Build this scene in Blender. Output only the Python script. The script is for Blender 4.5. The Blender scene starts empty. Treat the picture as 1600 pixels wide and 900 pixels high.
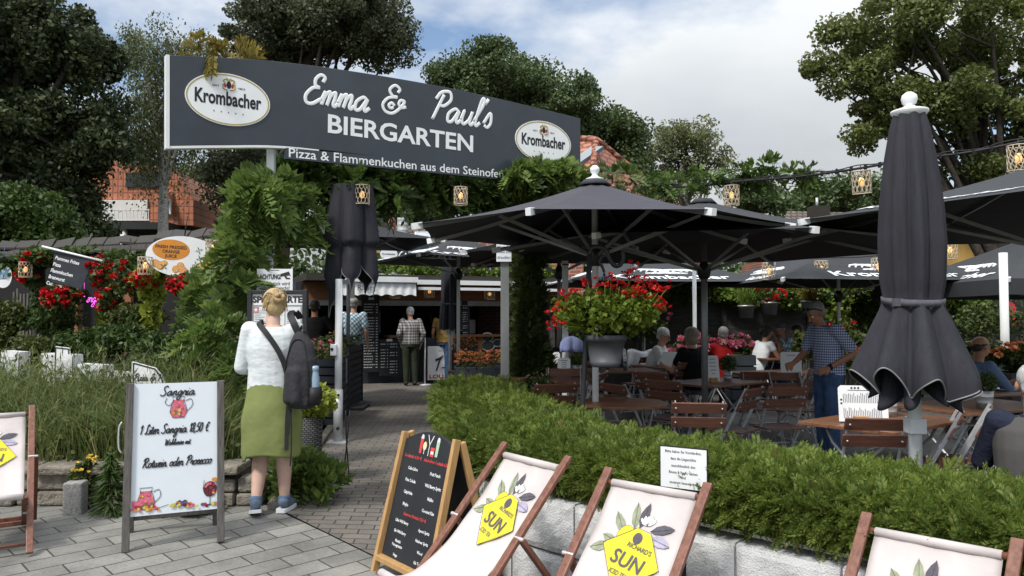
import bpy, math, random
import numpy as np
from mathutils import Vector, Matrix

SC = bpy.context.scene
COL = SC.collection
R = math.radians
rng = np.random.default_rng(7)
random.seed(7)

# ------------------------------------------------------------------ camera
CAM_H = 1.5
PITCH = math.atan(40 / 1200)
cam_data = bpy.data.cameras.new("camera")
cam = bpy.data.objects.new("camera", cam_data)
COL.objects.link(cam)
cam.location = (0, 0, CAM_H)
cam.rotation_euler = (math.pi / 2 + PITCH, 0, 0)
cam_data.sensor_width = 36
cam_data.lens = 27.0
cam_data.clip_start = 0.05
cam_data.clip_end = 3000
SC.camera = cam

# ------------------------------------------------------------------ world, sun, exposure
SUN_EL, SUN_AZ = R(52), R(215)          # azimuth clockwise from +Y (north): behind the camera, a little left
world = bpy.data.worlds.new("World")
SC.world = world
world.use_nodes = True
wn = world.node_tree.nodes
wl = world.node_tree.links
wn.clear()
w_out = wn.new("ShaderNodeOutputWorld")
w_bg = wn.new("ShaderNodeBackground")
w_bg.inputs["Strength"].default_value = 0.1
sky = wn.new("ShaderNodeTexSky")
sky.sky_type = 'NISHITA'
sky.sun_disc = False
sky.sun_elevation = SUN_EL
sky.sun_rotation = SUN_AZ
sky.air_density = 1.0
sky.dust_density = 1.2
tc = wn.new("ShaderNodeTexCoord")
sep = wn.new("ShaderNodeSeparateXYZ")
wl.new(tc.outputs["Generated"], sep.inputs[0])


def wmath(op, a, b=None, clamp=False):
 n = wn.new("ShaderNodeMath")
 n.operation = op
 n.use_clamp = clamp
 for i, v in enumerate((a, b)):
  if v is None:
   continue
  if isinstance(v, (int, float)):
   n.inputs[i].default_value = v
  else:
   wl.new(v, n.inputs[i])
 return n.outputs[0]


zc = wmath('ADD', wmath('MAXIMUM', sep.outputs[2], 0.0), 0.22)
comb = wn.new("ShaderNodeCombineXYZ")
wl.new(wmath('DIVIDE', sep.outputs[0], zc), comb.inputs[0])
wl.new(wmath('DIVIDE', sep.outputs[1], zc), comb.inputs[1])


def wnoise(scale, detail, off, rough=0.55):
 mp = wn.new("ShaderNodeMapping")
 mp.inputs["Location"].default_value = off
 wl.new(comb.outputs[0], mp.inputs[0])
 n = wn.new("ShaderNodeTexNoise")
 n.inputs["Scale"].default_value = scale
 n.inputs["Detail"].default_value = detail
 n.inputs["Roughness"].default_value = rough
 wl.new(mp.outputs[0], n.inputs["Vector"])
 return n.outputs["Fac"]


def wramp(fac, stops):
 r = wn.new("ShaderNodeValToRGB")
 el = r.color_ramp.elements
 while len(el) < len(stops):
  el.new(0.5)
 for e, (p, c) in zip(el, stops):
  e.position = p
  e.color = (*c, 1) if len(c) == 3 else c
 wl.new(fac, r.inputs[0])
 return r.outputs[0]


CLOUD_OFF = (8.4, 5.0, 0.0)
cover = wramp(wnoise(0.85, 7, CLOUD_OFF), [(0.36, (0, 0, 0)), (0.48, (1, 1, 1))])
tone = wramp(wnoise(1.1, 6, (9.2, 4.4, 2.0), 0.5), [(0.30, (3.4, 3.65, 3.9)), (0.50, (4.1, 4.3, 4.45)), (0.70, (5.2, 5.25, 5.3))])
# an overcast sky is brighter overhead than near the horizon
zen = wn.new("ShaderNodeVectorMath")
zen.operation = 'SCALE'
wl.new(tone, zen.inputs[0])
wl.new(wmath('ADD', wmath('MULTIPLY', wmath('MAXIMUM', sep.outputs[2], 0.0), 2.1), 0.56), zen.inputs["Scale"])
tone = zen.outputs[0]
mixw = wn.new("ShaderNodeMix")
mixw.data_type = 'RGBA'
wl.new(cover, mixw.inputs[0])
wl.new(sky.outputs[0], mixw.inputs[6])
wl.new(tone, mixw.inputs[7])
wl.new(mixw.outputs[2], w_bg.inputs["Color"])
wl.new(w_bg.outputs[0], w_out.inputs[0])

sun_data = bpy.data.lights.new("sun", 'SUN')
sun_data.energy = 2.0
sun_data.angle = R(10)
sun_data.color = (1.0, 0.95, 0.87)
sun = bpy.data.objects.new("sun", sun_data)
COL.objects.link(sun)
_sd = Vector((math.sin(SUN_AZ) * math.cos(SUN_EL), math.cos(SUN_AZ) * math.cos(SUN_EL), math.sin(SUN_EL)))
sun.rotation_euler = _sd.to_track_quat('Z', 'Y').to_euler()

SC.view_settings.view_transform = 'Standard'
SC.view_settings.look = 'None'
SC.view_settings.exposure = 0.75
SC.view_settings.gamma = 1.0
SC.view_settings.use_curve_mapping = False
SC.cycles.max_bounces = 6
SC.cycles.diffuse_bounces = 3
SC.cycles.transparent_max_bounces = 4

# ------------------------------------------------------------------ positions
_c, _s = math.cos(PITCH), math.sin(PITCH)


def ray(px, py):
 a, b = (px - 800) / 1200, (450 - py) / 1200
 return Vector((a, _c - b * _s, _s + b * _c))


def at(px, py, Y):
 d = ray(px, py)
 return d * (Y / d.y) + Vector((0, 0, CAM_H))


def gh(x, y):
 """height of the ground: level on the left, falling gently towards the right-hand street corner"""
 s = (x - y) / math.sqrt(2)
 h = -0.06 * min(max(s + 5.5, 0.0), 7.0)
 return max(h, -0.07) if x + y > 6.0 else h          # the terrace behind the hedge is level


def G(x, y, dz=0.0):
 return Vector((x, y, gh(x, y) + dz))


def V(*a):
 return Vector(a)


# ------------------------------------------------------------------ materials
def new_mat(name):
 m = bpy.data.materials.new(name)
 m.use_nodes = True
 nt = m.node_tree
 b = nt.nodes["Principled BSDF"]
 return m, nt, b


def _objco(nt, scale=None, rot=None, src="Object"):
 t = nt.nodes.new("ShaderNodeTexCoord")
 if scale is None and rot is None:
  return t.outputs[src]
 mp = nt.nodes.new("ShaderNodeMapping")
 if scale is not None:
  mp.inputs["Scale"].default_value = scale
 if rot is not None:
  mp.inputs["Rotation"].default_value = rot
 nt.links.new(t.outputs[src], mp.inputs[0])
 return mp.outputs[0]


def _noise(nt, co, scale, detail=4, rough=0.6):
 n = nt.nodes.new("ShaderNodeTexNoise")
 n.inputs["Scale"].default_value = scale
 n.inputs["Detail"].default_value = detail
 n.inputs["Roughness"].default_value = rough
 nt.links.new(co, n.inputs["Vector"])
 return n.outputs["Fac"]


def _ramp(nt, fac, stops, interp='LINEAR'):
 r = nt.nodes.new("ShaderNodeValToRGB")
 r.color_ramp.interpolation = interp
 el = r.color_ramp.elements
 while len(el) < len(stops):
  el.new(0.5)
 for e, (p, c) in zip(el, stops):
  e.position = p
  e.color = (c[0], c[1], c[2], 1)
 nt.links.new(fac, r.inputs[0])
 return r.outputs[0]


def _bump(nt, b, h, strength, dist=0.01):
 n = nt.nodes.new("ShaderNodeBump")
 n.inputs["Strength"].default_value = strength
 n.inputs["Distance"].default_value = dist
 nt.links.new(h, n.inputs["Height"])
 nt.links.new(n.outputs[0], b.inputs["Normal"])


def sc3(c, k):
 return tuple(min(1.0, x * k) for x in c)


def M(name, col, rough=0.6, metal=0.0, var=0.18, vs=6.0, bump=0.0, bs=80.0, bd=0.004, spec=0.4, stretch=None):
 m, nt, b = new_mat(name)
 co = _objco(nt, stretch) if stretch else _objco(nt)
 f = _noise(nt, co, vs, 5)
 c = _ramp(nt, f, [(0.3, sc3(col, 1 - var)), (0.7, sc3(col, 1 + var))])
 nt.links.new(c, b.inputs["Base Color"])
 b.inputs["Roughness"].default_value = rough
 b.inputs["Metallic"].default_value = metal
 b.inputs["Specular IOR Level"].default_value = spec
 if bump:
  _bump(nt, b, _noise(nt, co, bs, 3), bump, bd)
 return m


def LEAF(name, c1, c2, trans=0.3, rough=0.5, c3=None):
 m, nt, b = new_mat(name)
 g = nt.nodes.new("ShaderNodeNewGeometry")
 stops = [(0.0, c1), (1.0, c2)] if c3 is None else [(0.0, c1), (0.8, c2), (1.0, c3)]
 c = _ramp(nt, g.outputs["Random Per Island"], stops)
 big = _noise(nt, _objco(nt), 1.3, 2)
 mx = nt.nodes.new("ShaderNodeMix")
 mx.data_type = 'RGBA'
 mx.blend_type = 'MULTIPLY'
 mx.inputs[0].default_value = 1.0
 nt.links.new(c, mx.inputs[6])
 nt.links.new(_ramp(nt, big, [(0.3, (0.7, 0.72, 0.7)), (0.7, (1.25, 1.2, 1.1))]), mx.inputs[7])
 col = mx.outputs[2]
 nt.links.new(col, b.inputs["Base Color"])
 b.inputs["Roughness"].default_value = rough
 b.inputs["Specular IOR Level"].default_value = 0.35
 t = nt.nodes.new("ShaderNodeBsdfTranslucent")
 nt.links.new(col, t.inputs["Color"])
 ms = nt.nodes.new("ShaderNodeMixShader")
 ms.inputs[0].default_value = trans
 nt.links.new(b.outputs[0], ms.inputs[1])
 nt.links.new(t.outputs[0], ms.inputs[2])
 nt.links.new(ms.outputs[0], nt.nodes["Material Output"].inputs[0])
 return m


def WOOD(name, c1, c2, rough=0.55, scale=(1.5, 30, 30), bump=0.15, spec=0.4):
 m, nt, b = new_mat(name)
 co = _objco(nt, scale)
 f = _noise(nt, co, 2.0, 6, 0.65)
 nt.links.new(_ramp(nt, f, [(0.3, c1), (0.7, c2)]), b.inputs["Base Color"])
 b.inputs["Roughness"].default_value = rough
 b.inputs["Specular IOR Level"].default_value = spec
 _bump(nt, b, f, bump, 0.003)
 return m


def BRICKS(name, c1, c2, mortar, bw, bh, ms=0.02, rough=0.8, rotz=0.0, offset=0.5, bump=0.6, vary=0.25, src="Object", rot=None, dirt=None, mscol=1.0):
 m, nt, b = new_mat(name)
 co = _objco(nt, None, rot if rot is not None else (0, 0, rotz), src)
 br = nt.nodes.new("ShaderNodeTexBrick")
 br.offset = offset
 br.inputs["Scale"].default_value = 1.0
 br.inputs["Brick Width"].default_value = bw
 br.inputs["Row Height"].default_value = bh
 br.inputs["Mortar Size"].default_value = ms
 br.inputs["Mortar Smooth"].default_value = 0.15
 br.inputs["Bias"].default_value = 0.0
 for k, c in (("Color1", c1), ("Color2", c2), ("Mortar", mortar)):
  br.inputs[k].default_value = (*c, 1)
 nt.links.new(co, br.inputs["Vector"])
 mx = nt.nodes.new("ShaderNodeMix")
 mx.data_type = 'RGBA'
 mx.blend_type = 'MULTIPLY'
 mx.inputs[0].default_value = 1.0
 nt.links.new(br.outputs["Color"], mx.inputs[6])
 fine = _noise(nt, co, 1.2, 8, 0.7)
 nt.links.new(_ramp(nt, fine, [(0.3, (1 - vary,) * 3), (0.7, (1 + vary, 1 + vary, 1 + vary * 0.9))]), mx.inputs[7])
 mx2 = nt.nodes.new("ShaderNodeMix")
 mx2.data_type = 'RGBA'
 mx2.blend_type = 'MULTIPLY'
 mx2.inputs[0].default_value = 1.0
 nt.links.new(mx.outputs[2], mx2.inputs[6])
 nt.links.new(_ramp(nt, _noise(nt, co, 55, 4, 0.7), [(0.3, (0.78, 0.78, 0.78)), (0.7, (1.15, 1.15, 1.15))]), mx2.inputs[7])
 nt.links.new(mx2.outputs[2], b.inputs["Base Color"])
 b.inputs["Roughness"].default_value = rough
 inv = nt.nodes.new("ShaderNodeMath")
 inv.operation = 'SUBTRACT'
 inv.inputs[0].default_value = 1.0
 nt.links.new(br.outputs["Fac"], inv.inputs[1])
 ad = nt.nodes.new("ShaderNodeMath")
 ad.operation = 'MULTIPLY_ADD'
 nt.links.new(_noise(nt, co, 90, 3), ad.inputs[0])
 ad.inputs[1].default_value = 0.35
 nt.links.new(inv.outputs[0], ad.inputs[2])
 _bump(nt, b, ad.outputs[0], bump, 0.006)
 return m


def PLAID(name, base, c1, c2, scale, thin=0.62, diag=False, mode='PLAID'):
 """woven check: two sets of bands crossing, laid in the garment's own coordinates"""
 m, nt, b = new_mat(name)
 co = _objco(nt, None, (0, R(45), 0) if diag else (0, 0, 0))
 s = nt.nodes.new("ShaderNodeSeparateXYZ")
 nt.links.new(co, s.inputs[0])

 def band(o, k):
  a = nt.nodes.new("ShaderNodeMath")
  a.operation = 'MULTIPLY'
  a.inputs[1].default_value = k
  nt.links.new(o, a.inputs[0])
  f = nt.nodes.new("ShaderNodeMath")
  f.operation = 'FRACT'
  nt.links.new(a.outputs[0], f.inputs[0])
  g = nt.nodes.new("ShaderNodeMath")
  g.operation = 'GREATER_THAN'
  g.inputs[1].default_value = thin
  nt.links.new(f.outputs[0], g.inputs[0])
  return g.outputs[0]
 x = nt.nodes.new("ShaderNodeMath")
 x.operation = 'ADD'
 nt.links.new(s.outputs[0], x.inputs[0])
 nt.links.new(s.outputs[1], x.inputs[1])
 ad = nt.nodes.new("ShaderNodeMath")
 ad.operation = 'ADD'
 nt.links.new(band(x.outputs[0], scale), ad.inputs[0])
 nt.links.new(band(s.outputs[2], scale), ad.inputs[1])
 hf = nt.nodes.new("ShaderNodeMath")
 hf.operation = 'MULTIPLY'
 hf.inputs[1].default_value = 0.5
 nt.links.new(ad.outputs[0], hf.inputs[0])
 nt.links.new(_ramp(nt, hf.outputs[0], [(0.0, base), (0.4, c1), (0.9, c2)], 'CONSTANT'), b.inputs["Base Color"])
 b.inputs["Roughness"].default_value = 0.85
 b.inputs["Specular IOR Level"].default_value = 0.15
 _bump(nt, b, _noise(nt, co, 14, 3), 0.5, 0.02)
 return m


def EMIT(name, col, strength):
 m, nt, b = new_mat(name)
 b.inputs["Base Color"].default_value = (*col, 1)
 b.inputs["Emission Color"].default_value = (*col, 1)
 b.inputs["Emission Strength"].default_value = strength
 return m


# ------------------------------------------------------------------ mesh building
class MB:
 def __init__(s):
  s.v, s.f, s.m, s.sm = [], [], [], []
  s.chunks = []                                  # numpy chunks: (verts, faces[n,k], mat, smooth)

 def add(s, vs, fs, m=0, smooth=False):
  o = len(s.v)
  s.v.extend([tuple(v) for v in vs])
  for f in fs:
   s.f.append([i + o for i in f])
   s.m.append(m)
   s.sm.append(smooth)
  return s

 def arr(s, vs, fs, m=0, smooth=False):
  if len(fs):
   s.chunks.append((np.asarray(vs, dtype=np.float32), np.asarray(fs, dtype=np.int32), m, smooth))
  return s

 def box(s, c, size, rot=None, m=0):
  hx, hy, hz = size[0] / 2, size[1] / 2, size[2] / 2
  vs = [Vector((x, y, z)) for x in (-hx, hx) for y in (-hy, hy) for z in (-hz, hz)]
  if rot is not None:
   if not isinstance(rot, Matrix):
    rot = Matrix.Rotation(rot, 3, 'Z')
   vs = [rot @ v for v in vs]
  c = Vector(c)
  return s.add([v + c for v in vs], [(0, 1, 3, 2), (4, 6, 7, 5), (0, 4, 5, 1), (2, 3, 7, 6), (0, 2, 6, 4), (1, 5, 7, 3)], m)

 def box2(s, lo, hi, m=0):
  return s.box([(a + b) / 2 for a, b in zip(lo, hi)], [b - a for a, b in zip(lo, hi)], None, m)

 def bar(s, p, q, w, h, up=(0, 0, 1), m=0):
  """a box from p to q: h thick along up, w across"""
  p, q = Vector(p), Vector(q)
  d = q - p
  y = d.normalized()
  u = Vector(up)
  x = y.cross(u)
  if x.length < 1e-5:
   x = y.cross(Vector((1, 0, 0)))
  x.normalize()
  z = x.cross(y)
  rot = Matrix((x, y, z)).transposed()
  return s.box((p + q) / 2, (w, d.length, h), rot, m)

 def tube(s, pts, r, n=8, m=0, cap=True, smooth=True, sq=None):
  pts = [Vector(p) for p in pts]
  k = len(pts)
  if k < 2:
   return s
  rs = [r] * k if isinstance(r, (int, float)) else list(r)
  t0 = (pts[1] - pts[0]).normalized()
  nrm = t0.orthogonal().normalized()
  vs, fs = [], []
  pt = t0
  for i in range(k):
   if i == 0:
    t = t0
   elif i == k - 1:
    t = (pts[i] - pts[i - 1])
   else:
    t = (pts[i + 1] - pts[i - 1])
   t = t.normalized() if t.length > 1e-9 else pt
   q = pt.rotation_difference(t)
   nrm = (q @ nrm)
   nrm = (nrm - t * nrm.dot(t)).normalized()
   pt = t
   b = t.cross(nrm)
   for j in range(n):
    a = 2 * math.pi * j / n
    vs.append(pts[i] + (nrm * math.cos(a) + b * math.sin(a)) * rs[i])
  for i in range(k - 1):
   for j in range(n):
    j2 = (j + 1) % n
    fs.append((i * n + j, i * n + j2, (i + 1) * n + j2, (i + 1) * n + j))
  if cap:
   fs.append(tuple(range(n - 1, -1, -1)))
   fs.append(tuple((k - 1) * n + j for j in range(n)))
  return s.add(vs, fs, m, smooth)

 def lathe(s, prof, c=(0, 0, 0), n=24, m=0, smooth=True, sx=1.0, sy=1.0):
  vs, fs = [], []
  for r, z in prof:
   for j in range(n):
    a = 2 * math.pi * j / n
    vs.append((c[0] + r * math.cos(a) * sx, c[1] + r * math.sin(a) * sy, c[2] + z))
  for i in range(len(prof) - 1):
   for j in range(n):
    j2 = (j + 1) % n
    fs.append((i * n + j, i * n + j2, (i + 1) * n + j2, (i + 1) * n + j))
  if prof[0][0] > 1e-4:
   fs.append(tuple(range(n - 1, -1, -1)))
  if prof[-1][0] > 1e-4:
   fs.append(tuple((len(prof) - 1) * n + j for j in range(n)))
  return s.add(vs, fs, m, smooth)

 def ball(s, c, r, n=10, m=0, sc=(1, 1, 1), rot=None):
  vs, fs = [], []
  k = max(4, n // 2 + 1)
  for i in range(k + 1):
   ph = math.pi * i / k
   for j in range(n):
    a = 2 * math.pi * j / n
    v = Vector((r * math.sin(ph) * math.cos(a) * sc[0], r * math.sin(ph) * math.sin(a) * sc[1], r * math.cos(ph) * sc[2]))
    if rot is not None:
     v = rot @ v
    vs.append(v + Vector(c))
  for i in range(k):
   for j in range(n):
    j2 = (j + 1) % n
    fs.append((i * n + j, (i + 1) * n + j, (i + 1) * n + j2, i * n + j2))
  return s.add(vs, fs, m, True)

 def prism(s, pts, ext, m=0):
  """a flat polygon (3-D points) extruded by the vector ext"""
  pts = [Vector(p) for p in pts]
  k = len(pts)
  e = Vector(ext)
  vs = pts + [p + e for p in pts]
  fs = [tuple(range(k - 1, -1, -1)), tuple(range(k, 2 * k))]
  fs += [(i, (i + 1) % k, k + (i + 1) % k, k + i) for i in range(k)]
  return s.add(vs, fs, m)

 def grid(s, fn, nu, nv, m=0, smooth=True, closed_u=False):
  vs = [fn(i / nu, j / nv) for j in range(nv + 1) for i in range(nu + 1)]
  w = nu + 1
  fs = [(j * w + i, j * w + i + 1, (j + 1) * w + i + 1, (j + 1) * w + i) for j in range(nv) for i in range(nu)]
  return s.add(vs, fs, m, smooth)

 def map(s, fn):
  s.v = [tuple(fn(Vector(v))) for v in s.v]
  return s

 def merge(s, o, mat4=None, m=None):
  vs = [mat4 @ Vector(v) for v in o.v] if mat4 is not None else o.v
  k = len(s.v)
  s.v.extend([tuple(v) for v in vs])
  for f, fm, sm in zip(o.f, o.m, o.sm):
   s.f.append([i + k for i in f])
   s.m.append(fm if m is None else m)
   s.sm.append(sm)
  for (cv, cf, cm, csm) in o.chunks:
   if mat4 is not None:
    a = np.array(mat4)
    cv = cv @ a[:3, :3].T + a[:3, 3]
   s.chunks.append((cv, cf, cm if m is None else m, csm))
  return s

 def mesh(s, name):
  me = bpy.data.meshes.new(name)
  if not s.chunks:
   me.from_pydata([tuple(v) for v in s.v], [], s.f)
   me.polygons.foreach_set("material_index", s.m)
   me.polygons.foreach_set("use_smooth", s.sm)
   me.update()
   return me
  vs = [np.array(s.v, dtype=np.float32).reshape(-1, 3)]
  loops = [np.array([i for f in s.f for i in f], dtype=np.int32)]
  cnt = [np.array([len(f) for f in s.f], dtype=np.int32)]
  mm = [np.array(s.m, dtype=np.int32)]
  sm = [np.array(s.sm, dtype=bool)]
  off = len(s.v)
  for cv, cf, cm, csm in s.chunks:
   vs.append(cv)
   loops.append((cf + off).ravel())
   cnt.append(np.full(len(cf), cf.shape[1], dtype=np.int32))
   mm.append(np.full(len(cf), cm, dtype=np.int32))
   sm.append(np.full(len(cf), csm, dtype=bool))
   off += len(cv)
  vs, loops, cnt, mm, sm = map(np.concatenate, (vs, loops, cnt, mm, sm))
  me.vertices.add(len(vs))
  me.vertices.foreach_set("co", vs.ravel())
  me.loops.add(len(loops))
  me.loops.foreach_set("vertex_index", loops)
  me.polygons.add(len(cnt))
  st = np.zeros(len(cnt), dtype=np.int32)
  st[1:] = np.cumsum(cnt)[:-1]
  me.polygons.foreach_set("loop_start", st)
  me.polygons.foreach_set("material_index", mm)
  me.polygons.foreach_set("use_smooth", sm)
  me.update(calc_edges=True)
  return me

 def build(s, name, mats, parent=None, bevel=0.0, loc=None, rotz=0.0, solid=0.0):
  me = s.mesh(name)
  for mt in (mats if isinstance(mats, (list, tuple)) else [mats]):
   me.materials.append(mt)
  o = bpy.data.objects.new(name, me)
  COL.objects.link(o)
  if parent is not None:
   o.parent = parent
  if loc is not None:
   o.location = loc
  if rotz:
   o.rotation_euler = (0, 0, rotz)
  if bevel:
   b = o.modifiers.new("edge", 'BEVEL')
   b.width = bevel
   b.segments = 2
   b.limit_method = 'ANGLE'
  if solid:
   b = o.modifiers.new("thickness", 'SOLIDIFY')
   b.thickness = solid
  return o


def tag(o, label=None, cat=None, group=None, kind=None):
 if label:
  o['label'] = label
 if cat:
  o['category'] = cat
 if group:
  o['group'] = group
 if kind:
  o['kind'] = kind
 return o


def thing(name, label, cat, loc=(0, 0, 0), rotz=0.0, group=None):
 o = bpy.data.objects.new(name, None)
 COL.objects.link(o)
 o.empty_display_size = 0.1
 o.location = loc
 o.rotation_euler = (0, 0, rotz)
 return tag(o, label, cat, group)


def dup(root, loc, rotz, label=None, group=None):
 r = root.copy()
 COL.objects.link(r)
 r.location = loc
 r.rotation_euler = (0, 0, rotz)
 if label:
  r['label'] = label
 if group:
  r['group'] = group
 for ch in list(root.children):
  c = ch.copy()
  COL.objects.link(c)
  c.parent = r
  for g in list(ch.children):
   d = g.copy()
   COL.objects.link(d)
   d.parent = c
 return r


def spline(pts, k=6):
 """Catmull-Rom through 2-D or 3-D points"""
 P = [Vector(p) for p in pts]
 if len(P) < 3:
  return P
 E = [P[0] * 2 - P[1]] + P + [P[-1] * 2 - P[-2]]
 out = []
 for i in range(1, len(E) - 2):
  a, b, c, d = E[i - 1:i + 3]
  for j in range(k):
   t = j / k
   out.append(0.5 * ((2 * b) + (c - a) * t + (2 * a - 5 * b + 4 * c - d) * t * t + (3 * b - a - 3 * c + d) * t ** 3))
 out.append(P[-1])
 return out


# ------------------------------------------------------------------ lettering
_font_cache = {}


def _text_mesh(body, bold=0.0, shear=0.0, res=3):
 key = (body, bold, shear, res)
 if key in _font_cache:
  return _font_cache[key]
 cu = bpy.data.curves.new("lettering", 'FONT')
 cu.body = body
 cu.size = 1.0
 cu.offset = bold
 cu.shear = shear
 cu.resolution_u = res
 cu.fill_mode = 'FRONT'
 ob = bpy.data.objects.new("lettering", cu)
 COL.objects.link(ob)
 dg = bpy.context.evaluated_depsgraph_get()
 me = bpy.data.meshes.new_from_object(ob.evaluated_get(dg))
 vs = [v.co.copy() for v in me.vertices]
 fs = [tuple(p.vertices) for p in me.polygons]
 bpy.data.objects.remove(ob)
 bpy.data.curves.remove(cu)
 bpy.data.meshes.remove(me)
 _font_cache[key] = (vs, fs)
 return vs, fs


class Plane:
 """a drawing plane: origin at its lower left, u to the right, v up, n towards the reader"""

 def __init__(s, o, u, v):
  s.o, s.u, s.v = Vector(o), Vector(u).normalized(), Vector(v).normalized()
  s.n = s.u.cross(s.v).normalized()

 def p(s, x, y, d=0.0):
  return s.o + s.u * x + s.v * y + s.n * d


def write(mb, pl, body, x, y, h, m=0, w=None, align='c', bold=0.0, shear=0.0, d=0.003, res=3, xs=1.0, tilt=0.0, mirror=False, fn=None):
 """one line of print on plane pl: cap height h, baseline at y; w squeezes it to that width"""
 vs, fs = _text_mesh(body, bold, shear, res)
 if not vs:
  return
 k = h / 0.7
 x0, x1 = min(v.x for v in vs), max(v.x for v in vs)
 kx = k * xs if w is None else w / max(1e-6, x1 - x0)
 wid = (x1 - x0) * kx
 ox = x - (wid / 2 if align == 'c' else wid if align == 'r' else 0)
 ct, st = math.cos(tilt), math.sin(tilt)
 out = []
 for v in vs:
  a = (v.x - x0) * kx
  if mirror:
   a = wid - a
  a += ox
  b = v.y * k
  a, b = x + (a - x) * ct - b * st, y + (a - x) * st + b * ct
  out.append(fn(a, b, d) if fn else pl.p(a, b, d))
 mb.add(out, fs, m)
 return wid


def patch(mb, pl, pts, m=0, d=0.003, fn=None):
 """a flat printed shape"""
 mb.add([fn(a, b, d) if fn else pl.p(a, b, d) for a, b in pts], [tuple(range(len(pts)))], m)


def oval(cx, cy, rx, ry, n=32, a0=0.0, a1=2 * math.pi):
 return [(cx + rx * math.cos(a0 + (a1 - a0) * i / n), cy + ry * math.sin(a0 + (a1 - a0) * i / n)) for i in range(n)]


def ring(mb, pl, cx, cy, rx, ry, w, m=0, d=0.003, n=40):
 a, b = oval(cx, cy, rx, ry, n), oval(cx, cy, rx - w, ry - w, n)
 vs = [pl.p(x, y, d) for x, y in a + b]
 mb.add(vs, [(i, (i + 1) % n, n + (i + 1) % n, n + i) for i in range(n)], m)


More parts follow.
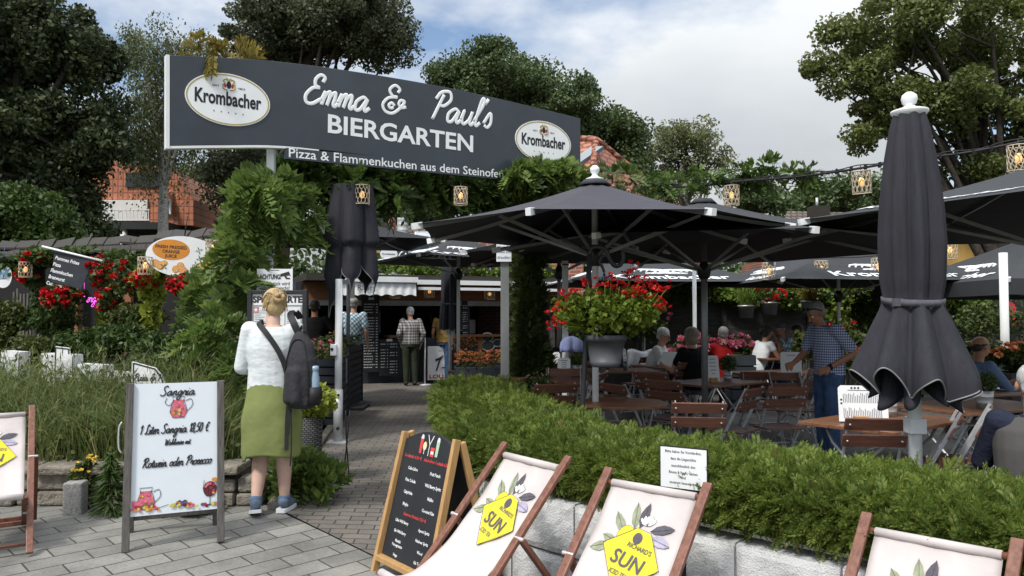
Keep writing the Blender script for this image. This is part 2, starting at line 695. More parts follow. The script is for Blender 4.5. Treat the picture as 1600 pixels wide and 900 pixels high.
SCRIPT = {
 'a': (1.2, [[(.9, .8), (.55, 1), (.12, .6), (.2, .05), (.55, .1), (.9, .9), (.85, .25), (1.0, 0), (1.25, .28)]]),
 'm': (1.25, [[(0, .3), (.15, 1), (.12, 0), (.2, .7), (.47, 1), (.55, .6), (.52, 0), (.6, .7), (.88, 1), (.97, .6), (.95, .2), (1.1, 0), (1.3, .28)]]),
 'n': (.95, [[(0, .3), (.15, 1), (.12, 0), (.2, .7), (.52, 1), (.63, .6), (.62, .2), (.78, 0), (.98, .28)]]),
 'u': (1.1, [[(0, .3), (.12, 1), (.1, .3), (.35, 0), (.7, .4), (.8, 1), (.78, .25), (.95, 0), (1.15, .28)]]),
 'l': (.5, [[(0, .3), (.45, 1.6), (.4, 2.1), (.22, 1.9), (.15, .4), (.3, 0), (.55, .28)]]),
 'i': (.45, [[(0, .4), (.15, 1), (.12, .2), (.28, 0), (.5, .28)], [(.22, 1.42), (.25, 1.5)]]),
 'e': (.72, [[(0, .35), (.45, .55), (.6, .85), (.38, 1), (.1, .6), (.2, .05), (.5, .02), (.8, .3)]]),
 'r': (.8, [[(0, .3), (.2, 1.05), (.3, .85), (.6, .9), (.55, .3), (.68, 0), (.85, .28)]]),
 'g': (1.1, [[(.85, .8), (.5, 1), (.12, .6), (.2, .1), (.55, .15), (.85, .9), (.8, -.6), (.4, -1), (.15, -.7), (.6, -.1), (1.15, .3)]]),
 't': (.55, [[(0, .3), (.25, 1.6), (.2, .3), (.35, 0), (.6, .28)], [(0, 1.1), (.5, 1.15)]]),
 'o': (.95, [[(.55, 1), (.15, .75), (.15, .2), (.45, 0), (.8, .3), (.75, .85), (.5, 1), (.7, .85), (1.0, .9)]]),
 'w': (1.2, [[(0, .85), (.1, 1), (.12, .2), (.35, 0), (.6, .5), (.62, 1), (.62, .2), (.85, 0), (1.1, .5), (1.1, 1), (1.3, .85)]]),
 'd': (1.15, [[(.85, .8), (.5, 1), (.12, .6), (.2, .05), (.55, .1), (.85, .9), (.95, 2), (.85, .3), (1, 0), (1.2, .28)]]),
 'c': (.78, [[(.75, .8), (.5, 1), (.12, .6), (.22, .05), (.55, .02), (.85, .3)]]),
 's': (.7, [[(0, .25), (.38, 1.1), (.62, .4), (.42, 0), (.1, .15)]]),
 'h': (.95, [[(0, .3), (.4, 1.6), (.35, 2.1), (.18, 1.9), (.12, 0), (.25, .75), (.55, 1), (.63, .5), (.63, .15), (.78, 0), (1, .28)]]),
 'S': (1.3, [[(1.2, 1.8), (.9, 2.1), (.45, 1.8), (.6, 1.2), (1.0, .7), (.8, .1), (.3, 0), (0, .3)]]),
 'P': (1.25, [[(.2, 0), (.45, 1.2), (.6, 1.9)], [(.05, 1.5), (.35, 2.05), (1.0, 2.15), (1.25, 1.6), (.85, 1.1), (.45, 1.1)]]),
 'R': (1.45, [[(.2, 0), (.45, 1.2), (.6, 1.9)], [(.05, 1.5), (.35, 2.05), (1.0, 2.15), (1.2, 1.6), (.85, 1.1), (.55, 1.1), (.9, .4), (1.15, 0), (1.45, .2)]]),
 'L': (1.2, [[(.9, 1.7), (.7, 2.1), (.45, 1.7), (.45, .5), (.1, .02), (.5, .12), (1.0, 0), (1.25, .25)]]),
 'E': (1.2, [[(.95, 1.6), (1.0, 1.95), (.65, 2.1), (.38, 1.75), (.5, 1.3), (.8, 1.18), (.35, 1.1), (.02, .55), (.2, .05), (.65, 0), (1.15, .4)]]),
 'W': (1.75, [[(0, 1.8), (.2, 2), (.35, .3), (.5, 0), (.95, 1.8), (1.05, .2), (1.2, 0), (1.7, 2.1)]]),
 'B': (1.3, [[(.3, 0), (.45, 2)], [(.1, 1.7), (.5, 2.1), (1, 1.9), (.95, 1.3), (.55, 1.1), (1.1, .8), (1.0, .2), (.5, 0), (.15, .2)]]),
 'H': (1.4, [[(.1, 1.8), (.4, 2), (.25, 0)], [(1.2, 2.1), (1.0, 1), (1.0, .1), (1.35, .2)], [(.2, .95), (1.1, 1.1)]]),
 'F': (1.1, [[(.6, 2), (.4, .6), (.1, 0)], [(.1, 1.8), (.6, 2.05), (1.2, 2.1)], [(.3, 1.1), (.9, 1.15)]]),
 'z': (.75, [[(.05, .9), (.6, 1), (.1, .1), (.4, .1), (.8, .25)]]),
 '1': (.6, [[(0, 1.4), (.35, 1.95), (.3, 0)]]),
 '8': (.9, [[(.7, 1.7), (.4, 2), (.15, 1.6), (.6, .9), (.6, .2), (.3, 0), (.05, .4), (.5, 1.1), (.75, 1.6)]]),
 '5': (.9, [[(.85, 1.98), (.3, 1.9), (.2, 1.1), (.6, 1.1), (.7, .4), (.35, 0), (.05, .2)]]),
 '0': (.95, [[(.5, 2), (.15, 1.5), (.15, .4), (.4, 0), (.7, .5), (.7, 1.5), (.45, 2)]]),
 ',': (.35, [[(.15, .1), (.02, -.3)]]),
 '€': (1.1, [[(.95, 1.7), (.6, 2), (.28, 1.2), (.33, .3), (.6, 0), (.95, .2)], [(.02, 1.2), (.75, 1.25)], [(0, .8), (.7, .85)]]),
 '&': (1.5, [[(.85, 1.6), (.95, 1.9), (.62, 2.15), (.32, 1.75), (.55, 1.3), (.85, 1.25), (.3, 1.1), (0, .55), (.2, .05), (.65, -.05), (1.05, .35), (1.35, .95), (1.1, 1.05), (1.0, .75), (1.2, .5), (1.5, .6)],
    [(.75, .55), (.55, .75), (.38, .55), (.5, .35), (.7, .42)]]),
 "'": (.35, [[(.25, 2.15), (.08, 1.65)]]),
 ' ': (.7, []),
}


def script(mb, pl, body, x, y, xh, r, m=0, align='c', shear=0.25, d=0.002, xs=1.0, k=4, n=5, fn=None):
 """joined handwriting: every stroke a thin raised line"""
 wid = sum(SCRIPT[c][0] for c in body) * xh * xs
 cx = x - (wid / 2 if align == 'c' else 0)
 for c in body:
  adv, strokes = SCRIPT[c]
  for st in strokes:
   pts = spline([(a, b) for a, b in st], k)
   P = []
   for q in pts:
    a, b = cx + (q.x + shear * q.y) * xh * xs, y + q.y * xh
    P.append(fn(a, b, d) if fn else pl.p(a, b, d))
   mb.tube(P, r, n, m)
  cx += adv * xh * xs
 return wid


# ------------------------------------------------------------------ leaves
def unit(n):
 v = rng.normal(size=(n, 3))
 return v / np.linalg.norm(v, axis=1, keepdims=True)


def leaf_quads(cen, size, aspect=0.55, up=0.3, droop=0.0, dirs=None, jit=0.4, fold=0.0):
 """one diamond-shaped leaf per centre; size a number or an array"""
 n = len(cen)
 cen = np.asarray(cen)
 d = unit(n) if dirs is None else np.asarray(dirs) + rng.normal(scale=jit, size=(n, 3))
 d[:, 2] -= droop
 d /= np.linalg.norm(d, axis=1, keepdims=True) + 1e-9
 nr = unit(n)
 nr[:, 2] += up
 sd = np.cross(d, nr)
 sd /= np.linalg.norm(sd, axis=1, keepdims=True) + 1e-9
 s = (np.full(n, size) if np.isscalar(size) else np.asarray(size)) * rng.uniform(0.7, 1.3, n)
 L = (d * s[:, None])
 W = (sd * s[:, None] * aspect * 0.5)
 nn = np.cross(sd, d) * (s[:, None] * fold)
 v = np.empty((n, 4, 3))
 v[:, 0] = cen - L * 0.5
 v[:, 1] = cen + W - L * 0.05 + nn
 v[:, 2] = cen + L * 0.5
 v[:, 3] = cen - W - L * 0.05 + nn
 f = np.arange(n * 4).reshape(n, 4)
 return v.reshape(-1, 3), f


def in_ball(n, shell=0.0):
 r = rng.uniform(shell ** 3, 1, n) ** (1 / 3)
 return unit(n) * r[:, None]


def blades(mb, base, h, w, lean=0.35, m=0):
 """grass blades: base points, two-segment bent strips"""
 n = len(base)
 base = np.asarray(base, dtype=float)
 h = np.full(n, h) if np.isscalar(h) else np.asarray(h)
 a = rng.uniform(0, 2 * np.pi, n)
 ln = rng.uniform(0.1, 1.0, n) * lean
 d = np.stack([np.cos(a), np.sin(a), np.zeros(n)], 1)
 b2 = rng.uniform(0, 2 * np.pi, n)
 sd = np.stack([np.cos(b2), np.sin(b2), np.zeros(n)], 1) * (w * rng.uniform(.6, 1.3, n))[:, None] * 0.5
 up = np.array([0, 0, 1.0])
 mid = base + d * (ln * h * 0.35)[:, None] + up * (h * 0.6)[:, None]
 tip = base + d * (ln * h * 1.1)[:, None] + up * (h * (1 - 0.25 * ln))[:, None]
 v = np.empty((n, 6, 3))
 v[:, 0], v[:, 1] = base - sd, base + sd
 v[:, 2], v[:, 3] = mid + sd * 0.7, mid - sd * 0.7
 v[:, 4], v[:, 5] = tip + sd * 0.1, tip - sd * 0.1
 o = np.arange(n)[:, None] * 6
 f = np.concatenate([o + np.array([[0, 1, 2, 3]]), o + np.array([[3, 2, 4, 5]])])
 return mb.arr(v.reshape(-1, 3), f, m)


def fronds(mb, base, dirs, length, leaflets=6, lw=0.35, m=0, curl=0.3, spread=0.5, fan=0.75):
 """feather-shaped sprays: leaflets in pairs along a bending midrib (thuja sprays, wisteria leaves, ferns)"""
 n = len(base)
 base = np.asarray(base, dtype=float)
 d = np.asarray(dirs, dtype=float)
 d = d / (np.linalg.norm(d, axis=1, keepdims=True) + 1e-9)
 L = (np.full(n, length) if np.isscalar(length) else np.asarray(length)) * rng.uniform(.7, 1.25, n)
 nr = unit(n)
 nr[:, 2] += 0.5
 sd = np.cross(d, nr)
 sd /= np.linalg.norm(sd, axis=1, keepdims=True) + 1e-9
 nn = np.cross(sd, d)
 V4, F4 = [], []
 off = 0
 for i in range(leaflets):
  t = (i + 0.8) / leaflets
  pos = base + d * (L * t)[:, None] - np.array([0, 0, 1.0]) * (curl * L * t * t)[:, None]
  ll = L * spread * (0.55 + 0.6 * math.sin(math.pi * min(1, t * 0.85)))
  for sg in (-1, 1):
   ld = d * (1.5 - fan) + sd * (sg * fan) + nn * rng.uniform(-.2, .25, n)[:, None]
   if i == leaflets - 1:
    if sg == 1:
     continue
    ld = d.copy()
   ld /= np.linalg.norm(ld, axis=1, keepdims=True)
   wd = np.cross(ld, nn)
   wd /= np.linalg.norm(wd, axis=1, keepdims=True) + 1e-9
   W = wd * (ll * lw * 0.5)[:, None]
   E = ld * ll[:, None]
   v = np.empty((n, 4, 3))
   v[:, 0] = pos
   v[:, 1] = pos + E * 0.5 + W
   v[:, 2] = pos + E
   v[:, 3] = pos + E * 0.5 - W
   V4.append(v.reshape(-1, 3))
   F4.append(np.arange(n * 4).reshape(n, 4) + off)
   off += n * 4
 # islands: keep each spray one colour is not needed; each leaflet varies on its own
 return mb.arr(np.concatenate(V4), np.concatenate(F4), m)
# ================================================================== materials
MAT = {}
MAT['white_paint'] = M("white_paint", (0.74, 0.76, 0.77), 0.45, var=0.06, vs=3)
MAT['white_plastic'] = M("white_plastic", (0.78, 0.80, 0.82), 0.35, var=0.05)
MAT['sign_grey'] = M("sign_grey", (0.034, 0.044, 0.057), 0.30, var=0.22, vs=1.5, spec=0.5)
MAT['letter_white'] = M("letter_white", (0.82, 0.84, 0.86), 0.5, var=0.03)
MAT['black'] = M("black_print", (0.012, 0.012, 0.014), 0.6, var=0.1)
MAT['ink'] = M("dark_ink", (0.03, 0.03, 0.035), 0.6, var=0.1)
MAT['gold'] = M("gold_print", (0.42, 0.33, 0.10), 0.4, var=0.2, vs=20)
MAT['red_print'] = M("red_print", (0.50, 0.02, 0.03), 0.5)
MAT['blue_print'] = M("blue_print", (0.03, 0.06, 0.22), 0.5)
MAT['steel'] = M("galvanised_steel", (0.50, 0.52, 0.54), 0.42, metal=0.25, var=0.15, vs=14)
MAT['dark_steel'] = M("dark_steel", (0.022, 0.023, 0.026), 0.55, var=0.2)
MAT['alu'] = M("aluminium_tube", (0.30, 0.31, 0.32), 0.4, metal=0.6, var=0.1)
MAT['parasol'] = M("parasol_lit_cloth", (0.044, 0.042, 0.056), 0.75, var=0.14, vs=2.2, bump=0.12, bs=240, bd=0.001, spec=0.35)  # lighter lilac copy: light on the upturned canopy put into the colour
MAT['parasol_dark'] = M("parasol_shaded_cloth", (0.027, 0.027, 0.036), 0.8, var=0.2, vs=3.0, bump=0.35, bs=5, bd=0.02, spec=0.3, stretch=(6, 6, 1))  # darker copy of the same cloth, for upright furled folds catching less light
MAT['parasol_black'] = M("parasol_black_cloth", (0.014, 0.015, 0.018), 0.75, var=0.16, vs=2.2, bump=0.1, bs=240, bd=0.001, spec=0.3)
MAT['parasol_grey'] = M("parasol_grey_cloth", (0.036, 0.039, 0.044), 0.8, var=0.12, vs=1.6, spec=0.3)
MAT['piping'] = M("grey_piping", (0.22, 0.225, 0.23), 0.7)
MAT['deck_wood'] = WOOD("deckchair_wood", (0.10, 0.038, 0.024), (0.24, 0.105, 0.070), 0.45, (25, 25, 4))
MAT['canvas'] = M("cream_canvas", (0.53, 0.485, 0.48), 0.85, var=0.10, vs=4, bump=0.35, bs=9, bd=0.012, spec=0.1)
MAT['lemon'] = M("lemon_print", (0.66, 0.58, 0.05), 0.8, var=0.06, spec=0.1)
MAT['print_grey'] = M("grey_print", (0.10, 0.095, 0.115), 0.8, var=0.2, vs=30, spec=0.1)
MAT['print_sage'] = M("sage_print", (0.26, 0.29, 0.20), 0.8, var=0.25, vs=40, spec=0.1)
MAT['print_lilac'] = M("lilac_print", (0.36, 0.34, 0.44), 0.8, var=0.2, vs=30, spec=0.1)
MAT['old_wood'] = WOOD("weathered_wood", (0.055, 0.050, 0.046), (0.16, 0.15, 0.14), 0.8, (40, 40, 3), 0.4)
MAT['pine'] = WOOD("pale_wood", (0.36, 0.20, 0.075), (0.52, 0.32, 0.14), 0.5, (35, 35, 2.5), 0.15)
MAT['slat'] = WOOD("brown_slat", (0.115, 0.048, 0.032), (0.23, 0.104, 0.070), 0.42, (4, 25, 25), 0.12, 0.5)
MAT['slat_pale'] = WOOD("worn_brown_slat", (0.15, 0.062, 0.042), (0.25, 0.115, 0.08), 0.5, (4, 25, 25), 0.12)
MAT['table_wood'] = WOOD("table_wood", (0.13, 0.055, 0.028), (0.27, 0.125, 0.062), 0.38, (2.5, 22, 22), 0.12, 0.5)
MAT['kiosk_wood'] = WOOD("kiosk_wood", (0.16, 0.065, 0.025), (0.30, 0.14, 0.055), 0.5, (3, 30, 30), 0.2)
MAT['black_board'] = M("chalkboard", (0.016, 0.018, 0.022), 0.6, var=0.25, vs=4)
MAT['chalk'] = M("chalk_white", (0.66, 0.67, 0.68), 0.8, var=0.15, vs=40)
MAT['pot_grey'] = M("grey_plastic_pot", (0.075, 0.080, 0.090), 0.5, var=0.1, vs=6)
MAT['zinc'] = M("zinc", (0.50, 0.51, 0.52), 0.45, metal=0.6, var=0.15, vs=20)
MAT['dark_void'] = M("dark_interior", (0.012, 0.012, 0.013), 0.8)  # near-black colour stands in for the shade inside shed and kiosk
MAT['box_grey'] = M("dark_slat_paint", (0.028, 0.034, 0.044), 0.6, var=0.2, vs=9)
MAT['fence'] = WOOD("dark_fence_wood", (0.030, 0.031, 0.032), (0.085, 0.083, 0.08), 0.8, (2, 20, 20), 0.3)
MAT['bark'] = M("tree_bark", (0.055, 0.045, 0.036), 0.9, var=0.4, vs=9, bump=0.8, bs=18, bd=0.03)
MAT['bark_pale'] = M("birch_bark", (0.34, 0.33, 0.31), 0.8, var=0.6, vs=5, bump=0.4, bs=12, bd=0.02, stretch=(2, 2, 5))
MAT['twig_core'] = M("dark_twig_core", (0.018, 0.020, 0.010), 0.95, var=0.4, vs=20)
MAT['stem'] = M("brown_stems", (0.10, 0.075, 0.05), 0.9, var=0.3)
MAT['soil'] = M("soil", (0.035, 0.027, 0.018), 0.95, var=0.4, vs=12, bump=0.6, bs=30, bd=0.02)
MAT['stone'] = M("rough_stone", (0.20, 0.18, 0.15), 0.9, var=0.35, vs=7, bump=1.0, bs=22, bd=0.03)
MAT['granite'] = M("granite", (0.26, 0.255, 0.25), 0.85, var=0.4, vs=60, bump=0.5, bs=60, bd=0.01)
MAT['planter'] = M("white_split_concrete", (0.60, 0.61, 0.62), 0.95, var=0.09, vs=9, bump=0.9, bs=110, bd=0.010)
MAT['lamp_weave'] = M("bleached_rattan", (0.52, 0.44, 0.33), 0.75, var=0.25, vs=30)
MAT['glow'] = EMIT("lamp_glow", (1.0, 0.55, 0.20), 0.55)
MAT['neon'] = EMIT("pink_neon", (0.95, 0.12, 0.85), 0.9)
MAT['glass'] = M("window_glass", (0.12, 0.15, 0.18), 0.08, var=0.1, spec=0.8)
MAT['skin'] = M("skin", (0.50, 0.28, 0.19), 0.55, var=0.10, vs=12, spec=0.35)
MAT['skin_pale'] = M("pale_skin", (0.60, 0.40, 0.32), 0.55, var=0.10, vs=14, spec=0.35)
MAT['skin_tan'] = M("tanned_skin", (0.36, 0.175, 0.105), 0.55, var=0.12, vs=12)

L_HEDGE = LEAF("thuja_green", (0.062, 0.112, 0.020), (0.180, 0.250, 0.046), 0.38, 0.6, (0.27, 0.28, 0.08))
L_CYPR = LEAF("cypress_green", (0.030, 0.050, 0.014), (0.085, 0.120, 0.034), 0.2, 0.6)
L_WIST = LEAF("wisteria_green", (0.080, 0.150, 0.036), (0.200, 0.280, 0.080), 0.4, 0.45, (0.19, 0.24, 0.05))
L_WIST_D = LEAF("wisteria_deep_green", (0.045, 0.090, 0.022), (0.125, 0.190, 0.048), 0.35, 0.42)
L_DARK = LEAF("dark_crown_leaves", (0.022, 0.038, 0.018), (0.078, 0.105, 0.042), 0.25, 0.55)
L_LINDEN = LEAF("linden_leaves", (0.072, 0.105, 0.030), (0.190, 0.220, 0.070), 0.32, 0.55)
L_OAK = LEAF("dense_crown_leaves", (0.045, 0.078, 0.030), (0.115, 0.162, 0.062), 0.25, 0.55)
L_BIRCH = LEAF("birch_leaves", (0.060, 0.085, 0.036), (0.150, 0.180, 0.080), 0.35, 0.5)
L_SILVER = LEAF("grey_green_leaves", (0.040, 0.056, 0.028), (0.140, 0.160, 0.095), 0.3, 0.5)
L_AIRY = LEAF("pale_airy_leaves", (0.115, 0.140, 0.070), (0.215, 0.235, 0.115), 0.35, 0.6)
L_SHRUB = LEAF("shrub_leaves", (0.030, 0.062, 0.014), (0.080, 0.130, 0.030), 0.32, 0.5)
L_SHRUB2 = LEAF("olive_shrub_leaves", (0.050, 0.075, 0.018), (0.115, 0.145, 0.040), 0.32, 0.5)
L_LIME = LEAF("lime_leaves", (0.20, 0.26, 0.035), (0.36, 0.40, 0.07), 0.4, 0.5)
L_IVY = LEAF("ivy_leaves", (0.085, 0.145, 0.022), (0.180, 0.260, 0.050), 0.38, 0.5)
L_GRASS = LEAF("grass_blades", (0.062, 0.105, 0.030), (0.165, 0.205, 0.070), 0.3, 0.6, (0.30, 0.27, 0.14))
L_GERAN = LEAF("geranium_leaves", (0.12, 0.20, 0.022), (0.26, 0.33, 0.05), 0.38, 0.5)
L_RED = LEAF("red_petals", (0.55, 0.010, 0.012), (0.80, 0.035, 0.030), 0.25, 0.5)
L_CRIMSON = LEAF("crimson_petals", (0.35, 0.004, 0.010), (0.60, 0.012, 0.020), 0.25, 0.5)
L_PINK = LEAF("pink_petals", (0.70, 0.12, 0.24), (0.85, 0.32, 0.42), 0.25, 0.5)
L_ORANGE = LEAF("orange_petals", (0.60, 0.14, 0.04), (0.75, 0.33, 0.14), 0.25, 0.5)
L_YELLOW = LEAF("yellow_petals", (0.75, 0.50, 0.04), (0.85, 0.65, 0.15), 0.25, 0.5)
L_WHITE = LEAF("white_petals", (0.60, 0.60, 0.56), (0.80, 0.80, 0.76), 0.2, 0.5)
L_FERN = LEAF("fern_gold", (0.16, 0.15, 0.03), (0.33, 0.25, 0.06), 0.35, 0.55)


# ================================================================== ground
def sheet(name, rows, mat, dz, kind='structure', n=10, label=None):
 """rows: list of (left point, right point) from near to far; a sheet that follows the ground"""
 mb = MB()
 vs, fs = [], []
 for (a, b) in rows:
  for j in range(n + 1):
   t = j / n
   x, y = a[0] + (b[0] - a[0]) * t, a[1] + (b[1] - a[1]) * t
   vs.append(G(x, y, dz))
 w = n + 1
 for i in range(len(rows) - 1):
  for j in range(n):
   fs.append((i * w + j, i * w + j + 1, (i + 1) * w + j + 1, (i + 1) * w + j))
 mb.add(vs, fs, 0)
 o = mb.build(name, mat)
 tag(o, kind=kind)
 return o


xs = [-600, -250, -120, -60, -35, -22] + [i * 1.0 for i in range(-16, 17)] + [22, 35, 60, 120, 250, 600]
ys = [-400, -150, -60, -25, -12] + [i * 1.0 for i in range(-8, 31)] + [36, 45, 60, 90, 150, 300, 700]
gm = MB()
gm.add([G(x, y, -0.03) for y in ys for x in xs],
 [(j * len(xs) + i, j * len(xs) + i + 1, (j + 1) * len(xs) + i + 1, (j + 1) * len(xs) + i) for j in range(len(ys) - 1) for i in range(len(xs) - 1)])
g_mat = M("earth_and_grass", (0.06, 0.065, 0.03), 0.95, var=0.4, vs=1.5, bump=0.6, bs=20, bd=0.03)
tag(gm.build("ground", g_mat), kind='structure')

pave_mat = BRICKS("grey_pavers", (0.170, 0.168, 0.158), (0.225, 0.221, 0.208), (0.045, 0.043, 0.038), 0.35, 0.175, 0.006, 0.85, R(-45), bump=0.5, vary=0.42)
path_mat = BRICKS("brown_pavers", (0.130, 0.117, 0.104), (0.175, 0.158, 0.142), (0.042, 0.037, 0.032), 0.20, 0.10, 0.006, 0.88, R(-3), bump=0.5, vary=0.28)
terr_mat = BRICKS("terrace_pavers", (0.085, 0.082, 0.080), (0.11, 0.106, 0.102), (0.03, 0.03, 0.03), 0.30, 0.30, 0.008, 0.85, R(-45), bump=0.4, vary=0.3)


def uw(u, w):                          # street axes: u along the frontage, w away from the street
 k = math.sqrt(0.5)
 return ((u + w) * k, (w - u) * k)


rows = []
for i in range(28):
 u = -12 + i * 0.8
 rows.append((uw(u, -9), uw(u, 2.93 if u < -1.8 else 3.5)))
sheet("pavement", [(a, b) for a, b in rows], pave_mat, 0.0, n=24)
# the brown path runs from the pavement to the kiosk and opens into its forecourt
L_ = [(-1.78, 5.93), (-1.95, 7.2), (-2.12, 8.6), (-2.3, 10), (-2.55, 12), (-2.9, 14.5), (-5.2, 15.2), (-6.5, 17), (-6.5, 20)]
R_ = [(-0.20, 4.35), (-0.25, 5.6), (-0.35, 7.2), (-0.5, 9), (-0.45, 11.2), (0.2, 13.2), (1.5, 14.5), (2.6, 17), (2.6, 20)]
sheet("path", list(zip(L_, R_)), path_mat, 0.006, n=10)
rows = [((0.4 + max(0, 5.6 - y) * 1.0 - (0.6 if y > 6.5 else 0), y), (9 + y * 0.3, y)) for y in [3.0, 4, 5, 5.6, 6.5, 8, 10, 11, 12.2]]
sheet("terrace", [((max(a[0], 5.2 - a[1] if a[1] < 6 else -0.3), a[1]), b) for a, b in rows] + [((2.6, 14.6), (14, 14.6)), ((2.7, 19), (16, 19))], terr_mat, 0.0, n=12)
# kerb of flat stones along the left edge of the path
kb = MB()
for a, b in zip(L_[:6], L_[1:6]):
 n = max(1, round((Vector(b) - Vector(a)).length / 0.5))
 for i in range(n):
  p = Vector(a).lerp(Vector(b), (i + 0.02) / n)
  q = Vector(a).lerp(Vector(b), (i + 0.98) / n)
  kb.bar(G(p.x - 0.05, p.y, 0.02), G(q.x - 0.05, q.y, 0.02), 0.09, 0.06)
tag(kb.build("kerb_edge", MAT['stone'], bevel=0.006), kind='structure')

# ------------------------------------------------------------------ the planted bank on the left
def bank_h(x, y):
 t = min(1, max(0, (y - 6.15) / 2.4))
 e = min(1, max(0, (-1.95 - 0.13 * (y - 6.0) - x) / 0.8))
 return (0.30 * min(1, max(0, (y - 6.1) / 0.1)) + 0.52 * t ** 1.2) * (0.25 + 0.75 * e) + 0.04 * math.sin(x * 3.1) * math.sin(y * 2.7) * e


bm = MB()
bx = [-12, -9, -7, -6, -5.4, -4.8, -4.2, -3.8, -3.4, -3.0, -2.7, -2.4, -2.2, -2.0]
by = [6.10, 6.25, 6.6, 7, 7.5, 8, 8.6, 9.2, 10, 11, 12, 13, 14]
bm.add([V(x - 0.13 * (y - 6), y, bank_h(x - 0.13 * (y - 6), y) + 0.005) for y in by for x in bx],
 [(j * len(bx) + i, j * len(bx) + i + 1, (j + 1) * len(bx) + i + 1, (j + 1) * len(bx) + i) for j in range(len(by) - 1) for i in range(len(bx) - 1)], 0, True)
tag(bm.build("bank_terrain", MAT['soil']), kind='structure')

# dry-stone edging under the bank
sw = MB()
x = -5.6
while x < -2.12:
 w = random.uniform(0.16, 0.34)
 z = 0.0
 for k in range(2):
  h = random.uniform(0.10, 0.14)
  y0 = 6.12 + random.uniform(-0.02, 0.03)
  sw.box((x + w / 2, y0, gh(x, 6) + z + h / 2), (w - 0.015, 0.2, h - 0.01), Matrix.Rotation(random.uniform(-.06, .06), 3, 'Z'))
  z += h
 x += w
x = -5.6
while x < -2.3:
 w = random.uniform(0.35, 0.75)
 sw.box((x + w / 2, 6.14, 0.285), (w - 0.012, 0.34, 0.07), Matrix.Rotation(random.uniform(-.04, .04), 3, 'Z'))
 x += w
tag(sw.build("stone_wall", MAT['stone'], bevel=0.018), "low dry-stone wall with flat capping slabs behind the sangria board", "wall")
gp = MB().box((-3.28, 5.82, 0.115), (0.135, 0.13, 0.25), R(8))
tag(gp.build("stone_post", MAT['granite'], bevel=0.012), "short square granite block standing on the pavers before the wild grass", "stone post")


# ================================================================== trees
def grow_tree(name, label, base, crowns, leaf, bark, trunk_r, top, leaf_size, per, clus_r, group="trees around the beer garden", aspect=0.6, limbs=14, droop=0.0, shell=0.35, up=0.3, fork=0.35, cat="tree"):
 """crowns: (centre, (rx,ry,rz), clusters)"""
 base = Vector(base)
 top = Vector(top)
 root = thing(name, label, cat, base, 0, group)
 cl = []
 for c, r, n in crowns:
  p = in_ball(n, shell) * np.array(r) + np.array(c)
  cl.append(p)
 cl = np.concatenate(cl)
 tb = MB()
 mid = base.lerp(top, 0.5) + Vector((random.uniform(-.15, .15), random.uniform(-.15, .15), 0))
 tr = spline([base, base.lerp(mid, 0.5), mid, top], 5)
 k = len(tr)
 tb.tube([p - base for p in tr], [trunk_r * (1.15 if i == 0 else 1 - 0.72 * i / k) for i in range(k)], 10, 0)
 idx = rng.choice(len(cl), min(limbs, len(cl)), replace=False)
 for i in idx:
  e = Vector(cl[i])
  s = tr[int((fork + (1 - fork) * random.random() * 0.95) * (k - 1))]
  m1 = s.lerp(e, 0.5) + Vector((random.uniform(-.2, .2), random.uniform(-.2, .2), random.uniform(.1, .5))) * (e - s).length * 0.18
  pts = spline([s - base, m1 - base, e - base], 5)
  r0 = trunk_r * random.uniform(0.28, 0.5)
  tb.tube(pts, [r0 * (1 - 0.85 * j / (len(pts) - 1)) for j in range(len(pts))], 6, 0)
  for q in range(2):
   b0 = pts[random.randint(len(pts) // 2, len(pts) - 2)]
   b1 = Vector(cl[rng.integers(len(cl))]) - base
   if (b1 - b0).length < max(clus_r * 6, 2.0):
    tb.tube([b0, b0.lerp(b1, .5) + Vector((0, 0, random.uniform(-.1, .3))), b1], [r0 * .35, r0 * .22, r0 * .08], 5, 0)
 tb.build("trunk", bark, root)
 P = []
 for c in cl:
  n = int(per * rng.uniform(0.5, 1.4))
  r = clus_r * rng.uniform(0.6, 1.35)
  q = in_ball(n, 0.25) * np.array([r, r, r * 0.72])
  if droop:
   q[:, 2] -= np.abs(rng.normal(size=n)) * droop * r
  P.append(q + c)
 P = np.concatenate(P) - np.array(base)
 v, f = leaf_quads(P, leaf_size, aspect, up, droop * 0.6)
 cb = MB().arr(v, f, 0)
 cb.build("crown", leaf, root)
 return root


def E(px, py, Y, wx, wy, depth=None, n=40):
 """an ellipsoid of crown seen at px,py, Y metres off: half sizes in photo pixels"""
 c = at(px, py, Y)
 k = Y / 1200
 return (tuple(c), (wx * k, (depth if depth else wx * k * 0.9), wy * k), n)


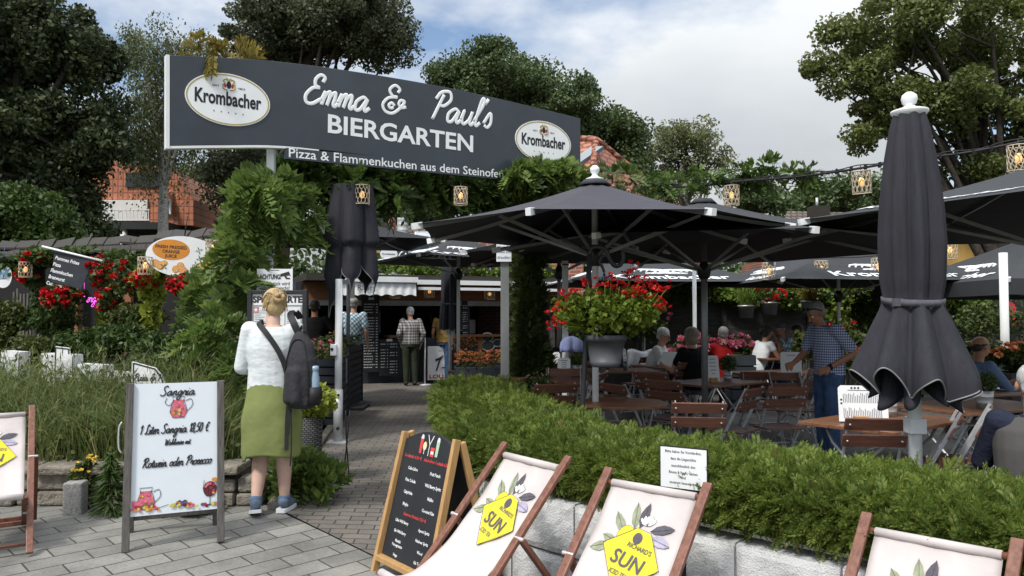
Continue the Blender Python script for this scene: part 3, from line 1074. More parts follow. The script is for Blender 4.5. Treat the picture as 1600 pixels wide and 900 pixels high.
TG = "trees around the beer garden"
grow_tree("broadleaf_tree", "huge dark tree filling the upper left corner in front of the tiled house", (-13.8, 20, 0),
  [E(0, 30, 20, 105, 90, 2.4, 84), E(85, 60, 20, 58, 66, 1.7, 44), E(10, 200, 20, 85, 90, 2.2, 84), E(85, 190, 20, 48, 50, 1.6, 26),
  E(150, 100, 20, 22, 42, 1.0, 12), E(168, 165, 20, 14, 30, .8, 7), E(165, 215, 20, 20, 22, .9, 8), E(30, 300, 20, 85, 42, 2.0, 54), E(105, 312, 20, 40, 24, 1.2, 16), E(150, 345, 20, 16, 10, .6, 4), E(100, 250, 20, 52, 22, 1.2, 18), E(140, 240, 20, 20, 12, .8, 5)],
  L_DARK, MAT['bark'], 0.42, tuple(at(40, 60, 20)), 0.135, 290, 0.50, limbs=34, droop=0.3)
grow_tree("birch_tree", "slender birch with white trunk and hanging thin twigs beside the big sign", tuple(at(254, 420, 24)),
  [E(250, 90, 24, 55, 70, 1.2, 34), E(225, 180, 24, 30, 55, 1.0, 22), E(270, 200, 24, 30, 50, 1.1, 18), E(305, 60, 24, 40, 25, .9, 10), E(215, 60, 24, 18, 30, .7, 8),
  E(238, 235, 24, 16, 30, .8, 6), E(300, 130, 24, 40, 60, 1.0, 18)],
  L_BIRCH, MAT['bark_pale'], 0.19, tuple(at(262, 60, 24)), 0.10, 190, 0.42, droop=1.9, limbs=16, shell=0.2, aspect=0.5)
grow_tree("broadleaf_tree", "tall silvery green tree rising behind the middle of the big sign", (-8.6, 27, 0),
  [E(480, 20, 27, 105, 70, 2.6, 90), E(560, 40, 27, 80, 60, 2.2, 70), E(420, 60, 27, 65, 50, 2, 50), E(610, 70, 27, 28, 45, 1.3, 16), E(365, 275, 27, 55, 40, 1.8, 30), E(430, 210, 27, 80, 60, 2.0, 40),
  E(395, 320, 27, 55, 40, 1.6, 28)],
  L_SILVER, MAT['bark'], 0.4, tuple(at(490, 40, 27)), 0.14, 250, 0.56, limbs=24)
grow_tree("oak_tree", "broad dense deep green tree behind the right half of the big sign", (0.2, 33, 0),
  [E(770, 140, 33, 95, 60, 3, 95), E(720, 150, 33, 55, 50, 2.2, 40), E(870, 185, 33, 75, 65, 2.6, 75), E(950, 225, 33, 55, 50, 2, 45), E(820, 260, 33, 150, 70, 2.6, 80), E(985, 260, 33, 35, 40, 1.6, 24), E(640, 300, 33, 120, 60, 2.2, 60)],
  L_OAK, MAT['bark'], 0.45, tuple(at(800, 130, 33)), 0.155, 330, 0.72, limbs=16)
grow_tree("broadleaf_tree", "thin pale open crowned tree far off against the clouds", (10.2, 46, 0),
  [E(1075, 215, 46, 50, 26, 2, 34), E(1040, 235, 46, 30, 24, 1.4, 16), E(1110, 250, 46, 34, 22, 1.5, 14), E(1065, 275, 46, 55, 26, 2, 22)],
  L_AIRY, MAT['bark'], 0.26, tuple(at(1072, 215, 46)), 0.19, 110, 0.75, limbs=22, fork=0.55)
grow_tree("linden_tree", "large sunlit linden filling the upper right corner behind the closed parasol", (11.9, 18, 0),
  [E(1395, 45, 18, 74, 62, 1.7, 36), E(1490, 45, 18, 80, 66, 1.9, 36), E(1580, 85, 18, 70, 80, 2.0, 40), E(1335, 120, 18, 36, 36, 1.1, 14), E(1282, 100, 18, 24, 12, .7, 5), E(1310, 40, 18, 22, 14, .7, 4),
  E(1385, 165, 18, 42, 40, 1.2, 15), E(1470, 160, 18, 80, 55, 1.6, 34), E(1570, 195, 18, 50, 40, 1.4, 20), E(1430, 225, 18, 34, 20, .9, 6), E(1345, 215, 18, 14, 18, .6, 4), E(1520, 266, 18, 50, 10, 1.0, 7), E(1600, 240, 18, 24, 34, 1.0, 8)],
  L_LINDEN, MAT['bark'], 0.25, tuple(at(1500, 60, 18)), 0.105, 290, 0.42, limbs=36, fork=0.3)
grow_tree("broadleaf_tree", "rounded mid green tree seen between two parasols under the lantern cable", (19.0, 42, 0),
  [E(1310, 310, 42, 62, 32, 2.2, 46), E(1365, 305, 42, 30, 26, 1.6, 16), E(1260, 325, 42, 30, 20, 1.6, 14)],
  L_OAK, MAT['bark'], 0.3, tuple(at(1320, 305, 42)), 0.24, 150, 0.85, limbs=8)
grow_tree("broadleaf_tree", "dark tree tip showing just left of the lantern cable's leaves", (11.8, 38, 0),
  [E(1172, 305, 38, 34, 26, 1.6, 24), E(1210, 318, 38, 22, 16, 1.4, 10)], L_OAK, MAT['bark'], 0.25, tuple(at(1175, 300, 38)), 0.22, 130, 0.7, limbs=5)
grow_tree("broadleaf_tree", "pale green distant tree peeping over the tiled house roof", (-22.5, 48, 0),
  [E(195, 262, 48, 40, 16, 2.0, 24), E(300, 285, 48, 45, 30, 2.2, 30)], L_AIRY, MAT['bark'], 0.3, tuple(at(200, 262, 48)), 0.26, 110, 0.8, limbs=5)
grow_tree("shrub_tree", "bushy light green small tree at the left edge below the dark tree", (-10.1, 14, 0),
  [E(30, 340, 14, 62, 45, 0.9, 70), E(75, 365, 14, 28, 32, .6, 26), E(0, 380, 14, 60, 40, .8, 40)], L_SHRUB, MAT['bark'], 0.09, tuple(at(35, 330, 14)), 0.10, 170, 0.30, limbs=10)
grow_tree("broadleaf_tree", "low dark tree behind the kiosk roofs, left of the steel flue", (-4.6, 30, 0),
  [E(640, 318, 30, 80, 26, 2.0, 40), E(545, 330, 30, 40, 50, 2, 30)], L_OAK, MAT['bark'], 0.3, tuple(at(630, 330, 30)), 0.22, 160, 0.75, limbs=6)


# the wood on the skyline
m = MB()
P = []
for i in range(150):
 c = at(-120 + i * 13, 490, 58)
 h = 6.6 + 1.6 * math.sin(i * .37) + 1.1 * math.sin(i * 1.3)
 n = 620
 P.append(in_ball(n, .2) * np.array([1.5, 1.6, h / 2]) + np.array([c.x, 58 + 1.5 * math.sin(i), h / 2]))
v, f = leaf_quads(np.concatenate(P), .45, .7)
m.arr(v, f)
tag(m.build("distant_wood", L_OAK), "far wood closing the skyline behind the houses", "wood", kind='stuff')

# ================================================================== houses
roof_orange = BRICKS("orange_roof_tiles", (0.42, 0.14, 0.075), (0.52, 0.20, 0.11), (0.24, 0.085, 0.05), 0.18, 0.24, 0.020, 0.7, rot=(R(90), 0, 0), bump=0.5, offset=0.0)
roof_red = BRICKS("red_roof_tiles", (0.34, 0.12, 0.075), (0.42, 0.17, 0.105), (0.16, 0.06, 0.04), 0.24, 0.17, 0.030, 0.75, rot=(R(90), 0, 0), bump=0.9, offset=0.5)
roof_brown = BRICKS("brown_roof_tiles", (0.10, 0.075, 0.058), (0.17, 0.135, 0.105), (0.03, 0.025, 0.02), 0.22, 0.16, 0.03, 0.8, rot=(R(90), 0, 0), bump=0.9, offset=0.5)
MAT['house_white'] = M("white_render", (0.68, 0.67, 0.65), 0.85, var=0.08, vs=2)
MAT['house_yellow'] = M("yellow_render", (0.60, 0.50, 0.24), 0.85, var=0.12, vs=3)
MAT['house_ochre'] = M("ochre_render", (0.50, 0.32, 0.09), 0.85, var=0.1, vs=3)
MAT['red_brick'] = BRICKS("red_brick", (0.25, 0.07, 0.04), (0.32, 0.10, 0.06), (0.3, 0.28, 0.25), 0.24, 0.08, 0.012, 0.85, rot=(R(90), 0, 0))
MAT['dark_trim'] = M("dark_timber_trim", (0.03, 0.026, 0.022), 0.7)

# the tiled house on the left: steep tiled upper storey over a balcony and a dark veranda
h1 = thing("tiled_house", "house with orange tiled upper storey, white balcony and solar panel at left", "house", (-15, 28, 0))
o1 = Vector((-15, 28, 0))


def q1(px, py, Y):
 return at(px, py, Y) - o1


mb = MB()
front = [q1(60, 250, 27), q1(196, 252, 27), q1(271, 266, 27), q1(302, 312, 27), q1(302, 352, 27), q1(60, 350, 27)]
mb.prism(front, (0, 5, 0))
mb.build("roof", roof_orange, h1)
mb = MB().box2(tuple(q1(60, 490, 27.25)), (q1(296, 353, 27.25).x, 5, q1(296, 353, 27.25).z))
mb.build("wall", MAT['dark_trim'], h1)
pn = MB()
for i in range(3):
 a = q1(196 + i * 19, 292, 26.93)
 b = q1(196 + i * 19 + 18, 270, 26.93)
 pn.box2((a.x, a.y, a.z), (b.x, a.y + 0.05, b.z))
pn.build("solar_panel", M("solar_glass", (0.016, 0.018, 0.026), 0.2, spec=0.7), h1)
bal = MB().box2(tuple(q1(95, 345, 26.9)), tuple(q1(232, 313, 26.99)))
bal.build("balcony_door", MAT['house_white'], h1)
rl = MB()
a, b = q1(95, 347, 26.2), q1(234, 327, 26.2)
rl.box2((a.x, a.y - .03, b.z - .04), (b.x, a.y + .03, b.z))
rl.box2((a.x, a.y - .03, a.z + .05), (b.x, a.y + .03, a.z + .09))
x = a.x
while x < b.x:
 rl.box2((x, a.y - .012, a.z + .05), (x + .022, a.y + .012, b.z))
 x += 0.13
rl.build("railing", MAT['white_paint'], h1)
mb = MB()
a, b = q1(85, 358, 26.0), q1(262, 347, 26.0)
mb.box2((a.x, a.y, a.z), (b.x, a.y + 1.2, b.z))
mb.build("veranda_roof", MAT['dark_steel'], h1)
for px in (112, 191):
 a = q1(px, 500, 26.15)
 t = q1(px, 355, 26.15)
 MB().tube([(a.x, a.y, -0.1), (a.x, a.y, t.z)], 0.11, 14).build("column", MAT['white_paint'], h1)
w = MB()
a, b = q1(253, 332, 26.85), q1(266, 314, 26.9)
w.box2((a.x, a.y, a.z), (b.x, a.y + .06, b.z), 0)
wf = w.build("window", MAT['glass'], h1)
f = MB()
for lo, hi in (((a.x - .06, a.y - .03, a.z - .06), (a.x, a.y + .03, b.z + .06)), ((b.x, a.y - .03, a.z - .06), (b.x + .06, a.y + .03, b.z + .06)), ((a.x, a.y - .03, b.z), (b.x, a.y + .03, b.z + .06))):
 f.box2(lo, hi)
f.build("frame", MAT['white_paint'], wf)
dm = MB()
a, b = q1(244, 312, 26.2), q1(268, 300, 26.9)
dm.prism([(a.x, a.y, a.z), (b.x, a.y, a.z), (b.x, b.y, b.z), (a.x, b.y, b.z)], (0, 0.02, 0.06))
dm.build("dormer_roof", roof_orange, h1)

# hipped red roof behind the main parasol
h2 = thing("hipped_house", "house with weathered red hipped tile roof just right of the big sign", "house", (2.5, 21, 0))
o2 = Vector((2.5, 21, 0))
A0 = at(931, 219, 20.5) - o2
A1 = at(800, 219, 25.5) - o2
CF = at(922, 330, 16.6) - o2
CR = at(1110, 330, 23.5) - o2
CL = at(740, 330, 19.0) - o2
CF.z = CR.z = CL.z = 3.9
mb = MB()
B1 = CR + (CL - CF) * 1.4
mb.add([A0, A1, CL, CF, CR, B1], [(3, 0, 1, 2), (3, 4, 0), (4, 5, 1, 0)], 0)
mb.build("roof", roof_red, h2, solid=0.08)
rd = MB()
for a, b in ((A0, CF), (A0, CR), (A0, A1)):
 n = 16
 for i in range(n):
  rd.tube([a.lerp(b, i / n) + V(0, 0, .02), a.lerp(b, (i + 1.12) / n) + V(0, 0, .035)], [0.085, 0.10], 8)
rd.build("ridge_tile", roof_red, h2)
mb = MB()
for a, b in ((CL, CF), (CF, CR)):
 a2, b2 = a.lerp(b, .04), a.lerp(b, .96)
 mb.prism([(a2.x, a2.y + .35, -o2.z), (b2.x, b2.y + .35, 0), (b2.x, b2.y + .35, 3.86), (a2.x, a2.y + .35, 3.86)], (0.02, 0.25, 0))
mb.build("wall", MAT['red_brick'], h2)
nr = (A1 - A0).cross(CF - A0).normalized()
if nr.y > 0:
 nr = -nr
e1 = (A1 - A0).normalized()
e2 = nr.cross(e1)
c0 = A0 * 0.45 + CF * 0.30 + A1 * 0.05 + CL * 0.20 + nr * 0.03
_d = ray(916, 247)
c0 = V(0, 0, CAM_H) + _d * ((A0 + o2 - V(0, 0, CAM_H)).dot(nr) / _d.dot(nr)) - o2 + nr * 0.05
rot = Matrix((e1, e2, nr)).transposed()
MB().box(c0, (0.6, 0.85, 0.09), rot).build("skylight", MAT['glass'], h2)

# brown-tiled house with yellow gable behind the kiosk
h3 = thing("gabled_house", "brown tiled house with pale yellow gable behind the kiosk roof", "house", (-3.5, 25, 0))
o3 = Vector((-3.5, 25, 0))


def q3(px, py, Y):
 return at(px, py, Y) - o3


mb = MB()
mb.add([q3(600, 352, 26.0), q3(800, 352, 26.0), q3(800, 400, 22.5), q3(634, 400, 22.5)], [(0, 3, 2, 1)], 0)
mb.build("roof", roof_brown, h3, solid=0.1)
mb = MB().prism([q3(566, 395, 22.0), q3(621, 395, 22.0), q3(621, 371, 22.0), q3(586, 341, 22.0), q3(566, 358, 22.0)], (0, 3.6, 0))
mb.build("gable_wall", MAT['house_yellow'], h3)
mb = MB()
mb.bar(q3(586, 338, 21.8), q3(625, 372, 21.8), 0.5, 0.12, (0, 0, 1))
mb.bar(q3(587, 338, 21.8), q3(560, 361, 21.8), 0.5, 0.12, (0, 0, 1))
mb.bar(q3(585.5, 342, 21.97), q3(585.5, 395, 21.97), 0.05, 0.05, (0, 1, 0))
mb.build("bargeboard", MAT['dark_trim'], h3)
a, b = q3(579, 372, 21.94), q3(592, 361, 21.94)
MB().box2((a.x, a.y, a.z), (b.x, a.y + .1, b.z)).build("window", MAT['glass'], h3)
a, b = q3(606.5, 372, 22.9), q3(615.5, 337, 22.9)
MB().box2((a.x, a.y, a.z), (b.x, a.y + .4, b.z)).build("chimney", MAT['red_brick'], h3)
wl0, wl1 = q3(649, 388, 23.2), q3(674, 366, 24.6)
s_ = MB()
dx = Vector((1, 0, 0))
dv = (q3(660, 352, 26.0) - q3(660, 400, 22.5)).normalized()
nn = dx.cross(dv)
rot = Matrix((dx, dv, nn)).transposed()
cc = q3(661, 377, 24.2)
pp0 = q3(700, 400, 22.5)
cc = cc - nn * (cc - pp0).dot(nn) + nn * 0.12
sk = MB().box(cc, (0.42, 0.75, 0.05), rot).build("skylight", M("skylight_pane", (0.35, 0.42, 0.48), 0.1, spec=0.8), h3)
f = MB()
for sx in (-1, 1):
 f.box(cc + dx * sx * 0.235, (0.05, 0.85, 0.09), rot)
 f.box(cc + dv * sx * 0.40, (0.52, 0.05, 0.09), rot)
f.build("frame", MAT['white_paint'], sk)
MB().box2((-.5, -1.8, 0), (4.4, 2.5, 2.7)).build("wall", MAT['red_brick'], h3)

# long tiled roof seen between two parasols, and an ochre house at the right edge
h4 = thing("tiled_house", "brown tiled roof with chimney seen in the gap between two black parasols", "house", (10, 26, 0))
o4 = Vector((10, 26, 0))
mb = MB()
mb.add([at(1230, 330, 29) - o4, at(1480, 335, 29) - o4, at(1480, 400, 25) - o4, at(1200, 400, 25) - o4], [(0, 3, 2, 1)], 0)
mb.build("roof", roof_brown, h4, solid=0.1)
a, b = at(1271, 345, 27.6) - o4, at(1297, 321, 27.6) - o4
MB().box2((a.x, a.y, a.z), (b.x, a.y + .6, b.z)).build("chimney", MAT['dark_trim'], h4)
MB().tube([((a.x + b.x) / 2 - .05, a.y + .3, b.z - .02), ((a.x + b.x) / 2 - .05, a.y + .3, b.z + .32)], 0.05, 8).build("flue", MAT['steel'], h4)
a, b = at(1215, 400, 25.3) - o4, at(1470, 400, 25.3) - o4
MB().box2((a.x, a.y, 0), (b.x, a.y + 4, a.z - .05)).build("wall", MAT['red_brick'], h4)
h5 = thing("ochre_house", "ochre rendered house wall at the right edge behind the parasols", "house", (15.5, 23, 0))
MB().box2((-1.4, -.5, 0), (6, 6, 3.75)).build("wall", MAT['house_ochre'], h5)
MB().prism([(-1.8, -.9, 3.75), (6.5, -.9, 3.75), (6.5, 3, 5.6), (-1.8, 3, 5.6)], (0, .05, .1)).build("roof", roof_brown, h5)
wd = MB().box2((1.2, -.53, 2.2), (2.2, -.49, 3.3)).build("window", MAT['glass'], h5)
MB().box2((1.1, -.56, 2.1), (2.3, -.50, 2.2)).build("sill", MAT['white_paint'], wd)

# round steel flue behind the kiosk
fl = MB()
fa = at(628.5, 490, 20)
prof = [(0.14, 0.0)]
z = 0.0
ztop = at(628.5, 326, 20).z
while z < ztop - 0.02:
 prof += [(0.14, z + .01), (0.147, z + .03), (0.147, z + .045), (0.14, z + .06)]
 z += 0.14
prof += [(0.14, ztop), (0.17, ztop + .02), (0.02, ztop + .18)]
fo = fl.lathe(prof, (0, 0, 0), 20).build("flue_pipe", MAT['steel'], None, loc=(fa.x, fa.y, 0))
tag(fo, "shiny ribbed steel flue pipe between yellow gable and brown roof", "flue pipe")
# ================================================================== the big sign over the entrance
def hit(px, py, P0, n):
 d = ray(px, py)
 o = V(0, 0, CAM_H)
 return o + d * ((P0 - o).dot(n) / d.dot(n))


SL = at(265, 228, 8.0)
SRr = at(907, 289, 10.92)
su = V(SRr.x - SL.x, SRr.y - SL.y, 0).normalized()
sign_pl = Plane((SL.x, SL.y, 0), su, (0, 0, 1))


def SP(px, py, pl=None):
 pl = pl or sign_pl
 h = hit(px, py, pl.o, pl.n) - pl.o
 return h.dot(pl.u), h.dot(pl.v)


sg = thing("entrance_sign", "large dark grey beer garden sign with white script lettering above the entrance path", "sign", (SL.x, SL.y, 0))
so = V(SL.x, SL.y, 0)
lp = Plane((0, 0, 0), su, (0, 0, 1))
topc = spline([SP(*p) for p in ((265, 86), (400, 93), (500, 104), (600, 119), (700, 137), (800, 159), (907, 185))], 4)
botc = spline([SP(*p) for p in ((265, 228), (350, 227), (443, 228), (560, 241), (700, 257), (800, 269), (907, 284))], 4)
pts = [(p.x, p.y) for p in topc] + [(p.x, p.y) for p in reversed(botc)]
MB().prism([lp.p(a, b, -0.09) for a, b in pts][::-1], lp.n * 0.09).build("panel", MAT['sign_grey'], sg, bevel=0.004)
low = [SP(446, 231), SP(446, 248), SP(788, 281), SP(788, 262)]
MB().prism([lp.p(a, b, -0.05) for a, b in low], lp.n * 0.056).build("lower_panel", MAT['sign_grey'], sg)
fr = MB()
e = pts[0], pts[-1]
fr.bar(lp.p(e[1][0] - .018, e[1][1] - .03, -.05), lp.p(e[0][0] - .018, e[0][1], -.05), 0.036, 0.11, lp.n)
bp = [(p.x, p.y) for p in botc[:11]]
for a, b in zip(bp, bp[1:]):
 fr.bar(lp.p(a[0], a[1] - .014, -.05), lp.p(b[0], b[1] - .014, -.05), 0.10, 0.026, (0, 0, 1))
fr.build("frame", MAT['white_paint'], sg)

lt = MB()
a, b = SP(512, 207), SP(739, 238)
hgt = SP(512, 180)[1] - SP(512, 208)[1]
write(lt, lp, "BIERGARTEN", (a[0] + b[0]) / 2, a[1], hgt, 0, w=b[0] - a[0], bold=0.022, d=0.004, tilt=(b[1] - a[1]) / (b[0] - a[0]))
lt.build("name_lettering", MAT['letter_white'], sg)
lt = MB()
a, b = SP(451, 243), SP(786, 276)
write(lt, lp, "Pizza & Flammenkuchen aus dem Steinofen", (a[0] + b[0]) / 2, a[1] + .0, (SP(451, 229)[1] - SP(451, 243.5)[1]), 0, w=b[0] - a[0], bold=0.008, d=0.009, tilt=(b[1] - a[1]) / (b[0] - a[0]))

lt.build("tagline", MAT['letter_white'], sg)
lt = MB()


def run(body, p0, p1, xh, r, shear=0.30):
 a, b = SP(*p0), SP(*p1)
 w = sum(SCRIPT[c][0] for c in body) * xh
 xs = (b[0] - a[0]) / w
 script(lt, lp, body, a[0] - 0.06, a[1], xh, r, 0, 'l', shear, 0.004, xs, 6, 8)


run("Emma", (482, 161), (582, 173), 0.166, 0.022)
run("&", (604, 175), (640, 180), 0.160, 0.020, 0.1)
run("Paul's", (678, 187), (772, 199), 0.178, 0.022)
lt.map(lambda v: v - lp.n * (v.dot(lp.n) - .004) * .90)
lt.build("script_lettering", MAT['letter_white'], sg)


def brewery_oval(cx, cy, rx, ry, tilt, name="logo"):
 """white oval plate with gold rim, brewery name and small crest"""
 mb = MB()
 mb.prism([lp.p(x, y, 0.002) for x, y in oval(cx, cy, rx, ry, 48)], lp.n * 0.008, 0)
 ring(mb, lp, cx, cy, rx * 0.975, ry * 0.965, rx * 0.028, 1, 0.0125)
 write(mb, lp, "Krombacher", cx, cy - ry * .22, ry * 0.52, 2, w=rx * 1.56, bold=0.028, d=0.0125)
 # crest: shield between two scrolls under a crown
 patch(mb, lp, oval(cx, cy + ry * .56, rx * .055, ry * .15, 14), 2, 0.013)
 for sx in (-1, 1):
  mb.tube([lp.p(cx + sx * rx * a, cy + ry * b, .0125) for a, b in spline_xy([(.03, .36), (.12, .40), (.14, .55), (.09, .62), (.13, .72), (.06, .78)])], rx * .016, 5, 1)
  patch(mb, lp, oval(cx + sx * rx * .085, cy + ry * .52, rx * .03, ry * .08, 10), 3, 0.0128)
 patch(mb, lp, [(cx - rx * .05, cy + ry * .72), (cx + rx * .05, cy + ry * .72), (cx + rx * .06, cy + ry * .84), (cx, cy + ry * .78), (cx - rx * .06, cy + ry * .84)], 1, 0.013)
 write(mb, lp, "SEIT", cx - rx * .30, cy + ry * .45, ry * .07, 2, d=0.0125, bold=0.01, xs=1.5)
 write(mb, lp, "1803", cx + rx * .30, cy + ry * .45, ry * .07, 2, d=0.0125, bold=0.01, xs=1.5)
 for k in range(5):
  x = cx + rx * (-.34 + .17 * k)
  st = [(x + rx * .022 * (1 if i % 2 == 0 else .42) * math.sin(i * math.pi / 5), cy - ry * .50 + ry * .045 * (1 if i % 2 == 0 else .42) * math.cos(i * math.pi / 5)) for i in range(10)]
  patch(mb, lp, st, 4, 0.0125)
 return mb.build(name, [MAT['letter_white'], MAT['gold'], MAT['black'], MAT['red_print'], MAT['print_grey']], sg)


def spline_xy(p, k=4):
 return [(q.x, q.y) for q in spline(p, k)]


c = SP(357, 156)
brewery_oval(c[0], c[1], (SP(424, 163)[0] - SP(291, 150)[0]) / 2, (SP(357, 116)[1] - SP(357, 197)[1]) / 2, 0)
c = SP(849, 222)
brewery_oval(c[0], c[1], (SP(893, 228)[0] - SP(806, 217)[0]) / 2, (SP(849, 191)[1] - SP(849, 256)[1]) / 2, 0)


# two white posts that carry the sign
def sign_post(px, back, label, bottom_px, mat=MAT['white_paint'], top=None, w=0.085):
 s = SP(px, 235)[0]
 p = sign_pl.p(s, 0, -back)
 z0 = gh(p.x, p.y)
 t = thing("sign_post", label, "post", (p.x, p.y, z0))
 MB().box2((-w / 2, -w / 2, 0), (w / 2, w / 2, (top or 3.55) - z0)).build("pole", mat, t, bevel=0.006)
 cl = MB()
 for z in (2.2, 3.0):
  cl.box((0, 0, z), (w + .012, w + .012, .02))
 cl.build("cable_tie", MAT['black'], t)
 return p


SPOST = sign_post(430, 0.16, "white square post under the left part of the big sign, behind the menu case", 600)
sign_post(893, 0.16, "white square post under the right end of the big sign behind the central parasol", 600, top=3.3)

# dead fern tips and climbing stems peeping over the sign's upper left corner
fb = MB()
c = SP(345, 78)
n = 46
base = np.array([sign_pl.p(c[0] + random.uniform(-.38, .42), c[1] + random.uniform(-.10, .10), -0.14 - random.uniform(0, .2)) for _ in range(n)])
dr = unit(n)
dr[:, 2] = np.abs(dr[:, 2]) + 0.2
fronds(fb, base, dr, 0.22, 8, 0.32, 0, 0.5, 0.45)
b2 = np.array([sign_pl.p(SP(325 + k * 4, 90)[0], SP(325, 84)[1], 0.03) for k in range(3)])
fronds(fb, b2, np.array([[0, -.2, -1.0]] * 3), 0.20, 9, 0.3, 0, 0.1, 0.45)
tag(fb.build("golden_vine", L_FERN), "yellowing vine tuft hanging over the top left corner of the big sign", "climbing plant")

# ================================================================== wisteria
def wisteria(name, label, blobs, n_per, length, mat, stems=(), leaflets=9, cat="climbing plant", extra=None):
 root = thing(name, label, cat, tuple(blobs[0][0]))
 o = Vector(blobs[0][0])
 mb = MB()
 for c, r, k in blobs:
  n = max(3, int(n_per * k / 10))
  q = np.repeat(in_ball(n, 0.35), 9, axis=0)
  w_ = unit(len(q))
  P = q * np.array(r) * 1.12 + np.array(c) - np.array(o) + w_ * .03
  d = q * .6 + w_
  d[:, 2] = d[:, 2] * 0.6 + 0.12
  fronds(mb, P, d, length, leaflets, 0.40, 0, 0.5, 0.40)
 mb.build("foliage", mat, root)
 if stems:
  sb = MB()
  for st in stems:
   pts = [Vector(p) - o for p in spline([tuple(p) for p in st], 6)]
   sb.tube(pts, [0.028 * (1 - .5 * i / len(pts)) for i in range(len(pts))], 6)
  sb.build("stem", MAT['stem'], root)
 return root


def BL(px, py, Y, rx, ry, k=1.0, depth=None):
 c = at(px, py, Y)
 s = Y / 1200
 return (tuple(c), (rx * s, depth or rx * s * 0.8, ry * s), k)


wisteria("wisteria", "big wisteria mass climbing round the white sign post behind the menu case",
  [BL(420, 290, 8.55, 40, 22, .7, .25), BL(396, 318, 8.5, 30, 18, .6, .3), BL(432, 340, 9.0, 38, 30, .7, .2), BL(384, 388, 8.5, 14, 36, .45, .3), BL(388, 385, 8.6, 14, 32, .4, .3),
  BL(372, 460, 8.4, 16, 45, .55, .3), BL(340, 540, 8.0, 24, 50, .55, .3), BL(372, 590, 7.6, 12, 40, .35, .25), BL(462, 330, 8.8, 24, 26, .45, .25),
  BL(335, 470, 8.7, 16, 40, .4, .3)],
  150, 0.27, L_WIST, [[at(352, 600, 8.5), at(345, 500, 8.5), at(360, 400, 8.5), at(420, 300, 8.6)], [at(372, 610, 8.2), at(380, 520, 8.4), at(352, 420, 8.5), at(400, 320, 8.5)]])
gar = []
for a, b, n in (((462, 272, 9.15), (560, 276, 9.55), 4), ((560, 280, 9.55), (705, 292, 10.25), 5), ((705, 296, 10.3), (830, 302, 10.85), 5), ((830, 292, 10.7), (930, 288, 11.1), 3)):
 for i in range(n):
  t = i / n
  gar.append(BL(a[0] + (b[0] - a[0]) * t, a[1] + (b[1] - a[1]) * t, a[2] + (b[2] - a[2]) * t + .1, 24, 13, 0.55, .16))
gar += [BL(620, 306, 9.5, 12, 8, .15, .2), BL(560, 296, 9.3, 14, 10, .2, .2)]
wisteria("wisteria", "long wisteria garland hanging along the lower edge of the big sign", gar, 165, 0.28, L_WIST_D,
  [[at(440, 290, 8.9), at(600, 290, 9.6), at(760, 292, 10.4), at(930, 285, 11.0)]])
top_g = [BL(800 + i * 17, 270 + (i % 3) * 3, 10.3 + i * 0.07, 14, 11, 0.28, .15) for i in range(7)]
wisteria("wisteria", "bright fresh wisteria shoots in front of the sign's right bottom corner", top_g, 150, 0.22, L_WIST)
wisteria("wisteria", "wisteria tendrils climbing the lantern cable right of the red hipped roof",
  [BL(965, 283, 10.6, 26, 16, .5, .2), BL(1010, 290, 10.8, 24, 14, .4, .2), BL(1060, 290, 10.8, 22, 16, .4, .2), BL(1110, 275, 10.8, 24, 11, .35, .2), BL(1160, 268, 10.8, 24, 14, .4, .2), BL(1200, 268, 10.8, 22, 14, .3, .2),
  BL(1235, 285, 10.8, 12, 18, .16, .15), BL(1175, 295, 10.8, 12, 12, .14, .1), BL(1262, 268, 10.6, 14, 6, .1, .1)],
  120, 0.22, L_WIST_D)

# ================================================================== thuja hedge in its white planter wall
hedge_mats = [L_HEDGE, MAT['twig_core'], L_CYPR]


def hedge_pts(n, pts, hw, zt, zb, seed):
 """points and outward directions on a rounded hedge along a polyline of centre points"""
 P = [Vector(p) for p in pts]
 seg = [(b - a).length for a, b in zip(P, P[1:])]
 tot = sum(seg)
 out, dr = [], []
 for _ in range(n):
  t = random.random() * tot
  i = 0
  while i < len(seg) - 1 and t > seg[i]:
   t -= seg[i]
   i += 1
  a, b = P[i], P[i + 1]
  c = a.lerp(b, min(1, t / seg[i]))
  tn = (b - a).normalized()
  nr = V(tn.y, -tn.x, 0)                   # towards the street
  ph = random.uniform(-0.62, math.pi * 0.9)
  cs, sn = math.cos(ph), math.sin(ph)
  k = (abs(cs) ** 3.2 + abs(sn) ** 3.2) ** (-1 / 3.2)
  wob = 1 + 0.07 * math.sin(c.x * 5.1 + seed + ph * 2) * math.cos(c.y * 4.3) + 0.07 * math.sin(c.x * 17 + c.y * 13 + ph * 7) * math.sin(c.y * 15 - ph * 9 + seed) + 0.03 * math.sin(c.x * 41 - c.y * 37 + ph * 23)
  dep = 1 - 0.24 * random.random() ** 1.5
  zm = (zt + zb) / 2 + 0.02
  q = c + nr * (hw * k * cs * wob * dep) + V(0, 0, zm + (zt - zm) * k * sn * wob * dep)
  out.append(q)
  d = nr * cs * 0.8 + V(0, 0, sn * 0.7 + 0.08) + V(random.gauss(0, .6), random.gauss(0, .6), random.gauss(0, .45))
  dr.append(d)
 return np.array(out), np.array(dr)


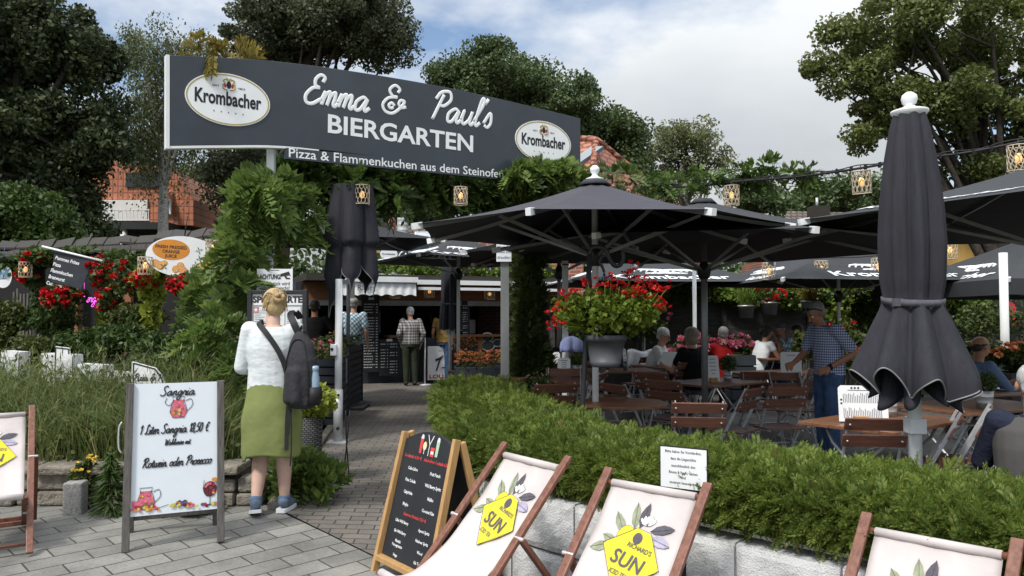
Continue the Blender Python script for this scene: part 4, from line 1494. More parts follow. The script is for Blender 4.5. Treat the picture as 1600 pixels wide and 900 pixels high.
front_line = [(*uw(u, 3.80), 0) for u in (-4.05, -3.2, -2.4, -1.6, -0.8, 0.1, 1.0)]
side_line = [(-0.42, 8.75, 0), (-0.20, 7.4, 0), (0.06, 6.1, 0), (0.36, 5.2, 0)]
hd = thing("hedge", "clipped bright green thuja hedge overhanging the white planter wall", "hedge", (0.4, 5.0, 0))
ho = np.array((0.4, 5.0, 0))
hb = MB()
for line, n, hw, zt, zb in ((front_line, 22500, .40, .71, .40), (side_line, 11500, .44, .73, .24)):
 P, D = hedge_pts(n, line, hw, zt, zb, 1.3)
 fronds(hb, P - ho, D, 0.085, 12, 0.25, 0, 0.15, 0.27, .80)
 P, D = hedge_pts(n // 12, line, hw * 1.04, zt + .015, zb, 4.3)
 fronds(hb, P - ho, D + np.array([0, 0, .4]), 0.12, 14, 0.22, 0, 0.2, 0.22, .75)
# hanging tufts over the wall
for _ in range(2):
 u = random.uniform(-3.7, -0.2)
 x, y = uw(u, 3.36)
 n = random.randint(25, 70)
 q = in_ball(n) * np.array([.11, .08, .12]) + np.array([x, y, random.uniform(.32, .44)])
 d = q - np.array([x + .1, y + .1, .5]) + rng.normal(scale=.05, size=q.shape)
 fronds(hb, q - ho, d, 0.085, 12, 0.25, 0, 0.5, 0.27, .8)
P, D = hedge_pts(260, front_line, .40, .72, .40, 9.1)
fronds(hb, P - ho, D, 0.075, 10, 0.25, 1, 0.3, 0.27, .8)
hb.build("foliage", [L_HEDGE, M("dead_tips", (.20, .12, .05), .9)], hd)
hc = MB()  # solid twig-coloured core added inside the hedge to block light through it
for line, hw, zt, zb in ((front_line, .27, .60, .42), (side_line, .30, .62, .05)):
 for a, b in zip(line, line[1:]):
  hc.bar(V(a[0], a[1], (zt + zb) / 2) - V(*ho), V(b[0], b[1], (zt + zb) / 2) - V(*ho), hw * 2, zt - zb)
hc.build("light_block_core", MAT['twig_core'], hd)


# planter wall: split-face white concrete blocks in two courses
def rough_block(mb, a, b, z0, z1, n, dep=0.14):
 """block from a to b (ground plan), front face roughened outwards along n"""
 du, nz = 14, 9
 ph = random.uniform(0, 50)

 def fn(u, v):
  p = a.lerp(b, 0.012 + u * 0.976)
  z = z0 + 0.006 + (z1 - z0 - 0.012) * v
  e = min(u, 1 - u, v * .8, (1 - v) * .8) * 10
  r = (0.003 * math.sin(u * 23 + ph) * math.sin(v * 17 + ph * 2) + 0.004 * random.random() + 0.005 * math.sin(u * 9 + v * 5 + ph)) * min(1, e) + 0.012 * min(1, e)
  gro = 0.0
  for gx in (0.27, 0.52, 0.77):
   gro += 0.014 * math.exp(-((u - gx) / 0.018) ** 2)
  return V(p.x, p.y, z) + n * (r - gro)
 mb.grid(fn, du, nz, 0, False)
 m_ = (a + b) / 2 - n * dep / 2
 d = (b - a)
 rot = Matrix((d.normalized(), n, V(0, 0, 1))).transposed()
 mb.box(V(m_.x, m_.y, (z0 + z1) / 2) - n * .012, (d.length - .012, dep, z1 - z0 - .008), rot)


pw = MB()
nf = V(-math.sqrt(.5), -math.sqrt(.5), 0)
u = -3.86
while u < 1.0:
 a = V(*uw(u, 3.36), 0)
 b = V(*uw(u + .5, 3.36), 0)
 zg = gh(a.x, a.y)
 rough_block(pw, a, b, 0.11, 0.415 + random.uniform(-.006, .006), nf)
 rough_block(pw, a, b, zg - .12, 0.104, nf)
 u += 0.5
c0 = V(*uw(-3.86, 3.36), 0)
c1 = V(-0.90, 8.8, 0)
d = (c1 - c0)
nn = V(-d.y, d.x, 0).normalized()
if nn.x > 0:
 nn = -nn
k = int(d.length / .5)
for i in range(k):
 a, b = c0.lerp(c1, i / k), c0.lerp(c1, (i + 1) / k)
 rough_block(pw, b, a, -0.20, 0.11, nn)
 if i < 2:
  rough_block(pw, b, a, 0.116, 0.41, nn)
tag(pw.build("planter_wall", MAT['planter']), "white split-face concrete planter wall under the thuja hedge", "wall")

# small white notice standing in the hedge
nt = at(1068, 732, 3.86)
np_ = thing("hedge_notice", "small white printed notice with black edge half buried in the hedge", "notice", (nt.x, nt.y, 0.3))
nd = V(.82, -.5, 0).normalized()
npl = Plane((0, 0, 0), nd, (0, 0, 1))
w2, h2_ = 0.118, 0.10
zc0 = nt.z - 0.3
MB().prism([npl.p(a, zc0 + b, -.008) for a, b in ((-w2 - .006, -h2_ - .006), (w2 + .006, -h2_ - .006), (w2 + .006, h2_ + .006), (-w2 - .006, h2_ + .006))], npl.n * .008).build("board", MAT['black'], np_)
tb = MB()
tb.prism([npl.p(a, zc0 + b, .001) for a, b in ((-w2, -h2_), (w2, -h2_), (w2, h2_), (-w2, h2_))], npl.n * .003, 0)
for i, ln in enumerate(("Bitte haben Sie Verständnis,", "dass die Liegestühle", "ausschliesslich den", "Emma & Paul's Gästen", "und", "unserem hauseigenen")):
 write(tb, npl, ln, 0.0, zc0 + (.075, .040, .005, -.028, -.052, -.078)[i], .0135, 1, d=.0055, bold=.012, w=None, res=1, xs=.86)
tb.build("paper", [MAT['white_plastic'], MAT['ink']], np_)
MB().box((0, .01, zc0 / 2 - .02), (.02, .012, zc0 + .2)).build("stake", MAT['black'], np_)
pn2 = at(1598, 850, 3.45)
pb = MB().box((0, 0, 0), (.16, .01, .12), R(-40))
write(pb, Plane(V(-.06, 0, 0) + V(-.006, -.008, 0), V(.77, -.64, 0), (0, 0, 1)), "Bitte", .05, 0, .03, 1, d=.004)
tag(pb.build("hedge_notice", [MAT['white_plastic'], MAT['blue_print']], None, loc=tuple(pn2)), "pale blue-white notice at the right edge of the photo in front of the hedge", "notice")

# column-shaped cypress behind the hedge, with the grey post and notice beside it
cy = at(826, 600, 9.4)
ct = thing("columnar_cypress", "narrow dark columnar cypress at the far end of the hedge beside a grey post", "cypress", (cy.x, cy.y, gh(cy.x, cy.y)))
cb = MB()
zt = at(822, 395, 9.2).z + .12
for (r, z0, z1, n) in ((.15, .05, zt, 3200), (.20, .35, 1.25, 2100), (.28, .1, .75, 1700)):
 z = rng.uniform(z0, z1, n)
 a = rng.uniform(0, 2 * np.pi, n)
 t = (z - z0) / (z1 - z0)
 rr = r * np.clip(1.15 - 0.45 * t, 0.2, 1) * np.sqrt(rng.uniform(.25, 1.15, n)) * (1 + .22 * np.sin(z * 9 + a * 2))
 P = np.stack([rr * np.cos(a), rr * np.sin(a), z], 1)
 D = np.stack([np.cos(a) * .7, np.sin(a) * .7, np.full(n, .8)], 1) + rng.normal(scale=.35, size=(n, 3))
 fronds(cb, P, D, 0.12, 8, 0.26, 0, 0.2, 0.4, .6)
cb.build("crown", L_CYPR, ct)
MB().tube([(0, 0, 0), (0.01, 0, zt * .5), (0, 0, zt * .92)], [.05, .035, .008], 8).build("trunk", MAT['bark'], ct)
gp2 = at(789, 560, 8.9)
gt = thing("notice_post", "grey steel post with a white keep-out notice left of the columnar cypress", "sign post", (gp2.x, gp2.y, gh(gp2.x, gp2.y)))
ztp = at(789, 384, 8.9).z - gh(gp2.x, gp2.y)
MB().box2((-.05, -.035, 0), (.05, .035, ztp)).build("post", MAT['alu'], gt, bevel=.006)
a, b = at(775.5, 408.5, 8.8), at(799, 380, 8.8)
nb = MB().box2((a.x - gp2.x, -.075, a.z - gh(gp2.x, gp2.y)), (b.x - gp2.x, -.06, b.z - gh(gp2.x, gp2.y)))
zz = a.z - gh(gp2.x, gp2.y)
p3 = Plane(((a.x + b.x) / 2 - gp2.x, -.0755, zz), (1, 0, 0), (0, 0, 1))
for t, y in (("Hunde", .158), ("bleiben bitte", .10), ("draußen", .035)):
 write(nb, p3, t, 0, y, .030, 1, w=.15 if t != "bleiben bitte" else .17, d=.003)
nb.build("notice", [MAT['white_plastic'], MAT['blue_print']], gt)

# ================================================================== wild grass, shrubs and stones on the bank
def bank_pts(n, x0, x1, y0, y1):
 y = rng.uniform(y0, y1, n)
 x = rng.uniform(x0, x1, n) - 0.13 * (y - 6)
 z = np.array([bank_h(a, b) for a, b in zip(x, y)])
 return np.stack([x, y, z], 1)


gb = MB()
P = bank_pts(24000, -6.2, -2.2, 6.25, 8.1)
cl = np.sin(P[:, 0] * 4.3) * np.cos(P[:, 1] * 3.1 + P[:, 0])
blades(gb, P, rng.uniform(.16, .42, len(P)) * (1 + .45 * cl) * (1.1 - .3 * (P[:, 1] - 6.2)), 0.013, 0.75)
P = bank_pts(5200, -6.0, -2.3, 6.15, 7.6)
blades(gb, P, rng.uniform(.35, .72, len(P)), 0.009, 0.9)
P = bank_pts(5200, -5.9, -2.2, 6.15, 8.2)
P[:, 2] += rng.uniform(.05, .4, len(P))
v, f = leaf_quads(P, .055, .6, .5)
gb.arr(v, f, 1)
# seed heads
P = bank_pts(520, -5.8, -2.5, 6.2, 7.6)
P[:, 2] += rng.uniform(.45, .72, len(P))
v, f = leaf_quads(P, .10, .13, 0, 0, np.tile([0, 0, 1.0], (len(P), 1)))
gb.arr(v, f, 0)
tag(gb.build("grass", [L_GRASS, L_SHRUB2]), "unmown wild grass and weeds covering the bank behind the deckchair", "grass", kind='stuff')


def shrub(name, label, px, py, Y, rx, ry, mat, n=2600, size=.05, depth=None, cat="shrub", group="shrubs on the planted bank", aspect=.55, stems=7, frond=False, flowers=None):
 c = at(px, py, Y)
 s = Y / 1200
 zg = max(0.0, bank_h(c.x, c.y)) if c.x < -1.9 else gh(c.x, c.y)
 t = thing(name, label, cat, (c.x, c.y, zg), 0, group)
 r = np.array([rx * s, depth or rx * s * .8, ry * s])
 cz = c.z - zg
 m = MB()
 k = max(8, n // 110)
 cc = in_ball(k, .3) * r * .8 + np.array([0, 0, cz])
 P = np.concatenate([in_ball(110, .2) * (r * rng.uniform(.28, .5)) + q for q in cc])
 P[:, 2] = np.maximum(P[:, 2], .02)
 if frond:
  d = P - np.array([0, 0, cz - .2]) + rng.normal(scale=.15, size=P.shape)
  fronds(m, P[::4], d[::4], size * 3.2, 7, .4, 0, .4, .45)
 else:
  v, f = leaf_quads(P, size, aspect, .5)
  m.arr(v, f, 0)
 m.build("foliage", mat, t)
 sb = MB()
 for i in range(stems):
  e = Vector(cc[rng.integers(k)])
  sb.tube([(random.uniform(-.06, .06), random.uniform(-.06, .06), 0), e * .5 + V(random.uniform(-.05, .05), 0, 0), e], [.012, .009, .004], 5)
 sb.build("stem", MAT['stem'], t)
 if flowers:
  fm, fn, fs = flowers
  q = unit(fn)
  q[:, 2] = np.abs(q[:, 2])
  P = q * r * rng.uniform(.85, 1.12, (fn, 1)) + np.array([0, 0, cz])
  blossoms(P, fs).build("blossom", fm, t)
 return t


def blossoms(P, size, petals=6, per=3, mb=None, m=0):
 """flower heads: each a little ball of petals"""
 mb = mb or MB()
 Q = np.repeat(P, per * petals, axis=0)
 d = unit(len(Q))
 d[:, 2] = d[:, 2] * .6 + .15
 Q = Q + d * size * .55
 v, f = leaf_quads(Q, size * .9, .8, .3, 0, d, .35)
 return mb.arr(v, f, m)


for i, (px, py, Y, rx, ry, mt, lab) in enumerate([
 (35, 560, 8.9, 48, 40, L_SHRUB2, "olive shrub at the left edge of the bank behind the tall grass"),
 (120, 545, 9.2, 42, 30, L_SHRUB, "green shrub growing above the white blocks with the black framed board"),
 (185, 535, 9.0, 45, 34, L_SHRUB, "dark green shrub below the red flowers and orange juice sign"),
 (255, 560, 8.5, 48, 50, L_SHRUB, "dense dark leaved shrub behind the sangria board's top"),
 (310, 600, 7.6, 34, 44, L_SHRUB2, "shrub between the sangria board and the wisteria"),
 (75, 500, 10.2, 62, 30, L_SHRUB, "leafy shrub at the foot of the pergola posts under the black menu banner"),
 (210, 495, 9.8, 50, 22, L_SHRUB2, "yellowish shrub beneath the hanging pot of the pergola"),
 (8, 505, 10.0, 30, 40, L_SHRUB2, "shrub below the pale blue oval sign"),
 (300, 545, 8.8, 40, 44, L_SHRUB, "bush against the wisteria stems left of the menu case"),
 (395, 560, 8.0, 22, 80, L_CYPR, "dark evergreen bush directly behind the blond woman"),
]):
 shrub("garden_shrub", lab, px, py, Y, rx, ry, mt, 3000, .06)
shrub("wild_bush", "tangled wild bush beside the left deckchair", 125, 690, 6.5, 60, 55, L_GRASS, 1500, .07, .35, stems=20, aspect=.3)
shrub("wild_bush", "leafy weeds overhanging the stone edging behind the sangria board", 330, 690, 6.3, 26, 60, L_SHRUB2, 1400, .06, .22)
shrub("low_fern", "ferny green plant spilling onto the path at the woman's feet", 470, 745, 6.35, 34, 16, L_WIST, 420, .07, .2, "plant", frond=True)
shrub("low_fern", "small fern at the foot of the granite post", 300, 800, 5.85, 24, 10, L_SHRUB2, 120, .05, .1, "plant", frond=True)
# tall spruce-like weed in front of the wall
wp = at(172, 815, 5.78)
wt = thing("tall_weed", "upright narrow-leaved weed growing from the pavers beside the granite post", "plant", (wp.x, wp.y, gh(wp.x, wp.y)))
wb = MB()
n = 420
z = rng.uniform(.03, .44, n)
a = rng.uniform(0, 6.28, n)
rr = .13 * (1 - z / .5)
P = np.stack([np.cos(a) * rr * .4, np.sin(a) * rr * .4, z], 1)
D = np.stack([np.cos(a), np.sin(a), np.full(n, -.35)], 1)
v, f = leaf_quads(P + D * rr[:, None] * .5, .14, .12, .4, 0, D, .2)
wb.arr(v, f, 0)
wb.build("foliage", L_SHRUB, wt)
MB().tube([(0, 0, 0), (0, 0, .45)], [.008, .003], 5).build("stem", MAT['stem'], wt)
wb = shrub("yellow_weed", "yellow-flowering weed beside the granite post", 135, 745, 5.95, 20, 34, L_SHRUB2, 500, .05, .12, "plant", None, flowers=(L_YELLOW, 10, .02))

# white curved planter blocks with small boards on the bank
for i, (px0, px1, py0, py1, Y, lab) in enumerate([
 (62, 112, 552, 585, 8.0, "white concrete planter block left of the small framed board"),
 (113, 160, 568, 592, 7.8, "white concrete planter block right of the small framed board"),
 (160, 208, 580, 598, 7.6, "low white concrete block leading to the leaning white board"),
 (0, 28, 548, 570, 8.2, "white concrete block at the left edge of the bank")]):
 a, b = at(px0, py1 + 40, Y + .1), at(px1, py1 + 46, Y - .2)
 mb = MB()
 o = (a + b) / 2
 zt = at((px0 + px1) / 2, py0, Y).z
 zb = bank_h(o.x, o.y) - .1
 A, B = V(a.x - o.x, a.y - o.y, 0), V(b.x - o.x, b.y - o.y, 0)
 dd = (B - A).normalized()
 rough_block(mb, A, B, 0, max(.2, zt - zb), V(dd.y, -dd.x, 0), .10)
 tag(mb.build("planter_block", MAT['planter'], None, loc=(o.x, o.y, zb)), lab, "concrete block", "white blocks on the bank")


def bank_board(lab, pts, Y0, Y1, texts):
 P = [at(px, py, Y0 + (Y1 - Y0) * t) for px, py, t in pts]
 o = P[0].copy()
 t = thing("bank_board", lab, "sign board", tuple(o))
 u = (P[1] - P[0]).normalized()
 nrm = u.cross(V(0, 0, 1)).normalized()
 v = nrm.cross(u)
 MB().prism([p - o - nrm * .02 for p in P], nrm * .02).build("board", MAT['white_paint'], t)
 c = sum((p - o for p in P), V(0, 0, 0)) / len(P)
 pl = Plane((0, 0, 0), u, (nrm.cross(u) * -1 if (nrm.cross(u)).z < 0 else nrm.cross(u)))
 if pl.n.y > 0:
  pl.n = -pl.n
 lb = MB()
 for i in range(len(P)):
  a, b = P[i] - o, P[(i + 1) % len(P)] - o
  a, b = a.lerp(c, .10), b.lerp(c, .10)
  lb.bar(a + nrm * .002, b + nrm * .002, .012, .003, nrm)
 for fn in texts:
  fn(lb, pl)
 lb.build("print", MAT['ink'], t)
 st = MB()
 for k in (0, 1):
  p = P[k] - o
  st.box((p.x + u.x * (.04 if k == 0 else -.04), p.y + .03, p.z - .25), (.03, .02, .6))
 st.build("stake", MAT['dark_trim'], t)


bank_board("small white board with black border line standing on the bank", [(85, 583, 0), (111, 583, 1), (108, 543.5, 1), (86, 541, 0)], 7.9, 7.9,
  [lambda m, p: write(m, p, "Pizza & Flammenkuchen", .075, .13, .012, 0, d=.003, w=.10, res=1), lambda m, p: write(m, p, "Steinofen", .075, .11, .010, 0, d=.003, res=1)])
bank_board("white board with curved top reading Pizza in script behind the sangria board", [(205, 612, 0), (262, 612, 1), (252, 586, 1), (243, 575, .8), (206, 565, 0)], 7.0, 7.0,
  [lambda m, p: script(m, p, "Pizza & Fl", .15, .10, .030, .0035, 0, 'c', .3, .003)])

# ================================================================== pergola on the left
PY = 10.6
pg = thing("pergola", "dark weathered timber pergola with shingled roof strip on the left", "pergola", (-5.6, PY, 0))
po = V(-5.6, PY, 0)
for px in (62, 107, 167, 243, 349):
 b, t = at(px, 560, PY), at(px, 392, PY)
 m = MB().bar(V(b.x, b.y, .3) - po, V(t.x, t.y, t.z) - po, .11, .11, (0, 1, 0))
 m.build("post", MAT['old_wood'], pg, bevel=.008)
rb = MB()
for row in range(2):
 x = -60
 while x < 318:
  w = random.uniform(24, 32)
  yy = 385 - (x + 60) * 0.043 + row * 11 - (6 if 240 < x else 0)
  a = at(x, yy + 9, PY - .35 + .35 * (1 - row)) - po
  b = at(x + w - 1.5, yy + 8, PY - .35 + .35 * (1 - row)) - po
  c = at(x + w + 6, yy - 3, PY + .2 + .35 * (1 - row)) - po
  d = at(x + 7, yy - 2, PY + .2 + .35 * (1 - row)) - po
  dz_ = V(0, 0, random.uniform(-.03, .03))
  rb.prism([a + dz_, b + dz_ * .2, c - dz_, d + dz_], (0, 0, .03))
  x += w
rb.build("roof", MAT['dark_trim'], pg)
bm_ = MB()
for dy in (-.2, .45):
 a, b = at(-80, 408, PY) - po, at(352, 385, PY) - po
 bm_.bar(V(a.x, dy, a.z), V(b.x, dy, b.z), .09, .13)
bm_.build("beam", MAT['old_wood'], pg)

sh = thing("garden_shed", "dark open timber shed with orange door posts under the pergola", "shed", (-7.2, 13.4, 0))
so2 = V(-7.2, 13.4, 0)
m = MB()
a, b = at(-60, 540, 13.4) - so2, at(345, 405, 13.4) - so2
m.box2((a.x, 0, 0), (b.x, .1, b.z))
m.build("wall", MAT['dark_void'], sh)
for px0, px1 in ((115, 125), (179, 190), (194, 207)):
 a, b = at(px0, 540, 13.25) - so2, at(px1, 440, 13.25) - so2
 MB().box2((a.x, -.2, 0), (b.x, -.1, b.z)).build("door_post", MAT['kiosk_wood'], sh)
m = MB()
for k in range(7):
 a, b = at(24 + k * 5.4, 540, 13.1) - so2, at(28.6 + k * 5.4, 455, 13.1) - so2
 m.box2((a.x, -.4, 0), (b.x, -.37, b.z + random.uniform(-.05, .05)))
m.build("board_screen", MAT['old_wood'], sh)
a, b = at(211, 520, 13.1) - so2, at(232, 478, 13.1) - so2
MB().box2((a.x, -.4, a.z), (b.x, -.37, b.z)).build("notice_board", MAT['fence'], sh)
ns = MB()
npt = at(125, 474, 12.9)
npl2 = Plane(npt, (1, 0, 0), (0, 0, 1))
script(ns, npl2, "Biergarten", 0.0, 0.02, .078, .0045, 0, 'l', .3, 0, .78)
for q in (0.05, .55):
 ns.tube([npl2.p(q, .25, -.03), npl2.p(q, .55, -.03)], .003, 4)
tag(ns.build("neon_sign", MAT['neon']), "glowing pink neon script between red flowers in the dark shed", "neon sign")

# hanging signs on the pergola
bn = thing("menu_banner", "tilted black cloth banner listing dishes in white, hung from a pole on the pergola", "banner", tuple(at(80, 390, 9.9)))
bo = at(80, 390, 9.9)
C4 = [at(80, 440, 9.9), at(127, 452, 9.8), at(146, 404, 9.8), at(85, 389, 9.9)]
ub = (C4[2] - C4[3]).normalized()
nb_ = ub.cross(V(0, 0, 1)).normalized()
C4[0], C4[1] = hit(80, 440, C4[3], nb_), hit(127, 452, C4[3], nb_)
MB().prism([p - bo for p in C4], -nb_ * .008).build("cloth", MAT['box_grey'], bn)
MB().tube([at(66, 385, 9.88) - bo, at(160, 408, 9.78) - bo], .014, 8).build("pole", MAT['white_paint'], bn)
bt = MB()
bpl = Plane((C4[3] - bo), ub, nb_.cross(ub) if nb_.cross(ub).z > 0 else -nb_.cross(ub))
bpl.n = nb_ if nb_.y < 0 else -nb_
for i, ln in enumerate(("Pommes Frites", "Pizza", "Flammkuchen", "Bratwurst", "Currywurst")):
 write(bt, bpl, ln, .045 - i * .012, -.125 - i * .085, .045, 0, align='l', bold=.022, shear=.12, d=.004, res=2, xs=.93)
bt.build("lettering", MAT['letter_white'], bn)

jo = at(286, 401, 9.3)
js = thing("juice_sign", "oval white orange juice sign with fruit pictures hanging on the pergola", "sign", tuple(jo))
jpl = Plane((0, 0, 0), V(1, .12, -.06), V(.05, 0, 1))
s9 = 9.3 / 1200
rx, ry = 56 * s9, 32 * s9
MB().prism([jpl.p(x, y, -.015) for x, y in oval(0, 0, rx, ry, 48)], jpl.n * .015).build("panel", MAT['white_plastic'], js)
jm = [M("orange_print", (0.62, 0.24, 0.03), 0.6, var=.1), MAT['ink'], M("orange_flesh", (0.68, 0.33, 0.08), 0.6, var=.25, vs=40), M("juice_yellow", (0.55, 0.40, 0.03), 0.6, var=.15, vs=14), MAT['letter_white'], M("print_green", (0.06, 0.14, 0.03), 0.6)]
jb = MB()
patch(jb, jpl, oval(-.33 * rx, .30 * ry, .50 * rx, .50 * ry, 36), 0, .002)
for t, y in (("FRESH PRESSED", .36), ("ORANGE", .14), ("JUICE", -.08)):
 write(jb, jpl, t, -.33 * rx, y * ry, .15 * ry, 1, w={13: .84, 6: .46, 5: .32}[len(t)] * rx, bold=.02, d=.004)
for x, y, r in ((-.72, -.40, .16), (-.60, -.50, .17), (-.05, -.46, .15), (-.17, -.64, .15), (.02, -.66, .16), (.52, -.52, .25), (-.48, -.38, .12)):
 patch(jb, jpl, oval(x * rx, y * ry, r * rx * .68, r * rx * .68, 20), 0, .0025 + x * .0005)
 patch(jb, jpl, oval(x * rx, y * ry, r * rx * .56, r * rx * .56, 20), 2, .0045 + x * .0005)
 for q in range(6):
  a = q * math.pi / 3
  patch(jb, jpl, [(x * rx, y * ry), (x * rx + r * rx * .5 * math.cos(a), y * ry + r * rx * .5 * math.sin(a)), (x * rx + r * rx * .5 * math.cos(a + .1), y * ry + r * rx * .5 * math.sin(a + .1))], 4, .0065)
patch(jb, jpl, [(.58 * rx, -.62 * ry), (.70 * rx, .68 * ry), (.93 * rx, .35 * ry), (.985 * rx, -.05 * ry), (.80 * rx, -.57 * ry)], 3, .002)
for x, y in ((.42, .35), (.46, -.05), (.36, -.35), (-.50, -.55)):
 for q in range(4):
  a = q * 1.5 + x
  patch(jb, jpl, [(x * rx, y * ry), (x * rx + .06 * rx * math.cos(a - .25), y * ry + .06 * rx * math.sin(a - .25)), (x * rx + .12 * rx * math.cos(a), y * ry + .12 * rx * math.sin(a)), (x * rx + .06 * rx * math.cos(a + .25), y * ry + .06 * rx * math.sin(a + .25))], 5, .0075 + q * .0004)
jb.build("print", jm, js)
MB().tube([jpl.p(0, ry, -.01), jpl.p(0.02, ry + .25, -.01)], .008, 6).build("hanger", MAT['dark_steel'], js)

bs = at(6, 432, 10.3)
bb = MB()
bpl3 = Plane((0, 0, 0), (1, 0, 0), (0, 0, 1))
bb.prism([bpl3.p(x, y, 0) for x, y in oval(0, 0, .115, .155, 32)], V(0, -.012, 0), 0)
patch(bb, bpl3, oval(0, .05, .085, .06, 24), 1, .014)
write(bb, bpl3, "Slush", 0, -.04, .035, 2, d=.014, bold=.01)
bb.tube([(0, 0, .15), (0, 0, .4)], .004, 5, 2)
tag(bb.build("oval_plaque", [MAT['white_plastic'], M("pale_blue_print", (.35, .55, .68), .6), MAT['blue_print']], None, loc=tuple(bs)), "pale blue and white oval sign hanging at the left edge", "sign")


# red begonias trailing from pots on the pergola
def begonia(px, py, Y, rx, ry, lab, nf=40, pot=True, leafm=None):
 c = at(px, py, Y)
 s = Y / 1200
 t = thing("hanging_begonia", lab, "hanging flowers", tuple(c), 0, "red begonias hanging on the pergola")
 r = np.array([rx * s, .22, ry * s])
 m = MB()
 P = in_ball(320, .2) * r * 1.1
 v, f = leaf_quads(P, .085, .6, .4, .2)
 m.arr(v, f, 0)
 m.build("foliage", leafm or L_SHRUB, t)
 q = in_ball(nf, .3) * r
 q[:, 1] = -np.abs(q[:, 1]) * 1.1 - .03
 blossoms(q, .055, 5, 3).build("blossom", L_CRIMSON, t)
 if pot:
  MB().lathe([(.085, -.16), (.125, .05), (.135, .05), (.135, .08), (.12, .08), (.11, .02)], (0, .05, -.02), 18).build("pot", MAT['pot_grey'], t)
  hg = MB()
  for k in range(3):
   a = k * 2.1
   hg.tube([(.12 * math.cos(a), .05 + .12 * math.sin(a), .06), (0, .05, .5)], .003, 4)
  hg.build("hanger", MAT['dark_steel'], t)
 return t


begonia(48, 425, 10.2, 14, 26, "small red begonia clump left of the black menu banner", 16, False)
begonia(100, 465, 9.95, 32, 22, "wide red begonia cascade under the black menu banner", 60, True)
begonia(162, 425, 10.0, 20, 26, "red begonia right beside the black menu banner's edge", 34, False)
begonia(200, 432, 9.8, 26, 30, "begonia in a dark hanging pot between the banner and the juice sign", 14, True)
begonia(228, 436, 9.5, 18, 16, "red begonia with pale leaves at the juice sign's left end", 26, False, L_LIME)
begonia(298, 445, 9.35, 34, 20, "crimson begonias trailing below the orange juice sign", 48, True)
begonia(62, 400, 10.1, 18, 14, "few red blossoms above the black menu banner's left corner", 8, False)
begonia(172, 470, 9.9, 14, 26, "red blossoms hanging beside the pink neon script", 16, False)


def creeper(lab, blobs, n, size, mat, stems):
 t = thing("creeper", lab, "climbing plant", tuple(blobs[0][0]))
 o = np.array(blobs[0][0])
 m = MB()
 for c, r, k in blobs:
  P = in_ball(int(n * k), .2) * np.array(r) + np.array(c) - o
  v, f = leaf_quads(P, size, .75, .3, .4)
  m.arr(v, f, 0)
 m.build("foliage", mat, t)
 sb = MB()
 for st in stems:
  sb.tube([p - Vector(o) for p in spline([tuple(q) for q in st], 5)], .012, 5)
 sb.build("stem", MAT['stem'], t)
 return t


creeper("lime green creeper winding up the pergola post below the orange juice sign", [BL(240, 455, 9.6, 22, 26, 1, .12), BL(236, 490, 9.6, 16, 26, .8, .12), BL(248, 425, 9.55, 14, 18, .4, .1)], 190, .11, L_LIME, [[at(243, 560, 9.7), at(240, 480, 9.65), at(246, 420, 9.6)]])
creeper("lime green creeper on the pergola post beside the neon script", [BL(163, 500, 10.2, 12, 26, 1, .1), BL(156, 520, 10.2, 10, 14, .4, .1), BL(170, 480, 10.2, 10, 14, .4, .1)], 130, .10, L_LIME, [[at(168, 545, 10.3), at(164, 500, 10.25), at(168, 450, 10.2)]])
creeper("green creeper covering the pergola roof edge above the red flowers", [BL(130, 395, 10.4, 40, 10, 1, .2), BL(180, 405, 10.2, 30, 16, 1, .2), BL(215, 412, 10.0, 22, 20, .8, .2), BL(60, 405, 10.3, 40, 14, 1, .2), BL(20, 415, 10.4, 24, 20, .6, .2)], 260, .09, L_SHRUB, [[at(30, 410, 10.4), at(130, 397, 10.4), at(225, 400, 10.1)]])
creeper("twisted bare vine with few leaves on the pergola's front left post", [BL(62, 470, 10.4, 14, 30, 1, .12)], 120, .09, L_SHRUB, [[at(63, 545, 10.45), at(58, 510, 10.4), at(66, 480, 10.45), at(60, 440, 10.4)]])
# ================================================================== kiosk at the end of the path
KP = V(-4.4, 15.9, 0)
KA = math.atan2(0.381, 0.9246)
kiosk = thing("kiosk", "long low food kiosk with wood counter, awning and dark serving hatches at the path's end", "kiosk", KP, KA)
KM = Matrix.Translation(KP) @ Matrix.Rotation(KA, 4, 'Z')
KI = KM.inverted()


def K(px, py, off=0.0):
 """photo pixel on the kiosk front (moved off metres towards the path), in kiosk coordinates"""
 n = KM.to_3x3() @ V(0, -1, 0)
 return KI @ hit(px, py, KP + n * off, n)


def KW(p):
 return KM @ Vector(p)


def kbox(name, px0, py0, px1, py1, y0, y1, mat, off=0.0, parent=None, bevel=0):
 a, b = K(px0, py1, off), K(px1, py0, off)
 return MB().box2((min(a.x, b.x), y0, min(a.z, b.z)), (max(a.x, b.x), y1, max(a.z, b.z))).build(name, mat, parent or kiosk, bevel)


xl, xr = K(470, 500).x, K(985, 500).x
ztop = K(650, 441).z
MB().box2((xl, -.75, ztop - .02), (xr, 3.0, ztop + .12)).build("roof", MAT['dark_trim'], kiosk)
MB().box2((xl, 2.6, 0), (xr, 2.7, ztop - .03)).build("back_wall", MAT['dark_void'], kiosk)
MB().box2((xl - .12, -.1, 0), (xl, 2.6, ztop - .03)).build("side_wall", MAT['box_grey'], kiosk)
MB().box2((xr, -.1, 0), (xr + .12, 2.6, ztop - .03)).build("side_wall", MAT['box_grey'], kiosk)
zf = K(700, 470).z
MB().box2((xl, -.05, zf), (xr, .05, ztop - .03)).build("fascia", MAT['kiosk_wood'], kiosk)
zl_ = K(700, 478).z
MB().box2((xl, -.07, zl_), (xr, .07, zf - .004)).build("lintel", MAT['alu'], kiosk)
MB().box2((xl, .02, 0), (xr, .10, .86)).build("counter_front", MAT['box_grey'], kiosk)
ct_ = MB()
